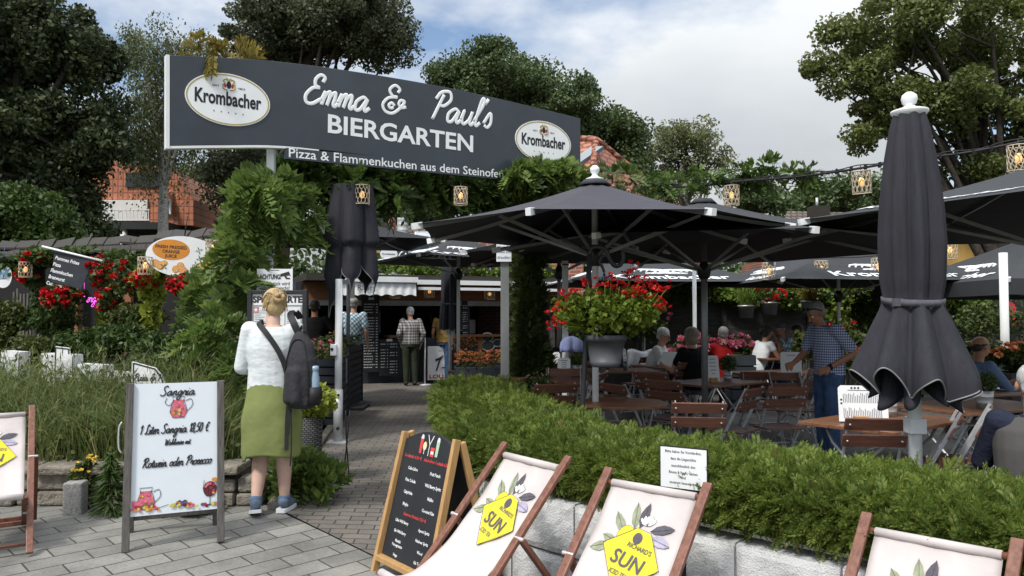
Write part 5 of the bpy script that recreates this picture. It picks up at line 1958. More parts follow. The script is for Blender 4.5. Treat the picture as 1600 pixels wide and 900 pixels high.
for a, b in ((606, 640), (700, 905)):
 ct_.box2((K(a, 500).x, -.16, .98), (K(b, 500).x, .35, 1.03))
ct_.build("counter_top", MAT['kiosk_wood'], kiosk, .006)
ps = MB()
for px in (566, 641, 697, 731, 815, 880):
 x = K(px, 500).x
 ps.box2((x - .035, -.03, 1.03 if px not in (641, 697) else 0), (x + .035, .04, zl_))
ps.build("post", MAT['box_grey'], kiosk)
wdp = MB()
for px in (636, 749, 868):
 a = K(px, 560)
 wdp.box2((a.x - .05, -.06, 0), (a.x + .05, .0, .98))
wdp.build("counter_post", MAT['kiosk_wood'], kiosk)
gt_ = MB()
a, b = K(653, 441, .8), K(985, 466, .8)
gt_.box2((a.x, -.86, a.z - .045), (xr, -.74, a.z + .05))
gt_.box2((a.x, -.84, a.z - .16), (xr, -.78, a.z - .10))
gt_.build("gutter", MAT['white_paint'], kiosk)
# interior: shelves and pale blinds seen through the hatches
sh_ = MB()
for z in (1.25, 1.6):
 sh_.box2((xl + .2, 2.25, z), (xr - .2, 2.55, z + .03))
sh_.build("shelf", MAT['dark_trim'], kiosk)
pf = MB()
for px0, px1, py0, py1, y in ((605, 634, 486, 526, 2.2), (742, 760, 500, 524, .5), (700, 724, 522, 538, .0), (838, 850, 495, 525, 2.0)):
 a, b = K(px0, py1), K(px1, py0)
 pf.box2((a.x, y + .25, max(1.03, a.z)), (b.x, y + .3, b.z))
pf.build("appliance", MAT['alu'], kiosk)
# awning with scalloped valance
aw = MB()
a, b = K(520, 431, 1.0), K(650, 440, 1.0)
x0, x1 = a.x, b.x
zt = K(650, 440, 1.0).z
aw.add([V(x0, 0, zt + .35), V(x1, 0, zt + .35), V(x1, -1.0, zt), V(x0, -1.0, zt)], [(0, 1, 2, 3)], 0)
awo = aw.build("awning", MAT['white_paint'], kiosk, solid=.01)
vl = MB()
zb = K(650, 463, 1.0).z
n = 72
vs = []
for i in range(n + 1):
 t = i / n
 x = x0 + (x1 - x0) * t
 vs += [V(x, -1.0 + .008 * math.sin(t * 60), zt), V(x, -1.02 + .012 * math.sin(t * 60), zb + .035 * abs(math.sin(t * math.pi * 7)))]
vl.add(vs, [(2 * i, 2 * i + 1, 2 * i + 3, 2 * i + 2) for i in range(n)], 0)
vpl = Plane(V(x0, -1.03, zt), (1, 0, 0), (0, 0, 1))
hz = zt - zb
c1, c2 = K(573, 445, 1.03).x - x0, K(503, 445, 1.03).x - x0
write(vl, vpl, "Räder", c1, -hz * .62, hz * .36, 1, d=.015, bold=.0)
vl.build("valance", [MAT['white_plastic'], MAT['ink']], awo, solid=.004)
bx_ = MB().box2((x0 - .02, -1.06, zt - .02), (x1 + .03, -.92, zt + .09))
bx_.build("awning_case", MAT['white_paint'], awo)
# golden letters on the fascia at the right
gl = MB()
gp_ = K(832, 470, .06)
write(gl, Plane(V(gp_.x, -.06, gp_.z + .03), (1, 0, 0), (0, 0, 1)), "& Flammkuchen", .62, -.02, .13, 0, d=.01, bold=.01, shear=.25)
gl.build("lettering", MAT['gold'], kiosk)

# ivy over the kiosk roof edge
blobs = []
for i in range(19):
 x = xl + 1.0 + (xr - xl - 1.0) * i / 18
 p = KW((x, -.35, ztop + .26 + .05 * math.sin(i * 2.1)))
 blobs.append((tuple(p), (.34, .30, .20), 1.0))
for i in range(3):
 p = KW((K(770 + i * 2, 450).x, -.86, ztop - .05 - .09 * i))
 blobs.append((tuple(p), (.07, .05, .10), .12))
t = thing("ivy", "fresh green ivy growing along the kiosk roof edge above the white gutter", "climbing plant", blobs[0][0])
m = MB()
for c, r, k in blobs:
 P = in_ball(int(420 * k), .3) * np.array(r) * 1.1 + np.array(c) - np.array(blobs[0][0])
 v, f = leaf_quads(P, .085, .85, .6, .3)
 m.arr(v, f, 0)
m.build("foliage", L_IVY, t)
m = MB()
m.tube([Vector(b[0]) - Vector(blobs[0][0]) + V(0, 0, -.1) for b in blobs[:19]], .02, 5)
m.build("stem", MAT['stem'], t)

# dark board with oval badge and script on the kiosk roof
rbd = thing("roof_sign", "dark sign board with pale oval and white script standing on the kiosk roof", "sign", tuple(KW((K(610, 400).x, .6, ztop + .12))), KA)
ro = KI @ rbd.location
a, b = K(594, 416, -.6), K(688, 378, -.6)
MB().box2((a.x - ro.x, -.03, 0), (b.x - ro.x, .03, b.z - ro.z)).build("panel", MAT['sign_grey'], rbd)
rl_ = MB()
rp = Plane((0, -.031, 0), (1, 0, 0), (0, 0, 1))
c = K(607, 397, -.6) - ro
patch(rl_, rp, oval(c.x, c.z, .20, .14, 28), 0, .004)
write(rl_, rp, "Krombacher", c.x, c.z - .02, .04, 1, d=.007, bold=.02, w=.3)
c = K(622, 403, -.6) - ro
script(rl_, rp, "Emma & P", c.x, c.z, .12, .016, 0, 'l', .3, .006, .9)
rl_.build("lettering", [MAT['letter_white'], MAT['ink']], rbd)


# chalk menu boards on the kiosk front
def menu_board(lab, px0, py0, px1, py1, off, cols, rows_, title=True, wood=False):
 a, b = K(px0, py1, off), K(px1, py0, off)
 o = KW((a.x, -off, max(a.z, .02)))
 t = thing("menu_board", lab, "menu board", o, KA, "chalk menus on the kiosk")
 w, h = b.x - a.x, b.z - max(a.z, .02)
 MB().box2((0, 0, 0), (w, .03, h)).build("board", MAT['black_board'], t, .004)
 m = MB()
 pl = Plane((0, 0, 0), (1, 0, 0), (0, 0, 1))
 for c in range(cols):
  for r in range(rows_):
   if random.random() < .12:
    continue
   y = h * (.90 - .86 * (r + .5) / rows_)
   x = w * (c + .12) / cols
   ww = w / cols * random.uniform(.45, .62)
   k = 0
   while k < ww:
    s = random.uniform(.015, .05)
    patch(m, pl, [(x + k, y), (x + min(ww, k + s), y), (x + min(ww, k + s), y + .016), (x + k, y + .016)], 0, .003)
    k += s + .012
   patch(m, pl, [(w * (c + .80) / cols, y), (w * (c + .90) / cols, y), (w * (c + .90) / cols, y + .016), (w * (c + .80) / cols, y + .016)], 0, .003)
 if title:
  for q in range(5):
   x = w * (.36 + .06 * q)
   patch(m, pl, [(x, h * .945), (x + .035, h * .945), (x + .03, h * .945 + .05), (x + .006, h * .945 + .05)], 0, .003)
 m.build("chalk_marks", MAT['chalk'], t)
 return t


menu_board("tall narrow black chalk menu left of the kiosk hatch", 565, 462, 593, 582, .12, 1, 24)
menu_board("low wide black chalk menu under the kiosk counter behind the man in plaid", 593, 530, 622, 588, .14, 2, 11)
menu_board("narrow chalk strip menu beside the furled parasol at the kiosk", 722, 470, 731, 535, .10, 1, 16, False)
# white ice poster and glass cooler by the man in jeans
po_ = KW(K(672, 578, .5))
pt = thing("poster_stand", "white poster stand with red lettering beside the man in plaid", "poster stand", (po_.x, po_.y, 0), KA)
MB().box2((-.05, 0, .08), (.48, .05, .80)).build("panel", MAT['white_plastic'], pt, .006)
m = MB()
ppl = Plane((0, -.001, 0), (1, 0, 0), (0, 0, 1))
write(m, ppl, "LOLLY", .215, .12, .075, 0, d=.004, bold=.03, w=.46)
m.tube([ppl.p(.14, .28, .004), ppl.p(.18, .40, .004), ppl.p(.22, .52, .004), ppl.p(.28, .60, .004)], .016, 5, 1)
m.tube([ppl.p(.12, .50, .004), ppl.p(.24, .56, .004)], .022, 5, 1)
m.tube([ppl.p(.26, .34, .004), ppl.p(.38, .36, .004)], .01, 5, 2)
write(m, ppl, "Bianco", .25, .69, .03, 1, d=.004)
m.build("print", [MAT['red_print'], MAT['ink'], MAT['blue_print']], pt)
MB().box2((-.06, .06, 0), (.50, .32, .98)).build("cabinet", MAT['dark_steel'], pt, .01)
lg = KW(K(664, 560, .75))
m = MB().tube([(0, 0, 0), (0, 0, 1.0)], .018, 8)
m.lathe([(.14, 0), (.14, .02), (.02, .03)], (0, 0, 0), 16)
tag(m.build("queue_post", MAT['steel'], None, loc=(lg.x, lg.y, 0)), "thin steel post standing in front of the poster stand", "post")
# stickers / round badges under the counter on the right
bd = MB()
for px, py, r in ((762, 527, .15), (763, 540, .17), (778, 536, .12)):
 c = K(px, py, .03)
 patch(bd, Plane((0, -.0, 0), (1, 0, 0), (0, 0, 1)), oval(c.x, c.z, r, r * .75, 22), 0, .005)
 patch(bd, Plane((0, -.0, 0), (1, 0, 0), (0, 0, 1)), oval(c.x, c.z, r * .85, r * .6, 22), 1, .008)
bd.build("badge", [MAT['chalk'], M("badge_dark", (.04, .07, .06), .6)], kiosk)
for i in range(14):
 px = 610 + i * 21
 a = K(px, 500, -2.4)
 h = random.uniform(.2, .3)
 o = KW((a.x, 2.4, 1.28 if i % 2 else 1.63))
 m = MB().lathe([(.035, 0), (.04, .02), (.04, h * .6), (.014, h * .8), (.014, h), (.0, h)], (0, 0, 0), 10)
 tag(m.build("bottle", [MAT['glass'], MAT['zinc'], MAT['kiosk_wood']][i % 3], None, loc=tuple(o)), "bottle standing on a shelf inside the dark kiosk", "bottle", "bottles inside the kiosk")


# ================================================================== dark slatted planters and flower troughs
def slat_box(lab, pts, h, lean, flower_mat, fn, leafm, fsize=.03, loc=None, group="dark slatted planters", extra_h=.16):
 """planter with slatted sides; pts: the four ground corners"""
 P = [Vector((p[0], p[1], 0)) for p in pts]
 o = sum(P, V(0, 0, 0)) / 4
 z0 = gh(o.x, o.y)
 o.z = z0
 t = thing("slatted_planter", lab, "planter", o, 0, group)
 Q = [p - V(o.x, o.y, 0) for p in P]
 m = MB()
 ns_ = int(h / .105)
 for i in range(4):
  a, b = Q[i], Q[(i + 1) % 4]
  for k in range(ns_):
   z = .04 + k * (h - .04) / ns_
   m.bar(a + V(0, 0, z + .044), b + V(0, 0, z + .044), .022, .088)
  m.bar(V(a.x, a.y, 0), V(a.x, a.y, h), .05, .05, (1, 0, 0))
 m.build("slats", MAT['box_grey'], t)
 sl = MB()
 sl.add([q * .93 + V(0, 0, h - .05) for q in Q], [(0, 1, 2, 3)])
 sl.add([q * .93 + V(0, 0, .02) for q in Q] + [q * .93 + V(0, 0, h - .05) for q in Q], [(0, 1, 5, 4), (1, 2, 6, 5), (2, 3, 7, 6), (3, 0, 4, 7)])
 sl.build("soil", MAT['dark_void'], t)
 n = 900
 a = rng.uniform(-.5, .5, (n, 2))
 e1, e2 = np.array(Q[1] - Q[0]), np.array(Q[3] - Q[0])
 P = np.array(Q[0])[None] + (a[:, :1] + .5) * e1 + (a[:, 1:] + .5) * e2
 P[:, 2] = h + rng.uniform(-.03, extra_h, n)
 v, f = leaf_quads(P, .055, .6, .5)
 MB().arr(v, f, 0).build("foliage", leafm, t)
 if fn:
  a = rng.uniform(-.5, .5, (fn, 2))
  P = np.array(Q[0])[None] + (a[:, :1] + .5) * e1 + (a[:, 1:] + .5) * e2
  P[:, 2] = h + rng.uniform(.06, extra_h + .05, fn)
  blossoms(P, fsize, 5, 2).build("blossom", flower_mat, t)
 return t


slat_box("dark slatted planter with mixed flowers beside the white parasol pole", [(-2.86, 10.15), (-2.28, 10.05), (-2.42, 11.35), (-3.0, 11.4)], .92, 0, L_PINK, 60, L_SHRUB2, .03)
slat_box("second dark slatted planter with low bushes further up the path", [(-3.1, 12.0), (-2.55, 11.95), (-2.6, 13.3), (-3.15, 13.4)], .98, 0, L_YELLOW, 10, L_SHRUB, .03)
nt2 = at(541, 575, 10.2)
m = MB().box((0, 0, 0), (.07, .012, .33), R(-85))
for k in range(12):
 m.box((-.007, .0, .13 - k * .022), (.004, random.uniform(.02, .045), .008), None, 1)
tag(m.build("planter_notice", [MAT['alu'], MAT['ink']], None, loc=(-2.255, 10.5, .72)), "narrow grey notice fixed upright to the first slatted planter's path side", "notice")
fa = at(690, 560, 14.2)


def trough(lab, px0, px1, py, Y, hh, fm, fn, leafm=L_SHRUB2, depth=.45, fs=.032, lh=.22):
 a, b = at(px0, py, Y), at(px1, py, Y)
 z0 = gh(a.x, Y)
 t = thing("flower_trough", lab, "flower trough", ((a.x + b.x) / 2, Y, z0), 0, "flower troughs by the forecourt")
 w = (b.x - a.x) / 2
 h = max(.2, a.z - z0)
 m = MB()
 for s in (-1, 1):
  m.box2((-w, s * depth / 2 - .012, 0), (w, s * depth / 2 + .012, h))
  m.box2((s * w - .012, -depth / 2 + .013, 0), (s * w + .012, depth / 2 - .013, h))
 m.box2((-w + .013, -depth / 2 + .013, h * .8), (w - .013, depth / 2 - .013, h * .9))
 m.build("box", MAT['box_grey'], t, .004)
 n = int(1100 * w)
 P = np.stack([rng.uniform(-w * 1.02, w * 1.02, n), rng.uniform(-depth * .6, depth * .6, n), h + rng.uniform(-.06, lh, n)], 1)
 v, f = leaf_quads(P, .05, .6, .5)
 MB().arr(v, f, 0).build("foliage", leafm, t)
 P = np.stack([rng.uniform(-w, w, fn), rng.uniform(-depth * .6, depth * .4, fn), h + rng.uniform(.06, lh + .04, fn)], 1)
 blossoms(P, fs, 5, 2).build("blossom", fm, t)
 return t


trough("flower trough with rusty red blossoms in front of the kiosk counter", 708, 745, 546, 14.6, .6, L_ORANGE, 60)
trough("wide flower trough with orange blossoms behind the hedge's far end", 712, 790, 572, 12.3, .6, L_ORANGE, 130, L_SHRUB2)
st_ = at(715, 572, 13.0)
stl = thing("stool", "small wooden-topped stool beside the furled parasol's white pole", "stool", (st_.x, st_.y, gh(st_.x, st_.y)))
MB().box((0, 0, .52), (.3, .3, .05)).build("seat", MAT['table_wood'], stl, .01)
for sx in (-1, 1):
 for sy in (-1, 1):
  MB().bar((sx * .12, sy * .12, .5), (sx * .14, sy * .14, 0), .025, .025, (1, 0, 0)).build("leg", MAT['dark_steel'], stl)

# woven planter with a lime shrub beside the woman
wv = at(472, 748, 6.75)
wt = thing("woven_planter", "grey woven round planter with a lime green shrub behind the backpack", "planter", (wv.x, wv.y, 0))
wmat = BRICKS("grey_weave", (.20, .20, .21), (.12, .12, .13), (.03, .03, .03), .030, .018, .005, .7, rot=(R(90), 0, 0), bump=1.0)
MB().lathe([(.135, 0), (.15, .02), (.165, .3), (.175, .60), (.165, .61), (.15, .5)], (0, 0, 0), 26).build("pot", wmat, wt)
P = in_ball(1300, .3) * np.array([.25, .22, .17]) + np.array([.06, 0, .74])
v, f = leaf_quads(P, .05, .7, .5)
MB().arr(v, f, 0).build("foliage", L_LIME, wt)
for k, (dx, lab) in enumerate(((.30, "thin black stake leaning by the woven planter"), (.36, "second thin stake with a small fork by the woven planter"))):
 m = MB().tube([(0, 0, 0), (.03 * (1 - 2 * k), .02, .3), (.05 - .1 * k, .05, .62)], .006, 5)
 tag(m.build("garden_stake", MAT['black'], None, loc=(wv.x + dx, wv.y + .25, 0)), lab, "stake")


# ================================================================== parasols
def open_parasol(lab, cx, cy, Rr, zr, za, rot, mat=None, n=8, pole_r=.03, pole_mat=None, finial=True, texts=(), sag=.05, group="open dark parasols over the terrace", rib_mat=None, pole=True, valance=0.0):
 z0 = gh(cx, cy)
 t = thing("open_parasol", lab, "parasol", (cx, cy, z0), 0, group)
 mat = mat or MAT['parasol_black']
 za, zr = za - z0, zr - z0
 cm = MB()
 rims = [V(Rr * math.cos(rot + 2 * math.pi * i / n), Rr * math.sin(rot + 2 * math.pi * i / n), zr) for i in range(n)]
 ap = V(0, 0, za)

 def surf(i, u, v):
  a, b = rims[i], rims[(i + 1) % n]
  e = a.lerp(b, u)
  k = math.sin(math.pi * u)
  e = V(e.x * (1 - .022 * k), e.y * (1 - .022 * k), e.z + .02 * k)
  p = ap.lerp(e, v)
  p.z += -.05 * math.sin(math.pi * v) - sag * k * v * (1 - .55 * v) * 1.2
  return p
 for i in range(n):
  cm.grid(lambda u, v, i=i: surf(i, u, max(.02, v)), 8, 8, 0, False)
  if valance:
   cm.grid(lambda u, v, i=i: surf(i, u, 1.0) - V(0, 0, valance * v), 8, 2, 0, False)
 cm.lathe([(.0, za + .035), (.10, za + .02), (.16, za - .035), (.10, za - .03)], (0, 0, 0), n, 0)
 co = cm.build("canopy", mat, t)
 for tx in texts:
  i, body, h, b0, w = tx[:5]
  kw = tx[5] if len(tx) > 5 else {}
  a, b = rims[i], rims[(i + 1) % n]
  mid = (a + b) / 2
  sl = (ap - mid).length
  el = (b - a).length
  nr = (b - a).cross(ap - a).normalized()
  if nr.z < 0:
   nr = -nr

  def fn(x, y, d, i=i, sl=sl, el=el, nr=nr):
   v = 1 - y / sl
   u = .5 + x / (el * max(.05, v))
   return surf(i, u, v) + nr * d
  tm = MB()
  if body == '#':                                  # the brewery crest: two scrolls round a shield
   for sx in (-1, 1):
    for q in range(3):
     tm.tube([fn(sx * (w * (.15 + .12 * q) + w * .22 * math.cos(a_)), b0 + h * .5 + h * .45 * math.sin(a_), .012) for a_ in [k * .7 for k in range(8)]], .018, 5)
   patch(tm, None, oval(0, b0 + h * .5, w * .10, h * .42, 14), 0, .014, fn)
  else:
   write(tm, None, body, 0, b0, h, 0, w=w, d=.012, bold=.02, fn=fn, res=2, **kw)
  tm.build("lettering", MAT['letter_white'], co)
 rm = rib_mat or MAT['alu']
 zh = zr - .22
 for i in range(n):
  e = rims[i] * .985
  e.z = zr - .015
  s = V(0, 0, za - .10)
  rb_ = MB()
  k = 6
  pts = [V(0, 0, 0)] * (k + 1)
  for q in range(k + 1):
   p = surf(i, 0, .05 + .94 * q / k)
   pts[q] = p - V(0, 0, .028)
  for q in range(k):
   rb_.bar(pts[q], pts[q + 1], .022, .032)
  dr = (pts[-1] - pts[-2]).normalized()
  rb_.bar(pts[-1] - dr * .04 + V(0, 0, .008), pts[-1] + dr * .05 + V(0, 0, .008), .042, .055, (0, 0, 1), 1)
  ro_ = rb_.build("rib", [rm, MAT['white_plastic']], t)
  sb = MB()
  mid = surf(i, 0, .56) - V(0, 0, .05)
  sb.bar(V(rims[i].x, rims[i].y, 0).normalized() * .05 + V(0, 0, zh), mid, .018, .028)
  sb.build("strut", rm, ro_)
 MB().lathe([(.035, zh - .10), (.06, zh - .08), (.075, zh - .02), (.075, zh + .03), (.05, zh + .06), (.035, zh + .10)], (0, 0, 0), 16).build("hub", MAT['dark_steel'], t)
 pm = pole_mat or MAT['alu']
 if pole:
  MB().tube([(0, 0, 0), (0, 0, za - .02)], pole_r, 14).build("pole", pm, t)
  MB().box2((-.3, -.3, 0), (.3, .3, .05)).build("base", MAT['dark_steel'], t, .01)
 if finial:
  MB().lathe([(.07, za + .0), (.085, za + .03), (.035, za + .05), (.025, za + .07), (.045, za + .10), (.045, za + .13), (.02, za + .155), (.0, za + .16)], (0, 0, 0), 18).build("finial", MAT['white_plastic'], t)
 return t


open_parasol("large open black parasol with white finial in the middle, above the hanging geranium pot", .78, 7.2, 1.74, 2.265, 2.74, R(23), MAT['parasol'], pole_mat=MAT['white_paint'], sag=.03, rib_mat=MAT['alu'])
open_parasol("wide black parasol behind the central one, reaching to the foreground closed parasol", 2.14, 8.55, 2.35, 2.20, 2.76, R(-82), MAT['parasol_grey'], finial=False, sag=.03, pole_mat=MAT['alu'], pole_r=.036)
open_parasol("black parasol cut off by the right edge with a white letter on its slope", 4.8, 6.8, 2.35, 2.30, 2.86, R(187), MAT['parasol_grey'], finial=False, sag=.03, pole_mat=MAT['white_paint'], texts=[(7, "Krombacher", .20, .42, 1.35), (0, "Krombacher", .22, .38, 1.3)])
GT = [(0, "Krombacher", .21, .22, 1.45), (1, "Krombacher", .24, .20, 1.55), (2, "Krombacher", .21, .22, 1.45), (3, "Krombacher", .21, .22, 1.4)]


def grey_parasol(lab, cx, cy, Rr, zr, za, rot, face, **k):
 tx = []
 for i in range(4):
  tx.append((i, "Krombacher", .27, .16, 2.1))
  tx.append((i, "#", .30, .52, .9))
 return open_parasol(lab, cx, cy, Rr, zr, za, rot, MAT['parasol_grey'], n=4, finial=False, sag=.06, texts=tx, pole_mat=MAT['white_paint'], group="lettered parasols in the back row", **k)


grey_parasol("back row parasol with white brewery name, right behind the closed foreground parasol", 5.7, 13.4, 2.75, 2.02, 2.82, R(225 + 6), 0)
grey_parasol("back row parasol behind the red geraniums", 2.5, 14.6, 2.6, 2.05, 2.72, R(225 + 8), 0)
grey_parasol("back row parasol at the far right beside the white pole", 8.3, 12.2, 2.4, 1.98, 2.75, R(225 + 4), 0, valance=.22)
grey_parasol("black lettered parasol over the path left of the furled kiosk parasol", -.95, 13.6, 1.9, 2.42, 2.85, R(225 + 30), 0)
open_parasol("black parasol half hidden behind the closed parasol beside the entrance", -2.6, 12.2, 1.75, 2.62, 3.05, R(225 + 20), MAT['parasol_black'], n=4, finial=False, sag=.04)
open_parasol("black parasol behind the cypress, seen edge-on under the central parasol", .7, 11.4, 1.9, 2.33, 2.85, R(45), MAT['parasol_black'], n=4, finial=False, sag=.04)
# free standing poles in the terrace
for px, Y, w, lab in ((1571, 9.6, .05, "white parasol pole standing at the right edge of the terrace"), (1086, 11.6, .03, "thin sunlit white pole just behind the grey parasol pole")):
 a, b = at(px, 570, Y), at(px, 395, Y)
 m = MB().tube([(0, 0, 0), (0, 0, b.z - gh(a.x, Y))], w, 12)
 tag(m.build("terrace_pole", MAT['white_paint'], None, loc=(a.x, Y, gh(a.x, Y))), lab, "pole")


def closed_parasol(lab, cx, cy, prof, nf, amp, hem, mat, pole_bottom_mat=None, band=None, finial=True, pole_r=.03, phase=0.0, point=0.0, group="furled parasols", lower_steel=False, off=(0, 0), pole_top=None):
 """prof: (z, radius) from the hem up to the top; folds sharpen towards the hem"""
 z0 = gh(cx, cy)
 t = thing("closed_parasol", lab, "parasol", (cx, cy, z0), 0, group)
 nt_, na = 34, 144
 zs = [p[0] for p in prof]
 r_ = [p[1] for p in prof]

 def rad(z):
  return float(np.interp(z, zs, r_))
 hems = [random.uniform(-1, 1) for _ in range(nf)]
 m = MB()
 rows_ = []
 for j in range(nt_ + 1):
  v = j / nt_
  row = []
  for i in range(na):
   th = 2 * math.pi * i / na
   q = (th + phase) * nf / (2 * math.pi)
   fi = int(math.floor(q)) % nf
   fr_ = q - math.floor(q)
   lobe = abs(math.sin(math.pi * fr_)) ** .55            # 0 in the valley, 1 on the lobe
   skew = math.sin(2 * math.pi * fr_)
   zh = zs[0] + hem * (1 - lobe) * 0.6 + hems[fi] * hem * .35 * lobe - point * (abs(fr_ - .5) < .12) * (1 - abs(fr_ - .5) / .12)
   z = zh + (zs[-1] - zh) * v
   a_ = amp * (1 - .55 * v)
   wr = .02 * math.sin(9 * th + 7 * v) * (1 - v)
   rr = rad(z if z > zs[0] else zs[0]) * (1 - a_ * (1 - lobe) + .10 * a_ * skew + wr + .03 * math.sin(q * 12.566 + 5 * v) * (.3 + v) * (1 - v))
   th2 = th + .10 * a_ * skew
   row.append(V(rr * math.cos(th2) + off[0], rr * math.sin(th2) + off[1], z - z0))
  rows_.append(row)
 vs = [p for r in rows_ for p in r]
 fs = [(j * na + i, j * na + (i + 1) % na, (j + 1) * na + (i + 1) % na, (j + 1) * na + i) for j in range(nt_) for i in range(na)]
 m.add(vs, fs, 0, True)
 co = m.build("canopy", mat, t)
 hm = MB()
 hm.tube(rows_[0] + [rows_[0][0]], .005, 5, 0, False)
 hm.build("hem_piping", MAT['piping'], co)
 if band:
  zb_ = band
  j = min(range(nt_ + 1), key=lambda q: abs(sum(p.z for p in rows_[q]) / na + z0 - zb_))
  bmsh = MB()
  row = rows_[j]
  big = [V(p.x, p.y, 0).normalized() * (max(V(q.x, q.y, 0).length for q in row) * .92 + .006) for p in row]
  ring_ = [V(p.x, p.y, zb_ - z0 + .018 * math.sin(2 * math.pi * i / na)) for i, p in enumerate(big)]
  bmsh.add([p - V(0, 0, .02) for p in ring_] + [p + V(0, 0, .02) for p in ring_], [(i, (i + 1) % na, na + (i + 1) % na, na + i) for i in range(na)], 0, True)
  bmsh.box(ring_[int(na * .60)], (.05, .03, .045))
  bmsh.build("tie_band", MAT['print_grey'], t, solid=.004)
 zt = zs[-1] - z0
 pb_ = MB().tube([(0, 0, 0.0), (0, 0, (pole_top - z0) if pole_top else zt)], pole_r, 16)
 if pole_top:
  pb_.bar((0, 0, pole_top - z0 - .03), (off[0], off[1], pole_top - z0 - .03), .05, .05)
  pb_.tube([(off[0], off[1], pole_top - z0 - .22), (off[0], off[1], zt)], pole_r * .8, 12)
 pb_.build("pole", pole_bottom_mat or MAT['white_paint'], t)
 if finial:
  MB().lathe([(.03, zt - .06), (.09, zt - .02), (.104, zt), (.104, zt + .010), (.04, zt + .03), (.026, zt + .042), (.038, zt + .055), (.046, zt + .08), (.040, zt + .105), (.018, zt + .122), (0, zt + .125)], (0, 0, 0), 24).build("finial", MAT['white_plastic'], t)
 rb_ = MB()
 for k in range(0 if pole_top else 6):
  a = k * math.pi / 3 + .3
  rb_.bar(V(.07 * math.cos(a), .07 * math.sin(a), zs[0] - z0 - .10), V(.06 * math.cos(a), .06 * math.sin(a), zs[0] - z0 + .5), .022, .03, (math.cos(a), math.sin(a), 0))
 if not pole_top:
  rb_.build("rib_ends", MAT['white_plastic'], t)
 if not lower_steel:
  MB().box2((-.28, -.28, 0), (.28, .28, .05)).build("base", MAT['dark_steel'], t, .01)
 else:
  m = MB().tube([(0, 0, 0), (0, 0, .62)], pole_r + .012, 16)
  m.box((0, 0, .012), (.22, .22, .024))
  for z in (.18, .56):
   m.tube([(0.01, -pole_r - .008, z), (0.01, -pole_r - .03, z)], .018, 10, 1)
  m.build("sleeve", [MAT['steel'], MAT['black']], t)
  m = MB().box((-.045, -.03, 1.08), (.07, .09, .13))
  m.tube([(-.06, -.07, 1.09), (-.06, -.085, 1.09)], .018, 10, 1)
  m.build("crank_box", [MAT['white_plastic'], MAT['black']], t, .008)
 return t


# foreground furled parasol
fp = at(1430, 690, 4.55)
fz = lambda y: at(1425, y, 4.55).z
cpf = closed_parasol("big furled charcoal parasol with white finial and grey tie band at front right", fp.x, fp.y,
     [(fz(590), .362), (fz(570), .335), (fz(545), .290), (fz(510), .230), (fz(480), .176), (fz(466), .162), (fz(440), .180), (fz(380), .188), (fz(320), .176), (fz(250), .145), (fz(200), .112), (fz(176), .088)],
     8, .46, -.24, MAT['parasol_dark'], band=fz(470), phase=.55, pole_r=.037)
inf = MB()


def infold(u, v):
 a = 2 * math.pi * u
 lobe = abs(math.sin(a * 4 + .6))
 r = .10 + .15 * lobe * (1 - .35 * v)
 return V(r * math.cos(a), r * math.sin(a), fz(634) - gh(fp.x, fp.y) + .10 * (1 - lobe) * (1 - v) + .30 * v + .03 * math.sin(a * 3) * (1 - v))


inf.grid(infold, 120, 10, 0, True)
inf.build("inner_folds", MAT['parasol_dark'], cpf, solid=.003)
MB().box((0, 0, fz(665) - gh(fp.x, fp.y)), (.095, .095, .09)).build("collar", MAT['white_paint'], cpf, .006)
# parasol by the entrance
ep = at(528, 690, 8.95)
ez = lambda y: at(540, y, 8.95).z
closed_parasol("furled black parasol hanging from the white pole at the entrance behind the woman", ep.x, ep.y,
   [(ez(458), .27), (ez(430), .325), (ez(400), .305), (ez(383), .275), (ez(379), .335), (ez(335), .30), (ez(285), .25)],
   5, .55, .62, MAT['parasol_dark'], finial=False, phase=2.0, pole_r=.042, lower_steel=True, point=.14, off=(.10, .24), pole_top=ez(436))
# parasol in front of the kiosk
kp = at(704, 588, 15.2)
kz = lambda y: at(704, y, 15.2).z
closed_parasol("slim furled black parasol on a white pole in front of the kiosk", kp.x, kp.y,
   [(kz(516), .235), (kz(500), .23), (kz(474), .19), (kz(430), .185), (kz(390), .15), (kz(372), .10)],
   8, .35, .05, MAT['parasol_dark'], band=kz(474), finial=False, pole_r=.04, phase=.2)


# ================================================================== lanterns and cables
cab = MB()
cp = [at(1040, 292, 10.9), at(1090, 291, 10.8), at(1160, 283, 10.3), at(1240, 277, 9.6), at(1330, 265, 8.9), at(1420, 250, 8.4), at(1520, 237, 8.0), at(1640, 212, 7.6)]
o = cp[0]
cab.tube([p - o for p in spline([tuple(p) for p in cp], 8)], .014, 6)
cab.tube([p - o + V(0, .02, .03 + .012 * math.sin(i)) for i, p in enumerate(spline([tuple(p) for p in cp], 8))], .007, 5)
for k in range(26):
 q = spline([tuple(p) for p in cp], 8)[2 * k]
 cab.box(q - o, (.02, .045, .06))
tag(cab.build("lantern_cable", MAT['black'], None, loc=tuple(o)), "black cable sagging across the sky with woven lanterns on it", "cable")
cab = MB()
cp2 = [at(1120, 405, 12.0), at(1200, 407, 12.0), at(1283, 403, 12.0), at(1372, 399, 12), at(1483, 375, 11.6), at(1570, 366, 11.4)]
o = cp2[0]
cab.tube([p - o for p in spline([tuple(p) for p in cp2], 8)], .008, 5)
tag(cab.build("lantern_cable", MAT['black'], None, loc=tuple(o)), "thin lower cable carrying small lanterns under the black parasols", "cable")


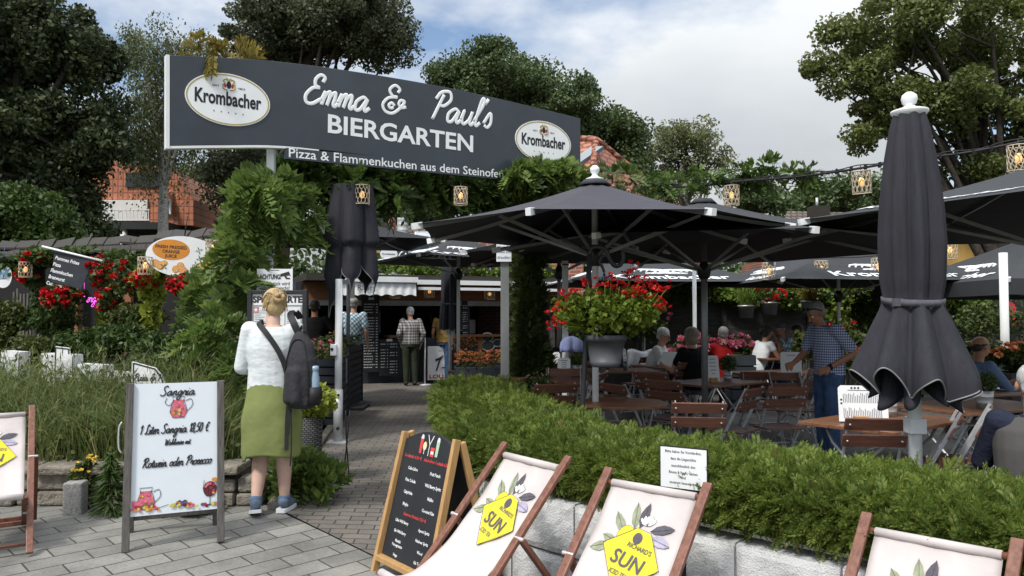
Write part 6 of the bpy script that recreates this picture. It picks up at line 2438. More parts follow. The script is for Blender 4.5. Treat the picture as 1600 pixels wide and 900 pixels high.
def lantern_proto():
 t = thing("woven_lantern", "woven lantern", "lantern", (0, 0, 0), 0, "woven lanterns with warm bulbs")
 m = MB()
 r, h = .10, .26
 for z in (0, -h):
  m.tube([V(r * math.cos(a), r * math.sin(a), z) for a in [k * math.pi / 12 for k in range(25)]], .007, 5, 0, False)
 for k in range(12):
  for s in (-1, 1):
   pts = []
   for q in range(9):
    a = k * math.pi / 6 + s * .26 * (1 if (q // 2) % 2 else 0) * 1.0
    pts.append(V(r * math.cos(a), r * math.sin(a), -h * q / 8))
   m.tube(pts, .0058, 4, 0)
 m.build("shade", MAT['lamp_weave'], t)
 MB().lathe([(0, -.07), (.022, -.085), (.035, -.12), (.03, -.16), (0, -.18)], (0, 0, 0), 10).build("bulb", MAT['glow'], t)
 m = MB().tube([(0, 0, .07), (0, 0, -.07)], .006, 5)
 m.tube([(-r, 0, 0), (r, 0, 0)], .005, 4)
 m.build("hanger", MAT['dark_steel'], t)
 return t


lan = None
for px, py, Y, lab in ((1143, 291, 10.4, "woven lantern on the cable above the wisteria tendrils, left of the other cable lanterns"), (1345, 267, 8.8, "tilted woven lantern on the cable just left of the closed parasol's tip"),
     (1591, 228, 7.75, "woven lantern on the cable at the right edge above the lettered black parasol"), (566, 290, 9.0, "glowing lantern in the garland beside the entrance's closed parasol"),
     (720, 293, 9.75, "glowing lantern in the garland below the words on the big sign"), (1201, 411, 12, "small lantern on the lower cable above the backs of the seated guests"),
     (1283, 408, 12, "small lantern on the lower cable beside the painted crest"), (1372, 404, 12, "small lantern on the lower cable partly behind the closed parasol's left side"),
     (1484, 378, 11.6, "small lantern on the lower cable right of the closed parasol"), (40, 410, 10.0, "glowing lantern under the pergola left of the black banner"),
     (152, 405, 9.9, "lantern hanging at the right end of the black banner's pole"), (227, 402, 9.25, "lantern partly hidden behind the juice sign's left end"), (332, 375, 9.35, "lantern peeking over the juice sign's right end")):
 p = at(px, py, Y)
 if lan is None:
  lan = lantern_proto()
  lan.location = p
  lan['label'] = lab
 else:
  l2 = dup(lan, p, random.random() * 3, lab)
  if px == 1345:
   l2.rotation_euler = (R(4), R(-8), .4)
  sc = {566: .85, 720: .85, 40: .75, 152: .8, 227: .8, 332: .8}.get(px, 1)
  l2.scale = (sc, sc, sc)
for px, py, lab in ((617, 448, "square amber lantern hanging under the kiosk awning's edge"), (671, 447, "square amber lantern on the kiosk fascia left of the furled parasol"), (699, 450, "square amber lantern mostly hidden by the furled kiosk parasol"), (765, 451, "square amber lantern under the gutter left of the grey notice post"), (847, 457, "square amber lantern over the golden fascia letters")):
 q = K(px, py, .45)
 w = KW(q)
 t = thing("square_lantern", lab, "lantern", w, KA, "square lanterns on the kiosk")
 m = MB()
 for sx in (-1, 1):
  for sy in (-1, 1):
   m.bar((sx * .085, sy * .085, 0), (sx * .085, sy * .085, -.24), .018, .018, (1, 0, 0))
 for z in (0, -.24):
  for s in (-1, 1):
   m.bar((-.085, s * .085, z), (.085, s * .085, z), .02, .02)
   m.bar((s * .085, -.085, z), (s * .085, .085, z), .02, .02)
 for k in range(4):
  for s in (-1, 1):
   m.bar((-.055 + k * .036, s * .085, 0), (-.055 + k * .036, s * .085, -.24), .010, .008, (1, 0, 0))
 m.tube([(0, 0, 0), (0, 0, .10)], .006, 5)
 m.build("shade", MAT['lamp_weave'], t)
 MB().ball((0, 0, -.12), .04, 10).build("bulb", MAT['glow'], t)

# ================================================================== back fence with creeper
fe = thing("slat_fence", "dark grey horizontal slat fence closing off the back of the terrace", "fence", (6, 16.2, 0))
m = MB()
zf_ = at(1200, 466, 16.2).z
for i in range(int((zf_ + .1) / .16)):
 m.box2((-5.2, -.012, -.25 + i * .16), (7.5, .012, -.25 + i * .16 + .152))
m.box2((-5.2, .02, -.3), (7.5, .035, zf_ - .02))  # dark backing sheet added behind the slats to block bright gaps
m.build("slat_panel", MAT['fence'], fe)
for k in range(8):
 MB().box2((-5.2 + k * 1.8, -.07, -.3), (-5.1 + k * 1.8, -.02, zf_ + .05)).build("post", MAT['fence'], fe)
blobs = []
for i in range(30):
 px = 960 + i * 23
 blobs.append(((at(px, 450 + 7 * math.sin(i * 1.7), 16.1).x, 16.0, at(px, 452 + 9 * math.sin(i * 1.7), 16.1).z), (.42, .22, .26 + .1 * math.sin(i * 2.3)), 1))
for px in (1315, 1350, 1520, 1560):
 blobs.append((tuple(at(px, 490, 15.9)), (.35, .2, .4), .8))
t = thing("creeper", "leafy creeper hanging along the top of the dark back fence", "climbing plant", blobs[0][0])
m = MB()
for c, r, k in blobs:
 P = in_ball(int(430 * k), .3) * np.array(r) * 1.1 + np.array(c) - np.array(blobs[0][0])
 v, f = leaf_quads(P, .11, .85, .5, .4)
 m.arr(v, f, 0)
m.build("foliage", L_IVY, t)
MB().tube([Vector(b[0]) - Vector(blobs[0][0]) for b in blobs[:30]], .02, 5).build("stem", MAT['stem'], t)
# red letter sign at the right edge
rs = at(1578, 512, 15.2)
m = MB().box2((-.26, 0, 0), (.36, .06, .56))
write(m, Plane((-.2, -.001, .06), (1, 0, 0), (0, 0, 1)), "R", .22, 0, .44, 1, d=.006, bold=.06)
tag(m.build("letter_sign", [MAT['black'], MAT['red_print']], None, loc=tuple(rs)), "dark panel with a big red letter on the back fence at the right edge", "sign")

for lab, px, py, Y, rx, ry, mt, fl in (
 ("dark round bush behind the red geranium pot", 1000, 500, 13.4, 48, 36, L_CYPR, (L_PINK, 26, .04)),
 ("bush left of the seated white-haired man", 950, 515, 12.6, 30, 30, L_SHRUB, None),
 ("pink geranium bed behind the woman in black", 1085, 548, 12.4, 48, 22, L_SHRUB, (L_PINK, 46, .07)),
 ("pink geranium bush in the grey planter left of the woman in white", 1150, 543, 12.2, 26, 18, L_SHRUB, (L_PINK, 34, .07)),
 ("yellow-green laurel bush with red berries behind the man in checked shirt", 1322, 545, 11.2, 40, 42, L_SHRUB2, (L_RED, 10, .05)),
 ("yellow-green laurel bush behind the man in blue at right", 1520, 560, 9.8, 44, 34, L_SHRUB2, None),
 ("laurel sprig bush left of the checked shirt", 1256, 540, 11.6, 16, 26, L_SHRUB2, None),
 ("salmon flowering bush in the grey box at the right edge", 1592, 562, 9.3, 34, 26, L_SHRUB, (L_ORANGE, 20, .07)),
 ("large dark bush in front of the fence right of the closed parasol", 1560, 500, 14.8, 60, 50, L_CYPR, None),
 ("dark bush left of the tie band of the closed parasol", 1360, 485, 14.6, 36, 40, L_SHRUB, None),
):
 shrub("terrace_shrub", lab, px, py, Y, rx, ry, mt, 2400, .075, group="bushes around the terrace", flowers=fl, aspect=.5)
for lab, px0, px1, py0, py1, Y in (("grey slatted planter box under the pink geraniums", 1138, 1174, 553, 590, 11.9), ("grey slatted planter box under the salmon flowers at right edge", 1562, 1625, 580, 608, 9.2)):
 a, b = at(px0, py1, Y), at(px1, py0, Y)
 z0 = gh(a.x, Y)
 t = thing("slatted_planter", lab, "planter", ((a.x + b.x) / 2, Y, z0), 0, "dark slatted planters")
 w, h = (b.x - a.x) / 2, b.z - z0
 m = MB()
 k = 5
 for i in range(k):
  z = i * h / k
  for s in (-1, 1):
   m.box2((-w, s * .2 - .01, z + .01), (w, s * .2 + .01, z + h / k - .012))
   m.box2((s * w - .01, -.2, z + .01), (s * w + .01, .2, z + h / k - .012))
 m.build("slats", MAT['box_grey'], t)
 MB().box2((-w + .02, -.18, 0), (w - .02, .18, h - .05)).build("soil", MAT['dark_void'], t)
# pots hanging on the fence
for lab, px, py, Y, fm, mt in (("pale hanging pot with grass tuft on the back fence", 1166, 497, 15.6, None, L_IVY), ("pale hanging pot with red blossoms on the back fence", 1203, 492, 15.6, L_RED, L_SHRUB), ("grey hanging pot with a spiky grass plant behind the checked shirt man", 1265, 490, 15.4, None, L_FERN)):
 p = at(px, py, Y)
 t = thing("hanging_pot", lab, "flower pot", p, 0, "pots on the back fence")
 MB().lathe([(.13, 0), (.16, .22), (.175, .23), (.175, .26), (.15, .26), (.14, .18)], (0, 0, 0), 16).build("pot", MAT['zinc'], t)
 m = MB()
 if mt is L_FERN or fm is None:
  blades(m, np.tile([0, 0, .22], (160, 1)) + rng.normal(scale=.05, size=(160, 3)), rng.uniform(.3, .6, 160), .02, 1.2)
 P = in_ball(260) * np.array([.3, .2, .26]) + np.array([0, 0, .42])
 v, f = leaf_quads(P, .07, .6)
 if fm is not None:
  m.arr(v, f, 0)
 m.build("foliage", mt, t)
 if fm is not None:
  blossoms(in_ball(34, .5) * np.array([.34, .22, .3]) + np.array([0, -.05, .5]), .06, 5, 2).build("blossom", fm, t)
 m = MB().tube([(0, .1, .2), (0, .25, .3), (0, .6, .3)], .01, 5)
 m.build("bracket", MAT['dark_steel'], t)

# ================================================================== the hanging geranium pot on its shepherd's crook
hp = at(909, 655, 6.15)
cr = thing("shepherd_crook", "black steel crook pole standing in the hedge carrying the geranium pot", "plant hook", (hp.x, hp.y, gh(hp.x, hp.y)))
zo = V(hp.x, hp.y, gh(hp.x, hp.y))
m = MB()
pt_ = [zo, at(910, 640, 6.15), at(917, 500, 6.15), at(921, 398, 6.15), at(925, 388, 6.15), at(936, 386, 6.15), at(947, 391, 6.15), at(952, 404, 6.15), at(960, 415, 6.15), at(969, 414, 6.15), at(974, 404, 6.15), at(973, 393, 6.15)]
m.tube([p - zo for p in pt_[:4]], .021, 10)
m.tube([p - zo for p in spline([tuple(p) for p in pt_[3:]], 5)], .017, 10)
m.tube([p - zo for p in spline([tuple(at(x, y, 6.15)) for x, y in ((950, 400), (941, 401), (937, 409), (941, 417), (944, 425))], 5)], .011, 8)
m.build("pole", MAT['dark_steel'], cr)
hb_ = at(946, 573, 6.15)
hg = thing("geranium_pot", "big grey pot of lime-leaved red geraniums hanging from the black crook", "flower pot", tuple(hb_))
s6 = 6.15 / 1200
H_ = 50 * s6
MB().lathe([(.105, 0), (.112, .005), (.128, .045), (.124, .047), (.158, H_ * .80), (.168, H_ * .81), (.172, H_ * .98), (.160, H_), (.145, H_ * .9)], (0, 0, 0), 32).build("pot", MAT['pot_grey'], hg)
MB().lathe([(.0, H_ * .88), (.146, H_ * .88)], (0, 0, 0), 24).build("soil", MAT['soil'], hg)
m = MB()
for k in range(3):
 a = k * 2.09 + .5
 m.tube([(.155 * math.cos(a), .155 * math.sin(a), H_), V(*(at(944, 425, 6.15) - hb_))], .0035, 5)
m.build("hanger", MAT['dark_steel'], hg)
n = 42
cc = in_ball(n, .2) * np.array([.40, .27, .15]) + np.array([0.03, 0, .43])
q = np.concatenate([in_ball(95) * np.array([.11, .10, .09]) + c_ for c_ in cc])
q = q[(np.abs(q[:, 0]) > .17) | (q[:, 2] > .26)]
v, f = leaf_quads(q, .044, .95, .5, .1, fold=.1)
MB().arr(v, f, 0).build("foliage", L_GERAN, hg)
sb = MB()
heads = []
for px, py in ((865, 490), (868, 500), (880, 478), (905, 450), (932, 452), (918, 440), (955, 432), (968, 448), (985, 428), (1000, 438), (990, 458), (1010, 450), (1030, 455), (1043, 450), (1035, 475), (1042, 480), (990, 420), (975, 465), (1000, 462), (960, 458), (888, 455), (945, 445), (1015, 462), (965, 442), (872, 476), (1022, 444), (984, 436), (996, 452), (862, 508)):
 p = at(px, py, 6.15 + random.uniform(-.30, -.05)) - hb_
 heads.append(p)
 sb.tube([V(p.x * .3, p.y * .3, H_ + .05), V(p.x * .75, p.y * .75, p.z * .6 + .1), p], .0035, 4)
sb.build("stem", L_GERAN, hg)
HP = np.array([tuple(p) for p in heads])
HQ = np.repeat(HP, 6, axis=0) + rng.normal(scale=.034, size=(len(HP) * 6, 3)) * np.array([1, 1, .7])
blossoms(HQ, .024, 5, 2).build("blossom", L_RED, hg)

# ================================================================== tables, chairs and what stands on them
chair_group = "folding chairs on the terrace"


def chair_proto():
 t = thing("folding_chair", "chair", "chair", (0, 0, 0), 0, chair_group)
 m = MB()
 for k in range(6):
  y = -.17 + k * .066
  m.box((0, y, .452 + .004 * math.cos(k)), (.40, .052, .016))
 m.build("seat", MAT['slat'], t, .004)
 A0_, A1_ = V(0, .21, 0), V(0, -.235, .87)
 d = (A1_ - A0_).normalized()
 up = V(1, 0, 0).cross(d)
 m = MB()
 rot = Matrix((V(1, 0, 0), d, up)).transposed()
 for z in (.705, .825):
  p = A0_ + d * (z / d.z)
  m.box(p + up * .013, (.43, .098, .016), rot)
 m.build("backrest", MAT['slat'], t, .005)
 bl = MB()
 for sx in (-1, 1):
  for z in (.705, .825):
   p = A0_ + d * (z / d.z) + V(sx * .18, 0, 0)
   for s_ in (-1, 1):
    bl.ball(p + up * (.013 + .009 * s_), .009, 6)
 bl.build("screws", MAT['zinc'], t)
 for sx in (-1, 1):
  m = MB()
  m.bar(A0_ + V(sx * .185, 0, 0), A1_ + V(sx * .185, 0, 0), .010, .028, up)
  m.build("leg", MAT['steel'], t)
  m = MB()
  m.tube([V(sx * .17, -.25, 0), V(sx * .17, -.10, .17), V(sx * .17, .04, .33), V(sx * .17, .19, .435), V(sx * .17, .20, .44)], .010, 6)
  m.tube([V(sx * .17, .19, .436), V(sx * .17, -.19, .436)], .009, 6)
  m.build("leg", MAT['steel'], t)
 m = MB()
 m.tube([(-.185, .205, .012), (.185, .205, .012)], .009, 6)
 m.tube([(-.17, -.22, .035), (.17, -.22, .035)], .009, 6)
 m.tube([(-.185, .07, .28), (.185, .07, .28)], .008, 6)
 m.build("stretcher", MAT['steel'], t)
 return t


ch0 = chair_proto()
ch_used = [False]


def chair(x, y, rz, lab, pale=False):
 loc = (x, y, gh(x, y))
 if not ch_used[0]:
  ch_used[0] = True
  ch0.location = loc
  ch0.rotation_euler = (0, 0, R(rz))
  ch0['label'] = lab
  return ch0
 c = dup(ch0, loc, R(rz), lab)
 return c


def chair_px(px, py, Y, rz, lab):
 """px,py: middle of the backrest"""
 p = at(px, py, Y)
 a = R(rz)
 return chair(p.x - .21 * math.sin(a), p.y + .21 * math.cos(a), rz, lab)


for px, py, Y, rz, lab in (
 (1018, 607, 8.7, -35, "chair with worn back slats left of the brown table, behind another chair"),
 (1036, 620, 8.0, -38, "chair with two back slats, in front of its neighbour left of the brown table"),
 (1176, 629, 7.3, 48, "chair turned left beside the hedge, facing the brown table with menu"),
 (1230, 622, 7.45, 8, "chair with its back to the hedge, in front of the man in checked shirt"),
 (1092, 655, 6.15, -8, "nearest pale brown chair back rising over the hedge in front of the brown table"),
 (1186, 597, 9.3, 172, "chair facing the camera on the right end of the brown table"),
 (1226, 597, 9.2, 186, "chair facing the camera just below the grey menu in the man's hand"),
 (1078, 588, 10.1, 25, "chair under the woman in black"),
 (1210, 556, 13.6, 188, "dark red chair beside the woman in the white blouse"),
 (1150, 570, 12.0, 30, "chair behind the small zinc pot under the man in red"),
 (1015, 575, 11.4, 35, "chair at the far table under the white-haired man"),
 (862, 577, 9.8, 182, "wide slatted chair back beside the columnar cypress"),
 (882, 600, 8.9, 176, "slatted chair in front of the white menu card left of the geranium pot"),
 (868, 632, 7.3, 12, "chair back touching the hedge below the little white flowers"),
 (868, 555, 11.2, 5, "chair of the person in black left of the draped periwinkle jacket"),
 (893, 552, 11.0, 0, "chair with the periwinkle jacket over its back"),
 (1497, 668, 5.75, 62, "chair seen from the side right of the closed parasol's foot"),
 (1542, 662, 5.85, 58, "chair seen from the side next to the man in the grey vest"),
 (1370, 684, 5.25, -6, "chair back between the hedge and the table with the white menu stand"),
 (1003, 560, 12.2, -20, "chair with a white cloth on its back behind the geranium pot"),
 (940, 600, 8.4, 70, "chair behind the crook pole at the small round table"),
 (1275, 590, 9.7, 100, "chair tucked behind the man in checked shirt"),
 (1420, 610, 8.6, 40, "chair half hidden by the closed parasol"),
 (1182, 560, 13.4, -10, "chair under the woman in the white blouse"),
 (1530, 606, 8.0, 80, "chair under the man in the blue shirt"),
 (1590, 700, 4.6, 70, "chair under the man in the grey vest at right edge"),
 (960, 640, 7.6, -60, "folded-angle chair right of the small round table"),
):
 chair_px(px, py, Y, rz, lab)


def table(x, y, w, d, rz, lab, rnd=0):
 t = thing("terrace_table", lab, "table", (x, y, gh(x, y)), R(rz), "wooden tables on the terrace")
 m = MB()
 if rnd:
  n = 7
  for k in range(n):
   y0, y1 = -rnd + 2 * rnd * k / n, -rnd + 2 * rnd * (k + 1) / n - .006
   pts = []
   for yy in (y0, (y0 + y1) / 2, y1):
    pts.append((math.sqrt(max(1e-4, rnd ** 2 - yy ** 2)), yy))
   poly = pts + [(-a, b) for a, b in reversed(pts)]
   m.prism([(a, b, .725) for a, b in poly], (0, 0, .026))
 else:
  n = max(4, round(d / .12))
  for k in range(n):
   y0, y1 = -d / 2 + d * k / n, -d / 2 + d * (k + 1) / n - .004
   m.box2((-w / 2, y0, .725), (w / 2, y1, .751))
 m.build("tabletop", MAT['table_wood'], t, .004)
 lx = (w or rnd * 1.6) * .36
 ly = (d or rnd * 1.4) * .40
 for sx in (-1, 1):
  m = MB()
  m.tube([(sx * lx, -ly, 0), (sx * lx, -ly * .4, .30), (sx * lx, ly * .6, .60), (sx * lx, ly * .8, .72)], .012, 6)
  m.tube([(sx * lx * .94, ly, 0), (sx * lx * .94, ly * .4, .30), (sx * lx * .94, -ly * .6, .60), (sx * lx * .94, -ly * .8, .72)], .012, 6)
  m.build("leg", MAT['steel'], t)
 m = MB()
 for s in (-1, 1):
  m.tube([(-lx, s * ly * .93, .03), (lx, s * ly * .93, .03)], .009, 6)
 m.build("stretcher", MAT['steel'], t)
 return t


TZ = .751
table(2.86, 5.95, 1.15, .75, 38, "brown table with the white menu stand right behind the hedge")
table(4.15, 6.95, 1.3, .8, 25, "brown table with a zinc pot plant at the right behind two side-on chairs")
table(2.38, 9.05, 1.05, .72, 40, "brown table with a white menu card beside the grey parasol pole")
table(1.02, 7.15, 0, 0, 10, "small round plank table by the crook pole", .42)
table(1.35, 10.3, 1.1, .7, 5, "table half hidden below the hanging geranium pot")
table(3.55, 10.4, 1.15, .7, 20, "table where the checked shirt man holds the menus")
table(4.75, 13.2, 1.2, .7, 10, "far table between the woman in white and the man in the cap")
table(.75, 11.9, 1.1, .7, 0, "far table beyond the periwinkle jacket")
table(5.3, 8.3, 1.2, .75, 15, "table with a plate in front of the man in the blue shirt")
table(.42, 9.2, 1.0, .6, 0, "table carrying the upright white menu card left of the crook pole")
table(2.35, 11.2, 1.0, .7, 30, "table of the white-haired man and the woman in black")


def zinc_pot(x, y, lab, mt=L_SHRUB, fm=None, r=.055, h=.12, z=TZ, sz=.035, spread=.09):
 t = thing("table_plant", lab, "potted plant", (x, y, gh(x, y) + z), 0, "small potted plants on the tables")
 m = MB()
 prof = [(r * .8, 0), (r * .86, h * .3), (r * .9, h * .32), (r * .86, h * .36), (r * .95, h * .65), (r * .99, h * .67), (r * .95, h * .70), (r, h), (r * .93, h), (r * .85, h * .8)]
 m.lathe(prof, (0, 0, 0), 18)
 m.build("pot", MAT['zinc'], t)
 P = in_ball(420, .1) * np.array([spread, spread, spread * .8]) + np.array([0, 0, h + spread * .7])
 v, f = leaf_quads(P, sz, .6, .5)
 MB().arr(v, f, 0).build("foliage", mt, t)
 if fm is not None:
  blossoms(unit(24) * spread * np.array([1, 1, .7]) + np.array([0, 0, h + spread * .8]), .014, 5, 1).build("blossom", fm, t)
 return t


p = at(1390, 660, 6.15)
zinc_pot(p.x, p.y, "zinc pot with a small green plant behind the white menu stand", r=.062, h=.13)
p = at(1538, 640, 6.7)
zinc_pot(p.x, p.y, "zinc pot with a bushy little plant on the right-hand table", r=.075, h=.15, spread=.11)
p = at(1137, 600, 9.15)
zinc_pot(p.x, p.y, "small zinc pot plant beside the leaning white menu card", spread=.12)
p = at(901, 572, 9.15)
zinc_pot(p.x, p.y, "pale pot plant beside the crook pole below the jacket", L_IVY, r=.06, h=.14)
p = at(848, 606, 7.9)
zinc_pot(p.x - .05, p.y, "dark plant with tiny white flowers just above the hedge, beside the cypress", L_CYPR, L_WHITE, r=.1, h=.2, z=.42, sz=.05, spread=.19)


def menu_card(x, y, w, h, rz, lean, lab, block=True, lines=8, curve=False, z=TZ):
 t = thing("menu_card", lab, "menu", (x, y, gh(x, y) + z), R(rz), "printed menus on the tables")
 pl = Plane((-w / 2, 0, .012), (1, 0, 0), V(0, math.sin(R(lean)), math.cos(R(lean))))
 m = MB()
 c = .02
 m.prism([pl.p(a, b, -.004) for a, b in ((0, 0), (w, 0), (w, h - c * 3 if curve else h - c), (w - (c * 4 if curve else c), h), (c, h), (0, h - c))], pl.n * .004, 0)
 for col in range(2 if curve else 1):
  for k in range(lines):
   for q in range(22 if curve else 1):
    if curve:
     x0 = w * .10 + q * w * .036
     y0 = h * (.52 if col == 0 else .10)
     hh = h * random.uniform(.18, .30) / 1
     if k == 0:
      patch(m, pl, [(x0, y0), (x0 + w * .012, y0), (x0 + w * .012, y0 + hh), (x0, y0 + hh)], 1, .002)
    else:
     y0 = h * (.85 - .7 * k / lines)
     ww = w * random.uniform(.3, .6)
     patch(m, pl, [(w / 2 - ww / 2, y0), (w / 2 + ww / 2, y0), (w / 2 + ww / 2, y0 + .006), (w / 2 - ww / 2, y0 + .006)], 1, .002)
 if curve:
  for x0, y0 in ((.28, .93), (.35, .93), (.42, .93), (.06, .5), (.06, .6), (.5, .03), (.9, .03)):
   patch(m, pl, oval(x0 * w, y0 * h, .008, .008, 8), 2, .002)
  patch(m, pl, [(w * .2, h * .86), (w * .8, h * .86), (w * .8, h * .875), (w * .2, h * .875)], 1, .002)
 m.build("card", [MAT['white_plastic'], MAT['print_grey'], MAT['ink']], t)
 if block:
  MB().box((-.02, -.01, .028), (.10, .055, .056)).build("holder", MAT['pine'], t, .004)
 return t


p = at(1350, 660, 5.75)
menu_card(p.x, p.y, .345, .27, -12, 10, "large white menu sheet with rounded corner standing in a wood block by the closed parasol", True, 1, True)
p = at(1116, 602, 8.95)
menu_card(p.x, p.y, .17, .30, 22, 8, "narrow white menu card standing on the brown table by the grey pole", True, 5)
p = at(881, 570, 9.0)
menu_card(p.x, p.y, .15, .22, -8, 8, "white menu card standing left of the crook pole", False, 6)
p = at(871, 560, 10.6)
menu_card(p.x, p.y, .10, .26, 15, 10, "grey menu card leaning beside the person in black", False, 5, z=.70)
p = at(978, 560, 10.6)
menu_card(p.x, p.y, .06, .26, 30, 10, "small white card standing right of the geranium pot", False, 3)
p = at(1237, 603, 9.9)
menu_card(p.x, p.y, .26, .31, -14, 12, "greyish menu in the left hand of the man in checked shirt", False, 2)
# cloths and jackets on chairs
p = at(893, 541, 10.78)
m = MB()
m.grid(lambda u, v: V((u - .5) * .34 * (1 - .06 * math.cos(u * 9)), .05 * math.cos(v * math.pi) + .03 * math.sin(u * 14) * v, -.02 + .15 * math.sin(math.pi * v) * (1 - (2 * u - 1) ** 2) ** .5 - .06 * (1 - math.sin(math.pi * v))), 18, 12, 0, True)
tag(m.build("draped_jacket", M("periwinkle_cloth", (.24, .29, .52), .85, var=.1, bump=.3, bs=40, bd=.01), None, loc=tuple(p), solid=.012), "periwinkle blue jacket draped in a dome over a dark chair back", "jacket")
p = at(1000, 550, 12.0)
m = MB()
m.grid(lambda u, v: V((u - .5) * .42, .05 * math.cos(v * math.pi) - .03 * math.sin(u * 11 + v * 3), .02 - .26 * abs(v - .5) * 2 + .02 * math.sin(u * 8)), 16, 12, 0, True)
tag(m.build("draped_cloth", M("white_knit", (.55, .56, .58), .9, var=.2, vs=14), None, loc=tuple(p), solid=.01), "white cloth hanging over a chair back right of the geranium pot", "cloth")
p = at(1588, 592, 8.2)
m = MB().lathe([(.0, .004), (.08, .004), (.13, .02), (.125, .024), (.08, .010), (.0, .010)], (0, 0, 0), 26)
tag(m.build("plate", MAT['white_plastic'], None, loc=(5.25, 8.2, gh(5.25, 8.2) + TZ)), "white plate on the table before the man in the blue shirt", "plate")
m = MB().lathe([(.028, 0), (.034, .11), (.031, .11), (.026, .005), (0, .005)], (0, 0, 0), 16)
tag(m.build("drinking_glass", MAT['glass'], None, loc=(5.42, 8.05, gh(5.4, 8) + TZ)), "dark drink in a glass beside the white plate", "glass")
for k, (x, y) in enumerate(((1.15, 10.2), (1.28, 10.35), (1.5, 10.2))):
 m = MB().lathe([(.026, 0), (.032, .12), (.029, .12), (.024, .006), (0, .006)], (0, 0, 0), 14)
 tag(m.build("drinking_glass", MAT['glass'], None, loc=(x, y, gh(x, y) + TZ)), ["empty glass on the table under the geranium pot, leftmost of three", "middle glass of three on the table under the geranium pot", "rightmost of three glasses on the table under the geranium pot"][k], "glass")
# ================================================================== people
def cap(mb, p, q, r1, r2=None, n=12, m=0):
 """a limb: tapered tube with rounded ends"""
 p, q = Vector(p), Vector(q)
 r2 = r1 if r2 is None else r2
 mb.tube([p, p.lerp(q, .5), q], [r1, (r1 + r2) / 2, r2], n, m)
 mb.ball(p, r1, n, m)
 mb.ball(q, r2, n, m)


def loft(mb, secs, n=20, m=0):
 """secs: (centre, rx, ry): stacked ellipses"""
 vs, fs = [], []
 for c, rx, ry in secs:
  for j in range(n):
   a = 2 * math.pi * j / n
   vs.append((c[0] + rx * math.cos(a), c[1] + ry * math.sin(a), c[2]))
 for i in range(len(secs) - 1):
  for j in range(n):
   j2 = (j + 1) % n
   fs.append((i * n + j, i * n + j2, (i + 1) * n + j2, (i + 1) * n + j))
 fs.append(tuple(range(n - 1, -1, -1)))
 fs.append(tuple((len(secs) - 1) * n + j for j in range(n)))
 mb.add(vs, fs, m, True)


def skin_over(mb, name, mat, parent, voxel=.009, smooth=4):
 """fuse the shapes into one continuous surface"""
 ob = mb.build(name, mat)
 md = ob.modifiers.new("fuse", 'REMESH')
 md.mode = 'VOXEL'
 md.voxel_size = voxel
 md.use_smooth_shade = True
 sm = ob.modifiers.new("soften", 'SMOOTH')
 sm.iterations = smooth
 sm.factor = .5
 dg = bpy.context.evaluated_depsgraph_get()
 me = bpy.data.meshes.new_from_object(ob.evaluated_get(dg))
 me.name = name
 old = ob.data
 ob.modifiers.clear()
 ob.data = me
 bpy.data.meshes.remove(old)
 me.polygons.foreach_set("use_smooth", [True] * len(me.polygons))
 ob.parent = parent
 return ob


def hand(mb, w, d, side, palm_n, curl=.5, s=1.0):
 """wrist w, pointing along d; palm_n the palm's facing; five separate fingers"""
 d = Vector(d).normalized()
 pn = Vector(palm_n)
 pn = (pn - d * pn.dot(d)).normalized()
 ac = d.cross(pn) * side                       # towards the thumb
 w = Vector(w)
 k = w + d * .085 * s
 for t in (-.03, -.01, .01, .03):
  cap(mb, w + ac * t * .6 * s + d * .01, k + ac * t * s, .013 * s, .012 * s, 8)
 for t, ln in ((.033, .062), (.011, .072), (-.011, .067), (-.032, .052)):
  a = k + ac * t * s
  b = a + (d * math.cos(curl * .5) + pn * math.sin(curl * .5)) * ln * .5 * s
  c = b + (d * math.cos(curl * 1.5) + pn * math.sin(curl * 1.5)) * ln * .5 * s
  cap(mb, a, b, .0095 * s, .0085 * s, 8)
  cap(mb, b, c, .0085 * s, .007 * s, 8)
 a = w + d * .025 * s + ac * .028 * s
 b = a + (d * .7 + ac * .6 + pn * .3).normalized() * .035 * s
 c = b + (d * .85 + ac * .15 + pn * .4).normalized() * .03 * s
 cap(mb, a, b, .012 * s, .0105 * s, 8)
 cap(mb, b, c, .0105 * s, .008 * s, 8)


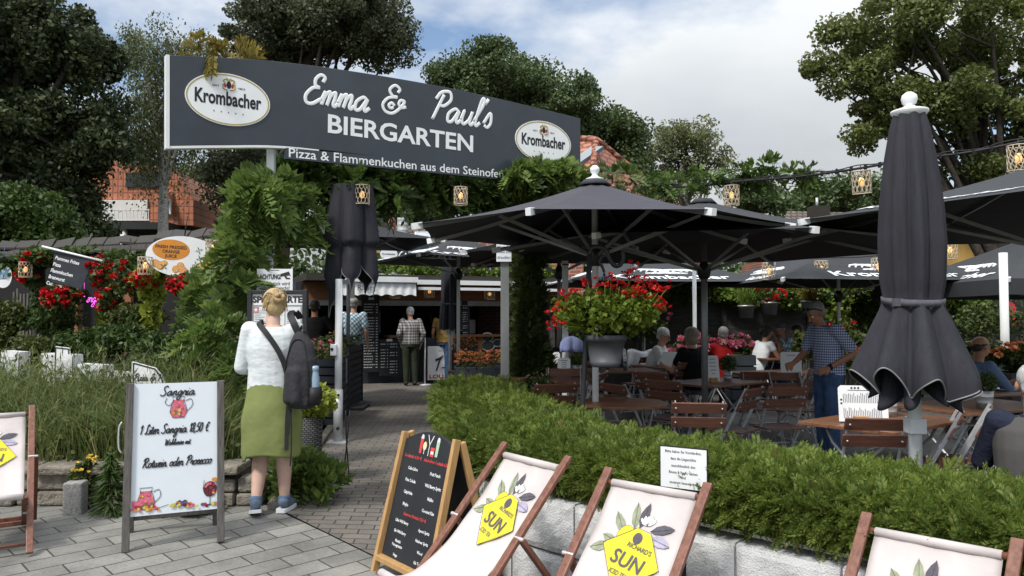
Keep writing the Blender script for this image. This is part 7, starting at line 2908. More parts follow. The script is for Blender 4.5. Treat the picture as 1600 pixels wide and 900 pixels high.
def person(lab, x, y, rz, J, shirt, trousers, hair, skin=None, sleeve=.55, hair_style='short', girth=1.0, voxel=.011, head_turn=0.0, head_down=0.0, shoes=None, shirt_hem=None, group="guests and visitors", z=None, collar=True, hands=True, skirt=False, eyes=True):
 """J: joints in the person's own frame, facing +y; sL/sR shoulders, eL elbows, wL wrists, hL hips, kL knees, aL ankles"""
 z0 = gh(x, y) if z is None else z
 t = thing("person", lab, "person", (x, y, z0), R(rz), group)
 skin = skin or MAT['skin']
 J = {k: Vector(v) for k, v in J.items()}
 g = girth
 pel, chest, neck, head = J['pelvis'], J['chest'], J['neck'], J['head']
 b = MB()
 loft(b, [(pel + V(0, 0, -.10), .12 * g, .09 * g), (pel, .15 * g, .105 * g), (pel.lerp(chest, .5), .13 * g, .10 * g), (chest, .15 * g, .11 * g), (chest.lerp(neck, .55), .13 * g, .085 * g), (neck + V(0, 0, -.03), .07, .065)])
 cap(b, neck + V(0, 0, -.06), head + V(0, -.012, -.05), .056, .052)
 hm = Matrix.Rotation(R(head_turn), 3, 'Z') @ Matrix.Rotation(R(-head_down), 3, 'X')

 def hp(*a):
  return head + hm @ V(*a)
 b.ball(hp(0, -.012, .025), .088, 18, 0, (.86, 1.06, 1.0), hm)
 b.ball(hp(0, .022, -.045), .062, 14, 0, (.88, .92, 1.05), hm)
 b.ball(hp(0, .048, -.085), .030, 10, 0, (1.1, .9, .8), hm)
 cap(b, hp(0, .086, .01), hp(0, .104, -.026), .010, .015, 8)
 cap(b, hp(-.025, .074, .030), hp(.025, .074, .030), .014, .014, 8)
 cap(b, hp(-.018, .081, -.058), hp(.018, .081, -.058), .008, .008, 8)
 for s in (-1, 1):
  b.ball(hp(s * .080, -.005, -.008), .026, 10, 0, (.35, .75, 1.15), hm)
  S, E_, W = ('sR', 'eR', 'wR') if s > 0 else ('sL', 'eL', 'wL')
  cap(b, J[S], J[E_], .046 * g, .036 * g)
  cap(b, J[E_], J[W], .036 * g, .025)
  if hands:
   dd = (J[W] - J[E_]).normalized()
   pn = J.get('pR' if s > 0 else 'pL', V(-s, 0, 0))
   if abs(pn.dot(dd)) > .9:
    pn = V(0, 0, -1)
   hand(b, J[W], J.get('dR' if s > 0 else 'dL', dd), -s, pn, .8)
  H, Kn, A = ('hR', 'kR', 'aR') if s > 0 else ('hL', 'kL', 'aL')
  cap(b, J[H], J[Kn], .078 * g, .052 * g)
  cap(b, J[Kn], J[Kn].lerp(J[A], .35), .052 * g, .054 * g)
  cap(b, J[Kn].lerp(J[A], .35), J[A], .054 * g, .036)
  fd = J.get('fR' if s > 0 else 'fL', V(0, 1, 0)).normalized()
  cap(b, J[A] + V(0, 0, -.03), J[A] + fd * .13 + V(0, 0, -.055), .032, .026, 10)
 skin_over(b, "body", skin, t, voxel)
 if eyes:
  eb = MB()
  for s in (-1, 1):
   eb.ball(hp(s * .030, .0705, .004), .0115, 8, 0)
   eb.ball(hp(s * .030, .0795, .004), .0055, 6, 1)
   cap(eb, hp(s * .018, .086, .028), hp(s * .044, .074, .028), .004, .003, 6, 1)
  eb.build("eyes", [MAT['letter_white'], MAT['dark_trim']], t)
 # shirt
 o = .016
 sm = MB()
 hem = shirt_hem if shirt_hem is not None else -.06
 loft(sm, [(pel + V(0, 0, hem), .155 * g + o, .112 * g + o), (pel + V(0, 0, .06), .150 * g + o, .112 * g + o), (pel.lerp(chest, .5), .145 * g + o, .110 * g + o), (chest, .160 * g + o, .115 * g + o),
   (chest.lerp(neck, .5), .150 * g + o, .095 * g + o), (chest.lerp(neck, .8), .10 * g + o, .072 + o), (neck + V(0, 0, -.035), .062 + o, .058 + o)])
 for s in (-1, 1):
  S, E_, W = ('sR', 'eR', 'wR') if s > 0 else ('sL', 'eL', 'wL')
  cap(sm, chest.lerp(neck, .5) + V(s * .08, 0, -.01), J[S], .068, .062 * g)
  if sleeve <= 1:
   cap(sm, J[S], J[S].lerp(J[E_], sleeve), .060 * g, .058 * g)
  else:
   cap(sm, J[S], J[E_], .060 * g, .050 * g)
   cap(sm, J[E_], J[E_].lerp(J[W], sleeve - 1), .050 * g, .038)
 so_ = skin_over(sm, "shirt", shirt, t, voxel)
 if collar:
  cm = MB()
  cm.lathe([(.070, -.06), (.072, -.02), (.080, -.045), (.088, -.058)], neck, 20)
  cm.build("collar", shirt, so_, solid=.004)
 # trousers
 if trousers is not None:
  tm = MB()
  tl = J.get('tl', V(1, 0, 0)).x
  loft(tm, [(pel + V(0, 0, -.12), .13 * g + .01, .105 * g + .01), (pel + V(0, 0, -.02), .158 * g, .115 * g), (pel + V(0, 0, .06), .148 * g, .108 * g)])
  for s in (-1, 1):
   H, Kn, A = ('hR', 'kR', 'aR') if s > 0 else ('hL', 'kL', 'aL')
   cap(tm, J[H], J[Kn], .092 * g, .068 * g)
   if tl > .5:
    cap(tm, J[Kn], J[A] + V(0, 0, .01), .068 * g, .056)
  skin_over(tm, "trousers", trousers, t, voxel)
  bl = MB()
  bl.lathe([(.152 * g, .045), (.158 * g, .05), (.158 * g, .085), (.152 * g, .09)], pel, 24, 0, True, 1, .74)
  bl.build("belt", MAT['black'], t)
 for s in (-1, 1):
  A = J['aR' if s > 0 else 'aL']
  fd = J.get('fR' if s > 0 else 'fL', V(0, 1, 0)).normalized()
  fm = MB()
  cap(fm, A + V(0, 0, -.015) - fd * .02, A + fd * .05 + V(0, 0, -.03), .046, .042, 10)
  cap(fm, A + fd * .05 + V(0, 0, -.038), A + fd * .155 + V(0, 0, -.052), .042, .034, 10)
  skin_over(fm, "shoe", shoes or MAT['dark_trim'], t, .009)
 # hair
 if hair is not None:
  h = MB()
  if hair_style == 'short':
   h.ball(hp(0, -.022, .040), .090, 16, 0, (.93, 1.08, .96), hm)
   h.ball(hp(0, -.055, -.01), .070, 12, 0, (1.02, .7, .95), hm)
  elif hair_style == 'bald':
   h.ball(hp(0, -.058, -.002), .072, 14, 0, (1.12, .75, .72), hm)
   for s in (-1, 1):
    cap(h, hp(s * .074, -.03, .02), hp(s * .078, .012, .03), .016, .009, 8)
  elif hair_style == 'bob':
   h.ball(hp(0, -.025, .038), .098, 16, 0, (.95, 1.06, .96), hm)
   h.ball(hp(0, -.05, -.04), .088, 14, 0, (1.02, .75, .95), hm)
   for s in (-1, 1):
    cap(h, hp(s * .075, -.02, .03), hp(s * .078, .0, -.05), .025, .018, 8)
  elif hair_style == 'bun':
   h.ball(hp(0, -.020, .036), .093, 16, 0, (.95, 1.08, .98), hm)
   h.ball(hp(0, -.055, -.02), .078, 14, 0, (.98, .72, .95), hm)
   bn_ = MB()
   for w0 in (0, 2.1, 4.2):
    bn_.tube([hp(.012 + (.036 - .010 * q / 9) * math.cos(w0 + q * .8), -.108 - .0052 * q, .050 + (.032 - .009 * q / 9) * math.sin(w0 + q * .8)) for q in range(10)], [.013 + .005 * math.sin(q) for q in range(10)], 7)
   bn_.ball(hp(.012, -.115, .05), .034, 12)
   bn_.build("hair_bun", hair, t)
   hs_ = MB()
   for q in range(64):
    a0 = -1.0 + q * .0875 * .6
    a0 = random.uniform(-2.4, 2.4)
    r0 = random.uniform(.091, .097)
    st0 = (r0 * math.sin(a0) * .97, r0 * math.cos(a0) * .95 - .02 if math.cos(a0) < 0 else r0 * math.cos(a0) * .8 - .02, random.uniform(-.06, .03) if math.cos(a0) < 0 else .05)
    md_ = (st0[0] * .62, -.095, .045 + random.uniform(-.02, .045))
    pts_ = spline([hp(*st0), hp(*[(u_ + w_) / 2 * 1.10 for u_, w_ in zip(st0, md_)]), hp(*md_), hp(.012, -.122, .05)], 4)
    hs_.tube(pts_, [.0045 * (1 - .5 * i / len(pts_)) for i in range(len(pts_))], 4)
   for q in range(14):
    a0 = random.uniform(0, 6.28)
    p0 = hp(.012 + .03 * math.cos(a0), -.13, .05 + .03 * math.sin(a0))
    hs_.tube([p0, p0 + V(random.uniform(-.03, .03), random.uniform(-.02, .0), random.uniform(-.01, .04)), p0 + V(random.uniform(-.06, .06), random.uniform(-.02, .02), random.uniform(-.03, .06))], .0016, 3)
   hs_.build("loose_hair", hair, t)
   for s in (-1, 1):
    cap(h, hp(s * .07, .0, .04), hp(s * .076, -.03, -.01), .018, .014, 8)
  ho_ = skin_over(h, "hair", hair, t, .008)
  # face stays clear: trim the front of the hair cap by sinking it under the forehead
 t['_'] = 0
 del t['_']
 return t, hp, J


def HAIR(name, c1, c2):
 m, nt, b = new_mat(name)
 f = _noise(nt, _objco(nt, (60, 60, 9)), 2.0, 5, .7)
 nt.links.new(_ramp(nt, f, [(.3, c1), (.7, c2)]), b.inputs["Base Color"])
 b.inputs["Roughness"].default_value = .55
 _bump(nt, b, f, .8, .012)
 return m


H_WHITE = HAIR("white_hair", (.40, .40, .40), (.70, .70, .69))
H_GREY = HAIR("grey_hair", (.13, .125, .12), (.34, .33, .31))
H_BLOND = HAIR("blond_hair", (.30, .20, .08), (.62, .47, .25))
H_DARK = HAIR("dark_hair", (.012, .010, .008), (.045, .035, .028))
H_ASH = HAIR("ash_hair", (.17, .14, .10), (.38, .33, .25))
C_WHITE = M("white_cotton", (.62, .66, .68), .9, var=.07, vs=30, bump=.55, bs=5, bd=.035, spec=.1, stretch=(.8, .9, 1.7))
C_BLACK = M("black_cotton", (.012, .012, .014), .9, var=.3, bump=.6, bs=13, bd=.02, spec=.1)
C_NAVY = M("navy_cotton", (.022, .026, .045), .9, var=.25, bump=.7, bs=13, bd=.02, spec=.1)
C_JEANS = M("blue_denim", (.055, .10, .20), .9, var=.35, vs=9, bump=.8, bs=13, bd=.03, spec=.1)
C_DJEANS = M("dark_denim", (.020, .032, .075), .9, var=.3, vs=9, bump=.7, bs=13, bd=.03, spec=.1)
C_RED = M("red_jacket_cloth", (.26, .010, .012), .85, var=.2, bump=.7, bs=13, bd=.02, spec=.1)
C_GREEN = M("dark_green_cotton", (.030, .040, .026), .9, var=.25, bump=.7, bs=13, bd=.02, spec=.1)
C_BLUE = M("slate_blue_cotton", (.12, .175, .29), .9, var=.15, bump=.8, bs=13, bd=.03, spec=.1)
C_GREY = M("grey_cotton", (.26, .27, .28), .9, var=.15, bump=.7, bs=13, bd=.02, spec=.1)
C_SKIRT = M("olive_green_skirt_cloth", (.195, .225, .085), .9, var=.06, vs=4, bump=.5, bs=4, bd=.04, spec=.1)
C_CHECK = PLAID("blue_white_check", (.62, .65, .72), (.20, .26, .45), (.055, .075, .20), 38, .5)
C_PLAID = PLAID("grey_plaid", (.10, .10, .11), (.26, .25, .24), (.50, .48, .45), 17, .62)
C_DIAG = PLAID("teal_white_diamond", (.60, .65, .68), (.20, .32, .40), (.08, .17, .24), 16, .55, True)
C_STRIPE = PLAID("white_striped_polo", (.62, .63, .64), (.62, .63, .64), (.48, .50, .53), 20, .7)
C_FLORAL = M("mustard_print_cloth", (.26, .16, .05), .9, var=.8, vs=26)


def stand(h=1.70, **k):
 s = h / 1.70
 J = dict(pelvis=(0, 0, .96), chest=(0, -.005, 1.25), neck=(0, -.015, 1.445), head=(0, .005, 1.585),
   sL=(-.175, -.01, 1.385), sR=(.175, -.01, 1.385), eL=(-.23, -.03, 1.11), eR=(.23, -.03, 1.11), wL=(-.235, .06, .87), wR=(.235, .06, .87),
   hL=(-.085, 0, .90), hR=(.085, 0, .90), kL=(-.09, .015, .49), kR=(.09, .015, .49), aL=(-.095, -.01, .088), aR=(.095, -.01, .088))
 J = {a: Vector(b) * s for a, b in J.items()}
 for a, b in k.items():
  J[a] = Vector(b) * (s if a[0] not in 'pdft' or a == 'pelvis' else 1)
 return J


def sit(lean=.05, h=1.0, **k):
 J = dict(pelvis=(0, -.10, .55), chest=(0, -.10 + lean * .6, .84), neck=(0, -.10 + lean, 1.035), head=(0, -.06 + lean * 1.2, 1.175),
   sL=(-.175, -.10 + lean, .975), sR=(.175, -.10 + lean, .975), eL=(-.24, .02 + lean, .73), eR=(.24, .02 + lean, .73), wL=(-.12, .22 + lean, .77), wR=(.12, .22 + lean, .77),
   hL=(-.09, -.05, .53), hR=(.09, -.05, .53), kL=(-.11, .35, .50), kR=(.11, .35, .50), aL=(-.11, .32, .09), aR=(.11, .32, .09))
 J = {a: Vector(b) * h for a, b in J.items()}
 for a, b in k.items():
  J[a] = Vector(b)
 return J


# the blond woman reading the menu case, seen from behind
wp_ = at(424, 792, 5.87)
t, hp, J = person("blond woman from behind in white blouse and olive skirt at the menu case", wp_.x, wp_.y, 0,
    stand(1.69, head=(-.005, .03, 1.585), wL=(-.15, .20, 1.05), eL=(-.245, .015, 1.10), wR=(.17, .22, 1.08), eR=(.235, .02, 1.11), aL=(-.09, -.085, .105), kL=(-.085, .03, .49), aR=(.085, .05, .088), kR=(.085, .02, .49),
      fL=(-.35, .9, -.25), fR=(.1, 1, 0)),
    C_WHITE, None, H_BLOND, MAT['skin_pale'], sleeve=1.75, hair_style='bun', girth=1.13, voxel=.008, head_turn=28, shirt_hem=-.05, shoes=M("blue_canvas_shoe", (.11, .15, .21), .85, var=.3, vs=30), collar=False)
sk = MB()


def skirt_pt(u, v):
 a = 2 * math.pi * u
 z = .985 - .545 * v
 w = .163 + .058 * math.sin(min(1, v * 1.5) * math.pi / 2) - .022 * max(0, v - .6)
 d = .128 + .050 * math.sin(min(1, v * 1.6) * math.pi / 2)
 f = 1 + .020 * v * math.sin(a * 7 + 3 * v) + .012 * math.sin(v * 14 + a * 2)
 slit = .03 * v if abs(u - .60) < .02 else 0
 return V(w * math.cos(a) * f, (d * math.sin(a)) * f - .005, z - slit + .012 * v * math.sin(a * 3))


sk.grid(skirt_pt, 72, 30, 0, True)
sk.build("skirt", C_SKIRT, t, solid=.006)
shm = MB()
for s, A in ((-1, J['aL']), (1, J['aR'])):
 shm.ball(A + V(0, .0, .015), .048, 12, 0, (1, 1.05, .75))
shm.build("socks", M("blue_sock", (.09, .14, .24), .9), t)
for A, f_ in ((J['aL'], V(-.35, .9, -.25).normalized()), (J['aR'], V(.1, 1, 0).normalized())):
 sb_ = MB()
 up = V(0, 0, 1)
 side = f_.cross(up).normalized()
 nrm = side.cross(f_)
 P = [(-.075, -.036), (-.05, -.045), (.06, -.048), (.14, -.042), (.185, -.015), (.185, .015), (.14, .042), (.06, .045), (-.05, .04), (-.075, .03)]
 sb_.prism([A + f_ * a + side * b - nrm * .089 for a, b in P], nrm * .026)
 sb_.build("shoe_sole", MAT['white_plastic'], t)
ew = MB()
ew.tube([hp(s, b, c) for s, b, c in ((.088, -.02, .02), (.080, .03, .075), (0, .045, .105), (-.080, .03, .075), (-.088, -.02, .02))], .006, 6)
ew.build("sunglasses", MAT['black'], t)

# her backpack, slung over the right shoulder
bk = thing("backpack", "dark grey backpack with a bottle in its side pocket on the blond woman's shoulder", "backpack", (wp_.x + .265, wp_.y - .165, .80), R(-14))
bm2 = MB()
loft(bm2, [((0, 0, .00), .09, .06), ((0, 0, .03), .125, .085), ((0, 0, .2), .135, .10), ((0, 0, .38), .125, .09), ((-.01, .01, .50), .10, .07), ((-.02, .015, .57), .06, .045), ((-.02, .02, .60), .03, .025)])
cap(bm2, (.0, -.085, .08), (0, -.08, .28), .055, .05)
cap(bm2, (-.06, -.085, .08), (-.05, -.08, .28), .05, .045)
bpm = M("backpack_cloth", (.026, .026, .031), .85, var=.2, vs=10, bump=.6, bs=18, bd=.02)
skin_over(bm2, "bag", bpm, bk, .011)
m = MB()
loft(m, [((.115, -.01, .03), .05, .06), ((.128, -.01, .10), .055, .065), ((.125, -.01, .17), .05, .06)])
m.build("side_pocket", MAT['black'], bk)
m = MB().lathe([(.0, .0), (.033, .0), (.036, .02), (.036, .16), (.028, .20), (.026, .215), (.030, .22), (.030, .25), (.0, .255)], (.125, -.01, .08), 18)
m.build("bottle_side", M("clear_bottle", (.24, .34, .44), .15, var=.2, spec=.7), bk)
m = MB()
m.tube(spline([(-.03, .02, .59), (0, .0, .64), (.03, -.01, .59)], 5), .010, 6)
m.build("loop_handle", MAT['black'], bk)
zt = MB()
zt.tube(spline([(-.10, -.075, .10), (-.105, -.07, .32), (-.06, -.055, .50), (0, -.05, .54), (.05, -.05, .50), (.095, -.07, .3), (.10, -.07, .1)], 6), .005, 5)
zt.build("zip", MAT['black'], bk)
st_ = MB()


def strap(pts, w, th=.008):
 P = spline(pts, 5)
 for a, b in zip(P, P[1:]):
  st_.bar(a, b + (b - a) * .08, w, th, (.15, -1, .25))


strap([(-.03, .02, .56), (-.08, .01, .66), (-.14, .06, .735), (-.155, .17, .745), (-.16, .25, .70)], .055, .012)
strap([(-.08, -.04, .12), (-.11, -.05, .3), (-.16, -.075, .44), (-.26, -.09, .58), (-.34, -.065, .645), (-.385, .0, .675), (-.40, .09, .66)], .042)
strap([(-.10, -.02, .08), (-.115, -.02, -.10), (-.11, -.03, -.32)], .03, .004)
strap([(-.07, -.06, .02), (-.075, -.06, -.12), (-.08, -.06, -.20)], .022, .004)
st_.tube(spline([(-.06, -.05, .0), (-.05, -.06, -.3), (-.065, -.05, -.44)], 5), .005, 5)
st_.build("strap", MAT['black'], bk)

bk.scale = (.92, .95, .95)

# the man in the checked shirt
cx_, cy_ = (1292 - 800) / 1200 * 8.0, 8.0
cz_ = gh(cx_, cy_)
t, hp, J = person("standing man in blue and white checked shirt and jeans looking down at menus", cx_, cy_, 100,
    stand(1.74, pelvis=(0, -.02, .97), chest=(0, .0, 1.25), neck=(0, .045, 1.43), head=(0, .125, 1.535), sL=(-.19, .02, 1.375), sR=(.185, .03, 1.375),
      eL=(-.25, -.14, 1.14), wL=(-.15, .07, 1.0), eR=(.22, .13, 1.12), wR=(.16, .29, 1.02), dL=(.25, .75, -.35), pL=(.6, 0, -.5), dR=(-.2, .8, -.3)),
    C_CHECK, C_JEANS, H_GREY, MAT['skin_tan'], sleeve=.72, hair_style='short', girth=1.10, voxel=.008, head_turn=5, head_down=32)
m = MB()
m.tube([hp(s * .088, y_, z_) for s, y_, z_ in ((-1, -.02, .02), (-1.0, .03, .075), (-.5, .075, .10), (.5, .075, .10), (1.0, .03, .075), (1, -.02, .02))], .006, 6)
for s in (-1, 1):
 m.ball(hp(s * .035, .085, .10), .026, 10, 0, (1, .4, .7))
m.build("sunglasses", MAT['black'], t)
w_ = J['wL']
m = MB().tube([w_ + V(0, -.018, .012), w_ + V(0, .012, -.004)], .032, 12)
m.build("watch", MAT['black'], t)

person("man from behind in grey plaid shirt and dark green trousers waiting at the kiosk", (642 - 800) / 1200 * 16.0, 16.0, 14,
 stand(1.64, wL=(-.20, .10, .90), eL=(-.26, -.08, 1.12), wR=(.22, .04, .88), eR=(.27, -.06, 1.12), head=(-.02, .03, 1.58)), C_PLAID, C_GREEN, H_WHITE, sleeve=1.8, girth=1.12, head_turn=20, voxel=.011)
person("man from behind in teal diamond-patterned shirt standing behind the second slatted planter", (553 - 800) / 1200 * 14.2, 14.2, -5,
 stand(1.80, eL=(-.27, -.10, 1.13), wL=(-.15, -.16, .98)), C_DIAG, M("grey_shorts", (.30, .29, .27), .9), H_GREY, sleeve=.7, girth=1.15, voxel=.011)
person("dark-dressed person with hand on hip in the shade behind the menu case", (492 - 800) / 1200 * 12.4, 12.4, 12,
 stand(1.72, eR=(.36, -.10, 1.14), wR=(.18, .0, 1.0), dR=(-.8, .3, -.4)), C_BLACK, C_BLACK, H_DARK, MAT['skin_tan'], sleeve=.6, girth=1.1, voxel=.011)
person("person in jeans, sandals and mustard print top hidden behind the furled kiosk parasol", (693 - 800) / 1200 * 16.6, 16.6, -10,
 stand(1.66), C_FLORAL, C_JEANS, H_DARK, sleeve=.5, voxel=.011, shoes=M("brown_sandal", (.13, .07, .04), .8))

pt_, hpx, Jx = person("white-haired man with glasses in a white polo bending over a menu at a terrace table", (1030 - 800) / 1200 * 11.2, 11.2, -112,
     sit(.10, 1.0, wR=(.10, .33, .76), wL=(-.06, .34, .82)), C_STRIPE, C_NAVY, H_WHITE, sleeve=.75, girth=1.15, head_down=22)
m = MB()
for s in (-1, 1):
 m.tube([hpx(s * .032 + .022 * math.cos(a), .092, .004 + .018 * math.sin(a)) for a in [k * .8 for k in range(9)]], .0025, 4)
 m.tube([hpx(s * .055, .09, .008), hpx(s * .083, .0, .012)], .0025, 4)
m.build("glasses", MAT['dark_steel'], pt_)
m = MB().box((0, 0, 0), (.30, .006, .22), Matrix.Rotation(R(-35), 3, 'X'))
q = at(1045, 560, 10.85)
tag(m.build("menu_sheet", MAT['white_plastic'], None, loc=tuple(q), rotz=R(-40)), "large white menu sheet held by the white-haired man", "menu")
person("woman with ash-grey bob in black seen from behind across from the white-haired man", (1077 - 800) / 1200 * 10.25, 10.25, 32,
 sit(.04, 1.02, wL=(-.22, .26, .80)), C_BLACK, M("floral_dark_cloth", (.10, .09, .10), .9, var=.9, vs=30), H_ASH, sleeve=.55, hair_style='bob', girth=1.15)
person("grey-haired man from behind in red jacket with navy yoke before the pink geraniums", (1129 - 800) / 1200 * 12.2, 12.2, 6, sit(.05, 1.0), C_RED, C_NAVY, H_GREY, sleeve=1.8, girth=1.12)
person("dark-haired woman in white blouse with bare arm, seated side-on", (1190 - 800) / 1200 * 13.2, 13.2, -72, sit(.14, 1.0, wR=(.05, .30, .92), wL=(-.05, .28, .95)), C_WHITE, C_DJEANS, H_DARK, MAT['skin_tan'], sleeve=.3, hair_style='bun')
pt_, hpx, Jx = person("man in grey cap raising a hand to his mouth at the far table", (1217 - 800) / 1200 * 13.8, 13.8, 118, sit(.02, 1.04, wL=(-.03, .15, 1.08), eL=(-.2, .22, .86)), C_DIAG, C_DJEANS, None, MAT['skin_tan'], sleeve=.6)
m = MB()
m.ball(hpx(0, -.012, .052), .098, 16, 0, (.92, 1.06, .72))
m.prism([hpx(.07, .06, .055), hpx(.06, .13, .045), hpx(0, .16, .042), hpx(-.06, .13, .045), hpx(-.07, .06, .055)], (0, 0, .008))
m.build("cap", M("grey_cap", (.09, .10, .12), .9), pt_)
person("person in pale grey shirt at the far table beside the laurel sprigs", (1243 - 800) / 1200 * 13.9, 13.9, 60, sit(.06, 1.0), C_GREY, C_NAVY, H_DARK, sleeve=.6)
pt_, hpx, Jx = person("balding man with glasses in slate blue shirt reaching over the table at right", (1530 - 800) / 1200 * 8.35, 8.35, -82, sit(.06, 1.03, wR=(.14, .42, .80), eR=(.25, .14, .74), wL=(-.1, .40, .80)), C_BLUE, C_NAVY, H_DARK, MAT['skin_tan'], sleeve=1.8, hair_style='bald', girth=1.12)
m = MB()
for s in (-1, 1):
 m.tube([hpx(s * .032 + .022 * math.cos(a), .092, .004 + .018 * math.sin(a)) for a in [k * .8 for k in range(9)]], .0025, 4)
 m.tube([hpx(s * .055, .09, .008), hpx(s * .083, .0, .012)], .0025, 4)
m.build("glasses", MAT['dark_steel'], pt_)
pt_, hpx, Jx = person("white-haired man from behind in grey vest over navy sleeves at the right edge", (1612 - 800) / 1200 * 4.25, 4.25, -22, sit(.06, 1.0), C_NAVY, C_NAVY, H_WHITE, sleeve=1.8, girth=1.15, voxel=.008)
m = MB()
pel, chest, neck = Jx['pelvis'], Jx['chest'], Jx['neck']
loft(m, [(pel + V(0, 0, -.02), .215, .165), (pel.lerp(chest, .5), .208, .158), (chest, .215, .160), (chest.lerp(neck, .5), .205, .140), (chest.lerp(neck, .85), .12, .10), (neck + V(0, 0, -.03), .088, .085)])
skin_over(m, "vest", M("grey_vest_cloth", (.07, .068, .066), .9, var=.1, bump=.4, bs=20), pt_, .01)
person("person in black from behind at the far table left of the draped jacket", (850 - 800) / 1200 * 11.3, 11.3, 0, sit(.06, .98), C_BLACK, C_BLACK, H_DARK, sleeve=.6)
# ================================================================== menu case and notices by the path
mc = at(433, 600, 7.35)
t = thing("menu_case", "tall grey framed menu case on two posts headed with bold letters, before the woman", "menu case", (mc.x, mc.y, gh(mc.x, mc.y)), R(-4))
k = 7.35 / 1200
w = 44 * k
zt, zb = at(433, 456, 7.35).z, at(433, 600, 7.35).z
f = MB()
for s in (-1, 1):
 f.box2((s * w - .022, -.03, 0), (s * w + .022, .03, zt + .02))
f.box2((-w + .022, -.028, zt - .02), (w - .022, .028, zt + .015))
f.box2((-w + .022, -.028, zb - .03), (w - .022, .028, zb))
f.build("frame", MAT['dark_steel'], t, .003)
MB().box2((-w + .02, .0, zb), (w - .02, .02, zt - .02)).build("back_panel", MAT['alu'], t)
m = MB()
cpl = Plane((0, -.001, 0), (1, 0, 0), (0, 0, 1))
hdz = zt - .125
m.prism([cpl.p(a, b, .0) for a, b in ((-w + .024, hdz), (w - .024, hdz), (w - .024, zt - .022), (-w + .024, zt - .022))], (0, -.008, 0), 0)
write(m, cpl, "SPEISEKARTE", 0, hdz + .024, .058, 1, w=w * 1.80, bold=.045, d=.011)
m.build("header", [MAT['white_plastic'], MAT['ink']], t)
for i in range(3):
 m = MB()
 x0 = -w + .035 + i * (2 * w - .07) / 3
 x1 = x0 + (2 * w - .07) / 3 - .012
 m.prism([cpl.p(a, b, 0) for a, b in ((x0, hdz - .62), (x1, hdz - .62), (x1, hdz - .02), (x0, hdz - .02))], (0, -.003, 0), 0)
 y = hdz - .06
 while y > hdz - .6:
  ww = (x1 - x0) * random.uniform(.4, .8)
  patch(m, cpl, [(x0 + .012, y), (x0 + .012 + ww, y), (x0 + .012 + ww, y + .006), (x0 + .012, y + .006)], 1, .005)
  y -= .02
 m.build("menu_page", [MAT['white_plastic'], MAT['print_grey']], t)
m = MB()
m.prism([cpl.p(a, b, .003) for a, b in ((-w + .03, hdz - .075), (-w + .085, hdz - .075), (-w + .085, hdz - .02), (-w + .03, hdz - .02))], (0, -.003, 0), 0)
patch(m, cpl, oval(-w + .057, hdz - .047, .015, .015, 12), 1, .0085)
m.build("sticker", [MAT['red_print'], MAT['letter_white']], t)
m = MB().box2((-w + .02, -.024, zb), (w - .02, -.020, hdz))
gm_, nt_, gb_ = new_mat("clear_pane")
gb_.inputs["Base Color"].default_value = (.9, .93, .95, 1)
gb_.inputs["Roughness"].default_value = .05
gb_.inputs["Alpha"].default_value = .12
m.build("pane", gm_, t)

ac = at(429, 455, 8.25)
t = thing("warning_sign", "white video surveillance warning sign with camera symbol on the sign post", "sign", tuple(ac))
k = 8.25 / 1200
zt, zb = 35 * k, -20 * k
m = MB().prism([(-28 * k, 0, zb), (28 * k, 0, zb), (28 * k, 0, zt), (-28 * k, 0, zt)], (0, .006, 0))
m.build("panel", MAT['white_plastic'], t)
pl = Plane((0, 0, 0), (1, 0, 0), (0, 0, 1))
m = MB()
write(m, pl, "ACHTUNG!", -24 * k, 19 * k, .050, 0, w=34 * k, align='l', bold=.035, d=.003)
write(m, pl, "Grundstück wird", 0, 9.5 * k, .038, 0, w=47 * k, d=.003, bold=.005)
write(m, pl, "videoüberwacht!", 0, 2.5 * k, .038, 0, w=47 * k, d=.003, bold=.005)
patch(m, pl, [(9 * k, 27 * k), (22 * k, 31 * k), (24 * k, 27 * k), (22 * k, 24.5 * k), (10 * k, 23 * k)], 0, .003)
patch(m, pl, [(15 * k, 23 * k), (18 * k, 24 * k), (20 * k, 21 * k), (24 * k, 21 * k), (24 * k, 19 * k), (18 * k, 19 * k)], 0, .004)
patch(m, pl, [(22.5 * k, 25 * k), (24.5 * k, 26 * k), (24.5 * k, 23.5 * k)], 0, .005)
patch(m, pl, [(-7 * k, 32.5 * k), (7 * k, 32.5 * k), (7 * k, 33.3 * k), (-7 * k, 33.3 * k)], 0, .003)
m.build("lettering", MAT['ink'], t)
MB().box2((-.03, .006, -.05), (.03, .40, .05)).build("bracket", MAT['steel'], t)

# ================================================================== sangria board
sx0, sy0 = -2.225, 5.11
t = thing("sangria_board", "tall white sangria price board in a weathered wooden frame on the pavers", "sign board", (sx0, sy0, gh(sx0, sy0)), R(204))
W_, H_ = .265, 1.065
f = MB()
f.bar((.285, .05, 0), (.275, -.02, H_), .05, .045, (1, 0, 0))
f.build("post", MAT['old_wood'], t, .004)
f = MB()
f.bar((-.285, .05, 0), (-.275, -.02, H_), .05, .045, (1, 0, 0))
f.build("post", MAT['old_wood'], t, .004)
f = MB()
for s in (-1, 1):
 f.bar((s * .27, -.36, .01), (s * .26, -.05, H_ - .06), .04, .035, (1, 0, 0))
f.bar((-.26, -.34, .12), (.26, -.34, .12), .03, .04)
f.build("back_leg", MAT['old_wood'], t, .004)
m = MB()
m.tube(spline([(.318, .0, .62), (.335, .0, .66), (.335, .0, .78), (.318, .0, .82)], 4), .006, 6)
m.build("latch", MAT['steel'], t)
zb = .215
up = V(0, -.07, H_).normalized()
bp_ = Plane(V(.262, .052 - .07 * zb / H_, zb), V(-1, 0, 0), up)
BW, BH = .524, H_ - zb - .005
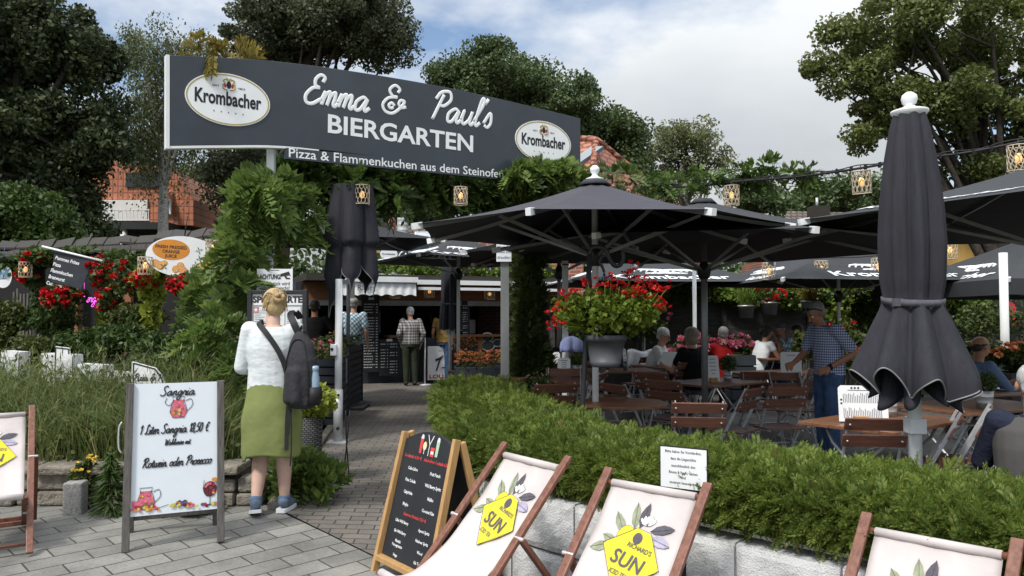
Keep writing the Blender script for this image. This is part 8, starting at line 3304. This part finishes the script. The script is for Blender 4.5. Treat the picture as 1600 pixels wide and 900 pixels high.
m = MB().prism([bp_.p(0, 0, -.02), bp_.p(BW, 0, -.02), bp_.p(BW, BH, -.02), bp_.p(0, BH, -.02)], bp_.n * .02)
m.build("panel", M("white_board_print", (.70, .755, .82), .35, var=.02), t)
pr = MB()
rr = .0026


def fx(px):
 return (px - 217) / 121 * BW


def fy(py, px):
 return (800 - 10 * (px - 217) / 121 - py) / (203 - 12 * (px - 217) / 121) * BH


script(pr, bp_, "Sangria", fx(279), fy(617, 279), .030, .0040, 0, 'c', .3, .002, 1.0)
script(pr, bp_, "1 Liter Sangria 18,50 €", fx(276), fy(674, 276), .029, .0040, 0, 'c', .3, .002, .76)
script(pr, bp_, "Wahlweise mit", fx(280), fy(692, 280), .018, .0028, 0, 'c', .3, .002, .78)
script(pr, bp_, "Rotwein oder Prosecco", fx(280), fy(724, 280), .028, .0040, 0, 'c', .3, .002, .82)
FR = [M("wine_red_print", (.36, .025, .06), .6, var=.3, vs=60), M("pink_print", (.60, .14, .20), .6, var=.3, vs=50), M("lemon_fruit_print", (.62, .55, .10), .6), M("orange_fruit_print", (.62, .25, .05), .6), M("leaf_print", (.10, .20, .06), .6), M("blue_fruit_print", (.08, .10, .22), .6), MAT['print_grey'], M("dark_wine_print", (.10, .02, .03), .6, var=.5, vs=60)]
pm_ = [MAT['ink']] + FR


def jug(cx, cy, s, body, handle=True, outline=0):
 prof = [(-.30, 0), (.30, 0), (.46, .35), (.36, .75), (.27, 1.0), (.33, 1.2), (-.33, 1.2), (-.27, 1.0), (-.36, .75), (-.46, .35)]
 patch(pr, bp_, [(cx + a * s, cy + b * s * .84) for a, b in prof], body, .002)
 pts = [(cx + a * s, cy + b * s) for a, b in prof + prof[:1]]
 pr.tube([bp_.p(a, b, .003) for a, b in pts], .0016, 4, outline)
 if handle:
  pr.tube([bp_.p(cx + a * s, cy + b * s, .003) for a, b in spline_xy([(.36, .95), (.66, 1.05), (.74, .7), (.44, .35)], 5)], .0018, 4, outline)
 for i in range(14):
  a, b = random.uniform(-.32, .32), random.uniform(.08, .85)
  q = random.choice((2, 2, 3, 4, 5))
  r = random.uniform(.05, .10) * s
  patch(pr, bp_, oval(cx + a * s, cy + b * s, r, r, 8), q, .004 + i * .0003)


jug(fx(281), fy(651, 281), .115, 2)
pr.tube([bp_.p(fx(281) + a * .09, fy(651, 281) + b * .09, .003) for a, b in spline_xy([(-.36, 1.2), (-.62, .9), (-.9, 1.1), (-.8, 1.45)], 5)], .0018, 4, 0)
jug(fx(238), fy(789, 238), .115, 2)
patch(pr, bp_, [(fx(220), fy(790, 220)), (fx(232), fy(790, 232)), (fx(233), fy(776, 233)), (fx(219), fy(776, 219))], 2, .005)
for i in range(26):
 cx_ = random.uniform(217, 256)
 patch(pr, bp_, oval(fx(cx_), fy(791 - random.uniform(0, 7), cx_), .010, .010, 8), random.choice((1, 2, 4, 3)), .006 + i * .0002)
for i in range(46):
 a = random.gauss(0, 1)
 cx_ = 289 + a * 9
 yy = 785 - random.uniform(0, 9) * max(0, 1 - abs(a) / 2.2)
 patch(pr, bp_, oval(fx(cx_), fy(yy, cx_), .011, .010, 9), random.choice((1, 2, 3, 3, 6, 4, 8)), .004 + i * .0002)
for q in range(4):
 patch(pr, bp_, [(fx(250 + q * 4), fy(789 - q, 252)), (fx(256 + q * 4), fy(787 - q, 256)), (fx(258 + q * 4), fy(785 - q, 258))], 7, .004)
gx, gy = fx(327), fy(784, 327)
patch(pr, bp_, oval(gx, gy + .105, .042, .050, 20), 8, .003)
for i in range(10):
 patch(pr, bp_, oval(gx + random.uniform(-.026, .026), gy + .105 + random.uniform(-.03, .035), .009, .009, 8), random.choice((1, 2, 4)), .004 + i * .0003)
pr.tube([bp_.p(gx + a, gy + b, .004) for a, b in [(-.036, .165), (-.043, .11), (-.025, .063), (0, .055), (.025, .063), (.043, .11), (.036, .165)]], .0016, 4, 0)
pr.tube([bp_.p(gx, gy + .055, .004), bp_.p(gx, gy + .005, .004)], .002, 4, 7)
patch(pr, bp_, oval(gx, gy + .003, .026, .005, 14), 7, .004)
patch(pr, bp_, oval(gx + .028, gy + .165, .018, .014, 12), 4, .008)
for i, (a, c) in enumerate(((-.045, 6), (-.03, 1), (.03, 5), (.045, 2), (.018, 3))):
 patch(pr, bp_, oval(gx + a, gy + .008, .012, .011, 10), c, .006 + i * .0004)
pr.build("print", pm_, t)

# ================================================================== chalk A-board
t = thing("cocktail_board", "black cocktail A-board with arched top and pale wooden frame beside the hedge", "A-board", (-.50, 4.72, gh(-.5, 4.72)), R(129))
Hc = .875
for s in (1, -1):
 m = MB().bar((s * .30, .215, 0), (s * .285, .0, Hc - (.02 if s > 0 else .0)), .045, .032, (1, 0, 0))
 m.build("front_post", MAT['pine'], t, .004)
 m = MB().bar((s * .30, -.26, .0), (s * .285, -.035, Hc - .02), .040, .032, (1, 0, 0))
 m.build("rear_post", MAT['pine'], t, .004)
upv = V(0, -.215, Hc).normalized()
cbp = Plane(V(.275, .215 - .018 - .215 * .12 / Hc, .12), V(-1, 0, 0), upv)
BW, BH = .55, .71
arch = [(0, 0), (BW, 0), (BW, BH)] + [(BW - BW * i / 16, BH + .075 * math.sin(math.pi * i / 16)) for i in range(1, 16)] + [(0, BH)]
MB().prism([cbp.p(a, b, -.008) for a, b in arch], cbp.n * .016).build("front_panel", MAT['black_board'], t, .003)
upr = V(0, .225, Hc).normalized()
rbp = Plane(V(-.275, -.26 + .018 + .225 * .12 / Hc, .12), V(1, 0, 0), upr)
MB().prism([rbp.p(a, b, -.008) for a, b in arch], rbp.n * .016).build("rear_panel", MAT['black_board'], t, .003)
m = MB().bar((.285, .19, .10), (-.285, .19, .10), .05, .035, (0, 0, 1))
m.build("front_rail", MAT['pine'], t, .004)
m = MB().bar((.285, -.235, .10), (-.285, -.235, .10), .05, .035, (0, 0, 1))
m.build("rear_rail", MAT['pine'], t, .004)
m = MB()
L1 = ["Cuba Libre", "Pina Colada", "Caipirinha", "Mojito"]
R1 = ["Fruit Punch", "Wild Berry Spritz", "Malibu", "Coconut Kiss"]
L2 = ["Lillet Wild Berry", "Gin Wild Berry", "Martini Pomegranate", "Hugo"]
R2 = ["Aperol Spritz", "Himbeer Spritz", "Wood", "Gin Tonic"]
xl_, xr_ = .155, .405
write(m, cbp, "Cocktails 8,50 €", .13, .605, .019, 1, w=.20, bold=.02, d=.010, res=1)
write(m, cbp, "Alkoholfreie Cocktails 6,50 €", .395, .605, .019, 1, w=.28, bold=.02, d=.010, res=1)
for i, s in enumerate(L1):
 write(m, cbp, s, xl_, .535 - i * .072, .019, 0, bold=.03, d=.010, res=1, xs=.9)
for i, s in enumerate(R1):
 write(m, cbp, s, xr_, .535 - i * .072, .019, 0, bold=.03, d=.010, res=1, xs=.88)
write(m, cbp, "Summer Drinks 7,50 €", .28, .265, .018, 1, w=.25, bold=.02, d=.010, res=1)
for i, s in enumerate(L2):
 if ' P' in s:
  a, b_ = s.split()
  write(m, cbp, a, xl_, .215 - i * .062 + .008, .017, 0, bold=.03, d=.010, res=1, xs=.9)
  write(m, cbp, b_, xl_, .215 - i * .062 - .018, .017, 0, bold=.03, d=.010, res=1, xs=.9)
 else:
  write(m, cbp, s, xl_, .215 - i * .062 - (.012 if i == 3 else 0), .017, 0, bold=.03, d=.010, res=1, xs=.9)
for i, s in enumerate(R2):
 write(m, cbp, s, xr_, .205 - i * .060, .017, 0, bold=.03, d=.010, res=1, xs=.9)
# painted drinks under the arch
for x, c, kind in ((.195, 1, 'tall'), (.235, 3, 'cup'), (.285, 0, 'cone'), (.325, 1, 'short'), (.372, 4, 'tall')):
 if kind == 'tall':
  patch(m, cbp, [(x - .013, .645), (x + .013, .645), (x + .016, .735), (x - .016, .735)], c, .010)
  patch(m, cbp, [(x - .017, .735), (x + .017, .735), (x + .012, .757), (x - .006, .762)], 0, .0103)
 elif kind == 'cup':
  patch(m, cbp, oval(x, .695, .020, .026, 14), c, .010)
  patch(m, cbp, [(x - .003, .645), (x + .003, .645), (x + .003, .675), (x - .003, .675)], 0, .0104)
 elif kind == 'cone':
  patch(m, cbp, [(x, .70), (x + .034, .765), (x + .026, .765), (x, .715), (x - .026, .765), (x - .034, .765)], 0, .0101)
  patch(m, cbp, [(x - .003, .640), (x + .003, .640), (x + .003, .705), (x - .003, .705)], 0, .0104)
 else:
  patch(m, cbp, [(x - .019, .640), (x + .019, .640), (x + .021, .695), (x - .021, .695)], 1, .010)
  patch(m, cbp, [(x - .015, .655), (x + .015, .655), (x + .015, .672), (x - .015, .672)], 0, .0107)
m.build("chalk_print", [MAT['chalk'], M("chalk_red", (.62, .06, .06), .7), MAT['ink'], M("chalk_yellow", (.66, .60, .35), .7), M("chalk_green", (.35, .50, .36), .7)], t)


# ================================================================== deckchairs
def bez(p0, p1, p2, t):
 return tuple(a * (1 - t) ** 2 + 2 * b * t * (1 - t) + c * t * t for a, b, c in zip(p0, p1, p2))


SLING = [bez((-.418, .872), (.09, .235), (.325, .395), i / 60) for i in range(61)]
ARC = [0.0]
for a, b in zip(SLING, SLING[1:]):
 ARC.append(ARC[-1] + math.dist(a, b))


def sling_pt(x, s, d=0.0):
 """x to the reader's right, s metres down the cloth from the top bar, d off the cloth"""
 s = min(max(s, 0), ARC[-1])
 i = 0
 while i < 59 and ARC[i + 1] < s:
  i += 1
 f_ = (s - ARC[i]) / (ARC[i + 1] - ARC[i])
 a, b = SLING[i], SLING[i + 1]
 ty, tz = b[0] - a[0], b[1] - a[1]
 L = math.hypot(ty, tz)
 ny, nz = -tz / L, ty / L
 bow = .018 * (1 - (x / .225) ** 2) * math.sin(math.pi * s / ARC[-1])
 return V(-x, a[0] + ty * f_ + ny * (d - bow), a[1] + tz * f_ + nz * (d - bow))


def deckchair_proto():
 t = thing("deckchair", "deckchair", "deckchair", (0, 0, 0), 0, "printed deckchairs on the pavement")
 f1 = MB()
 for s in (-1, 1):
  f1.bar((s * .265, .40, .02), (s * .265, -.455, .945), .023, .044, (1, 0, 0))
 f1.build("side_rail", MAT['deck_wood'], t, .005)
 f2 = MB()
 f2.tube([(-.262, -.42, .885), (.262, -.42, .885)], .014, 10)
 f2.tube([(-.265, .345, .075), (.265, .345, .075)], .012, 10)
 f2.build("crossbar", MAT['deck_wood'], t)
 f3 = MB()
 for s in (-1, 1):
  f3.bar((s * .232, -.50, .02), (s * .232, .345, .40), .023, .042, (1, 0, 0))
 f3.bar((-.235, .33, .40), (.235, .33, .40), .03, .03)
 f3.bar((-.235, -.46, .04), (.235, -.46, .04), .022, .035)
 f3.build("seat_frame", MAT['deck_wood'], t, .005)
 f4 = MB()
 for s in (-1, 1):
  f4.bar((s * .292, -.58, .03), (s * .292, -.13, .60), .024, .042, (1, 0, 0))
  f4.tube([(s * .245, -.13, .60), (s * .31, -.13, .60)], .009, 8, 1)
  f4.tube([(s * .22, .03, .22), (s * .28, .03, .22)], .009, 8, 1)
 f4.bar((-.29, -.56, .05), (.29, -.56, .05), .022, .04)
 f4.build("prop_frame", [MAT['deck_wood'], MAT['steel']], t, .004)
 sl = MB()
 n = 40
 wrk = [random.uniform(-1, 1) for _ in range(8)]
 sl.grid(lambda u, v: sling_pt((u - .5) * .45, v * ARC[-1], .0022 * math.sin(u * 9 + v * 21 + wrk[0]) + .002 * math.sin(u * 23 - v * 11)), 14, n, 0, True)
 # cloth turned round the bars
 sl.tube([(-.222, -.42, .885), (.222, -.42, .885)], .0185, 12)
 sl.tube([(-.222, .33, .40), (.222, .33, .40)], .021, 12)
 so = sl.build("sling", MAT['canvas'], t, solid=.003)
 pr = MB()
 F = lambda a, b, d: sling_pt(a * 1.16, -((b + .335) * 1.16 - .335), d + .0075)

 def pp(pts, m, d):
  """printed patch, cut into strips so that it lies on the curved cloth"""
  patch(pr, None, pts, m, d, F)
 c0 = -.335
 r = .135
 tilt = R(-12)

 def rot(a, b):
  return (a * math.cos(tilt) - b * math.sin(tilt) + .005, a * math.sin(tilt) + b * math.cos(tilt) + c0)
 dia = [rot(-r * 1.02, .012), rot(.012, -r), rot(r * 1.08, .004), rot(.03, r * .92), rot(-.035, r * .92)]
 # leaves, blossom and lemon behind the lozenge
 leaf = lambda cx, cy, L, w, a: [(cx + math.cos(a) * L * q - math.sin(a) * w * z, cy + math.sin(a) * L * q + math.cos(a) * w * z) for q, z in ((0, 0), (.25, .8), (.55, 1), (.8, .6), (1, 0), (.8, -.5), (.5, -.8), (.2, -.6))]
 for i, (cx, cy, L, w, a, m) in enumerate(((-.02, c0 + .12, .115, .020, 1.75, 2), (.00, c0 + .13, .11, .021, 1.45, 1), (-.06, c0 + .10, .10, .022, 2.2, 2), (.05, c0 + .125, .105, .022, .25, 3), (.06, c0 + .10, .095, .026, -.25, 4), (-.10, c0 + .045, .085, .024, 3.6, 2), (-.085, c0 + .06, .06, .02, 2.9, 2))):
  pp(leaf(cx, cy, L, w, a), m, .0004 * i)
  p = leaf(cx, cy, L, w, a)
  pr.tube([F(*p[0], .004), F(*p[4], .004)], .0008, 4, 1)
 for q in range(5):
  pp(leaf(.03, c0 + .145, .045, .010, .7 + q * .45), 5, .0032 + q * .0003)
  pr.tube([F(.03, c0 + .145, .006), F(.03 + .045 * math.cos(.7 + q * .45), c0 + .145 + .045 * math.sin(.7 + q * .45), .006)], .0008, 4, 1)
 pp(oval(-.045, c0 + .085, .038, .046, 18), 0, .005)
 pr.tube([F(a, b, .0055) for a, b in oval(-.045, c0 + .085, .038, .046, 18)], .0008, 4, 1)
 # lozenge as fan of thin strips so it follows the cloth
 ys = [min(p[1] for p in dia), max(p[1] for p in dia)]
 N = 14

 def span(y):
  xs_ = []
  for a, b in zip(dia, dia[1:] + dia[:1]):
   if (a[1] - y) * (b[1] - y) < 0:
    xs_.append(a[0] + (b[0] - a[0]) * (y - a[1]) / (b[1] - a[1]))
  return (min(xs_), max(xs_)) if len(xs_) > 1 else None
 rows_ = []
 for i in range(N + 1):
  y = ys[0] + (ys[1] - ys[0]) * (.002 + .996 * i / N)
  sp = span(y)
  if sp:
   rows_.append((sp[0], sp[1], y))
 for a, b in zip(rows_, rows_[1:]):
  for q in range(4):
   f0, f1 = q / 4, (q + 1) / 4
   la = lambda rw, f: (rw[0] + (rw[1] - rw[0]) * f, rw[2])
   pr.add([F(*la(a, f0), .0065), F(*la(a, f1), .0065), F(*la(b, f1), .0065), F(*la(b, f0), .0065)], [(0, 1, 2, 3)], 0)
 pr.tube([F(*p, .0068) for p in dia + dia[:1]], .0012, 4, 1)
 pp(oval(.012, c0 + .085, .021, .024, 16), 1, .0095)
 write(pr, None, "RICHARD'S", .035, c0 + .036, .019, 1, w=.115, d=.0115, bold=.012, tilt=tilt, fn=F)
 write(pr, None, "SUN", .0, c0 - .040, .058, 1, w=.145, d=.0115, bold=.015, tilt=tilt, fn=F)
 write(pr, None, "ICED TEA", -.012, c0 - .078, .019, 1, w=.085, d=.0115, bold=.012, tilt=tilt, fn=F)
 pr.build("print", [MAT['lemon'], MAT['print_grey'], MAT['print_sage'], MAT['print_grey'], MAT['print_lilac'], MAT['letter_white']], so)
 return t


dk = deckchair_proto()


def place_deck(o, px, py, Zt, rz, lab, scale=1.0, Y=None):
 """px,py: middle of the top bar"""
 for _ in range(4):
  pass
 zz = .885 * scale
 Yv = Y or 3.5
 for _ in range(12):
  p = at(px, py, Yv)
  want = gh(p.x + .42 * math.sin(R(rz)) * 0, Yv) + zz
  if Y:
   break
  Yv *= 1 + (p.z - want) / max(.2, CAM_H - p.z) * .8
 p = at(px, py, Yv)
 a = R(rz)
 off = V(math.sin(a), -math.cos(a), 0) * (.42 * scale)
 loc = (p.x - off.x, p.y - off.y, gh(p.x - off.x, p.y - off.y))
 o.location = loc
 o.rotation_euler = (0, 0, a)
 o.scale = (scale,) * 3
 o['label'] = lab
 return o


place_deck(dk, 829, 722, .72, 127, "cream deckchair with lemon print, leftmost of the row before the hedge, next to the A-board")
place_deck(dup(dk, (0, 0, 0), 0), 1020, 764, .68, 139, "cream deckchair with lemon print in front of the small hedge notice")
place_deck(dup(dk, (0, 0, 0), 0), 1462, 848, .6, 136, "cream deckchair with lemon print cut off by the bottom edge at right")
place_deck(dup(dk, (0, 0, 0), 0), -14, 650, .8, 212, "deckchair half out of the photo at left before the wild grass", .9, 5.3)
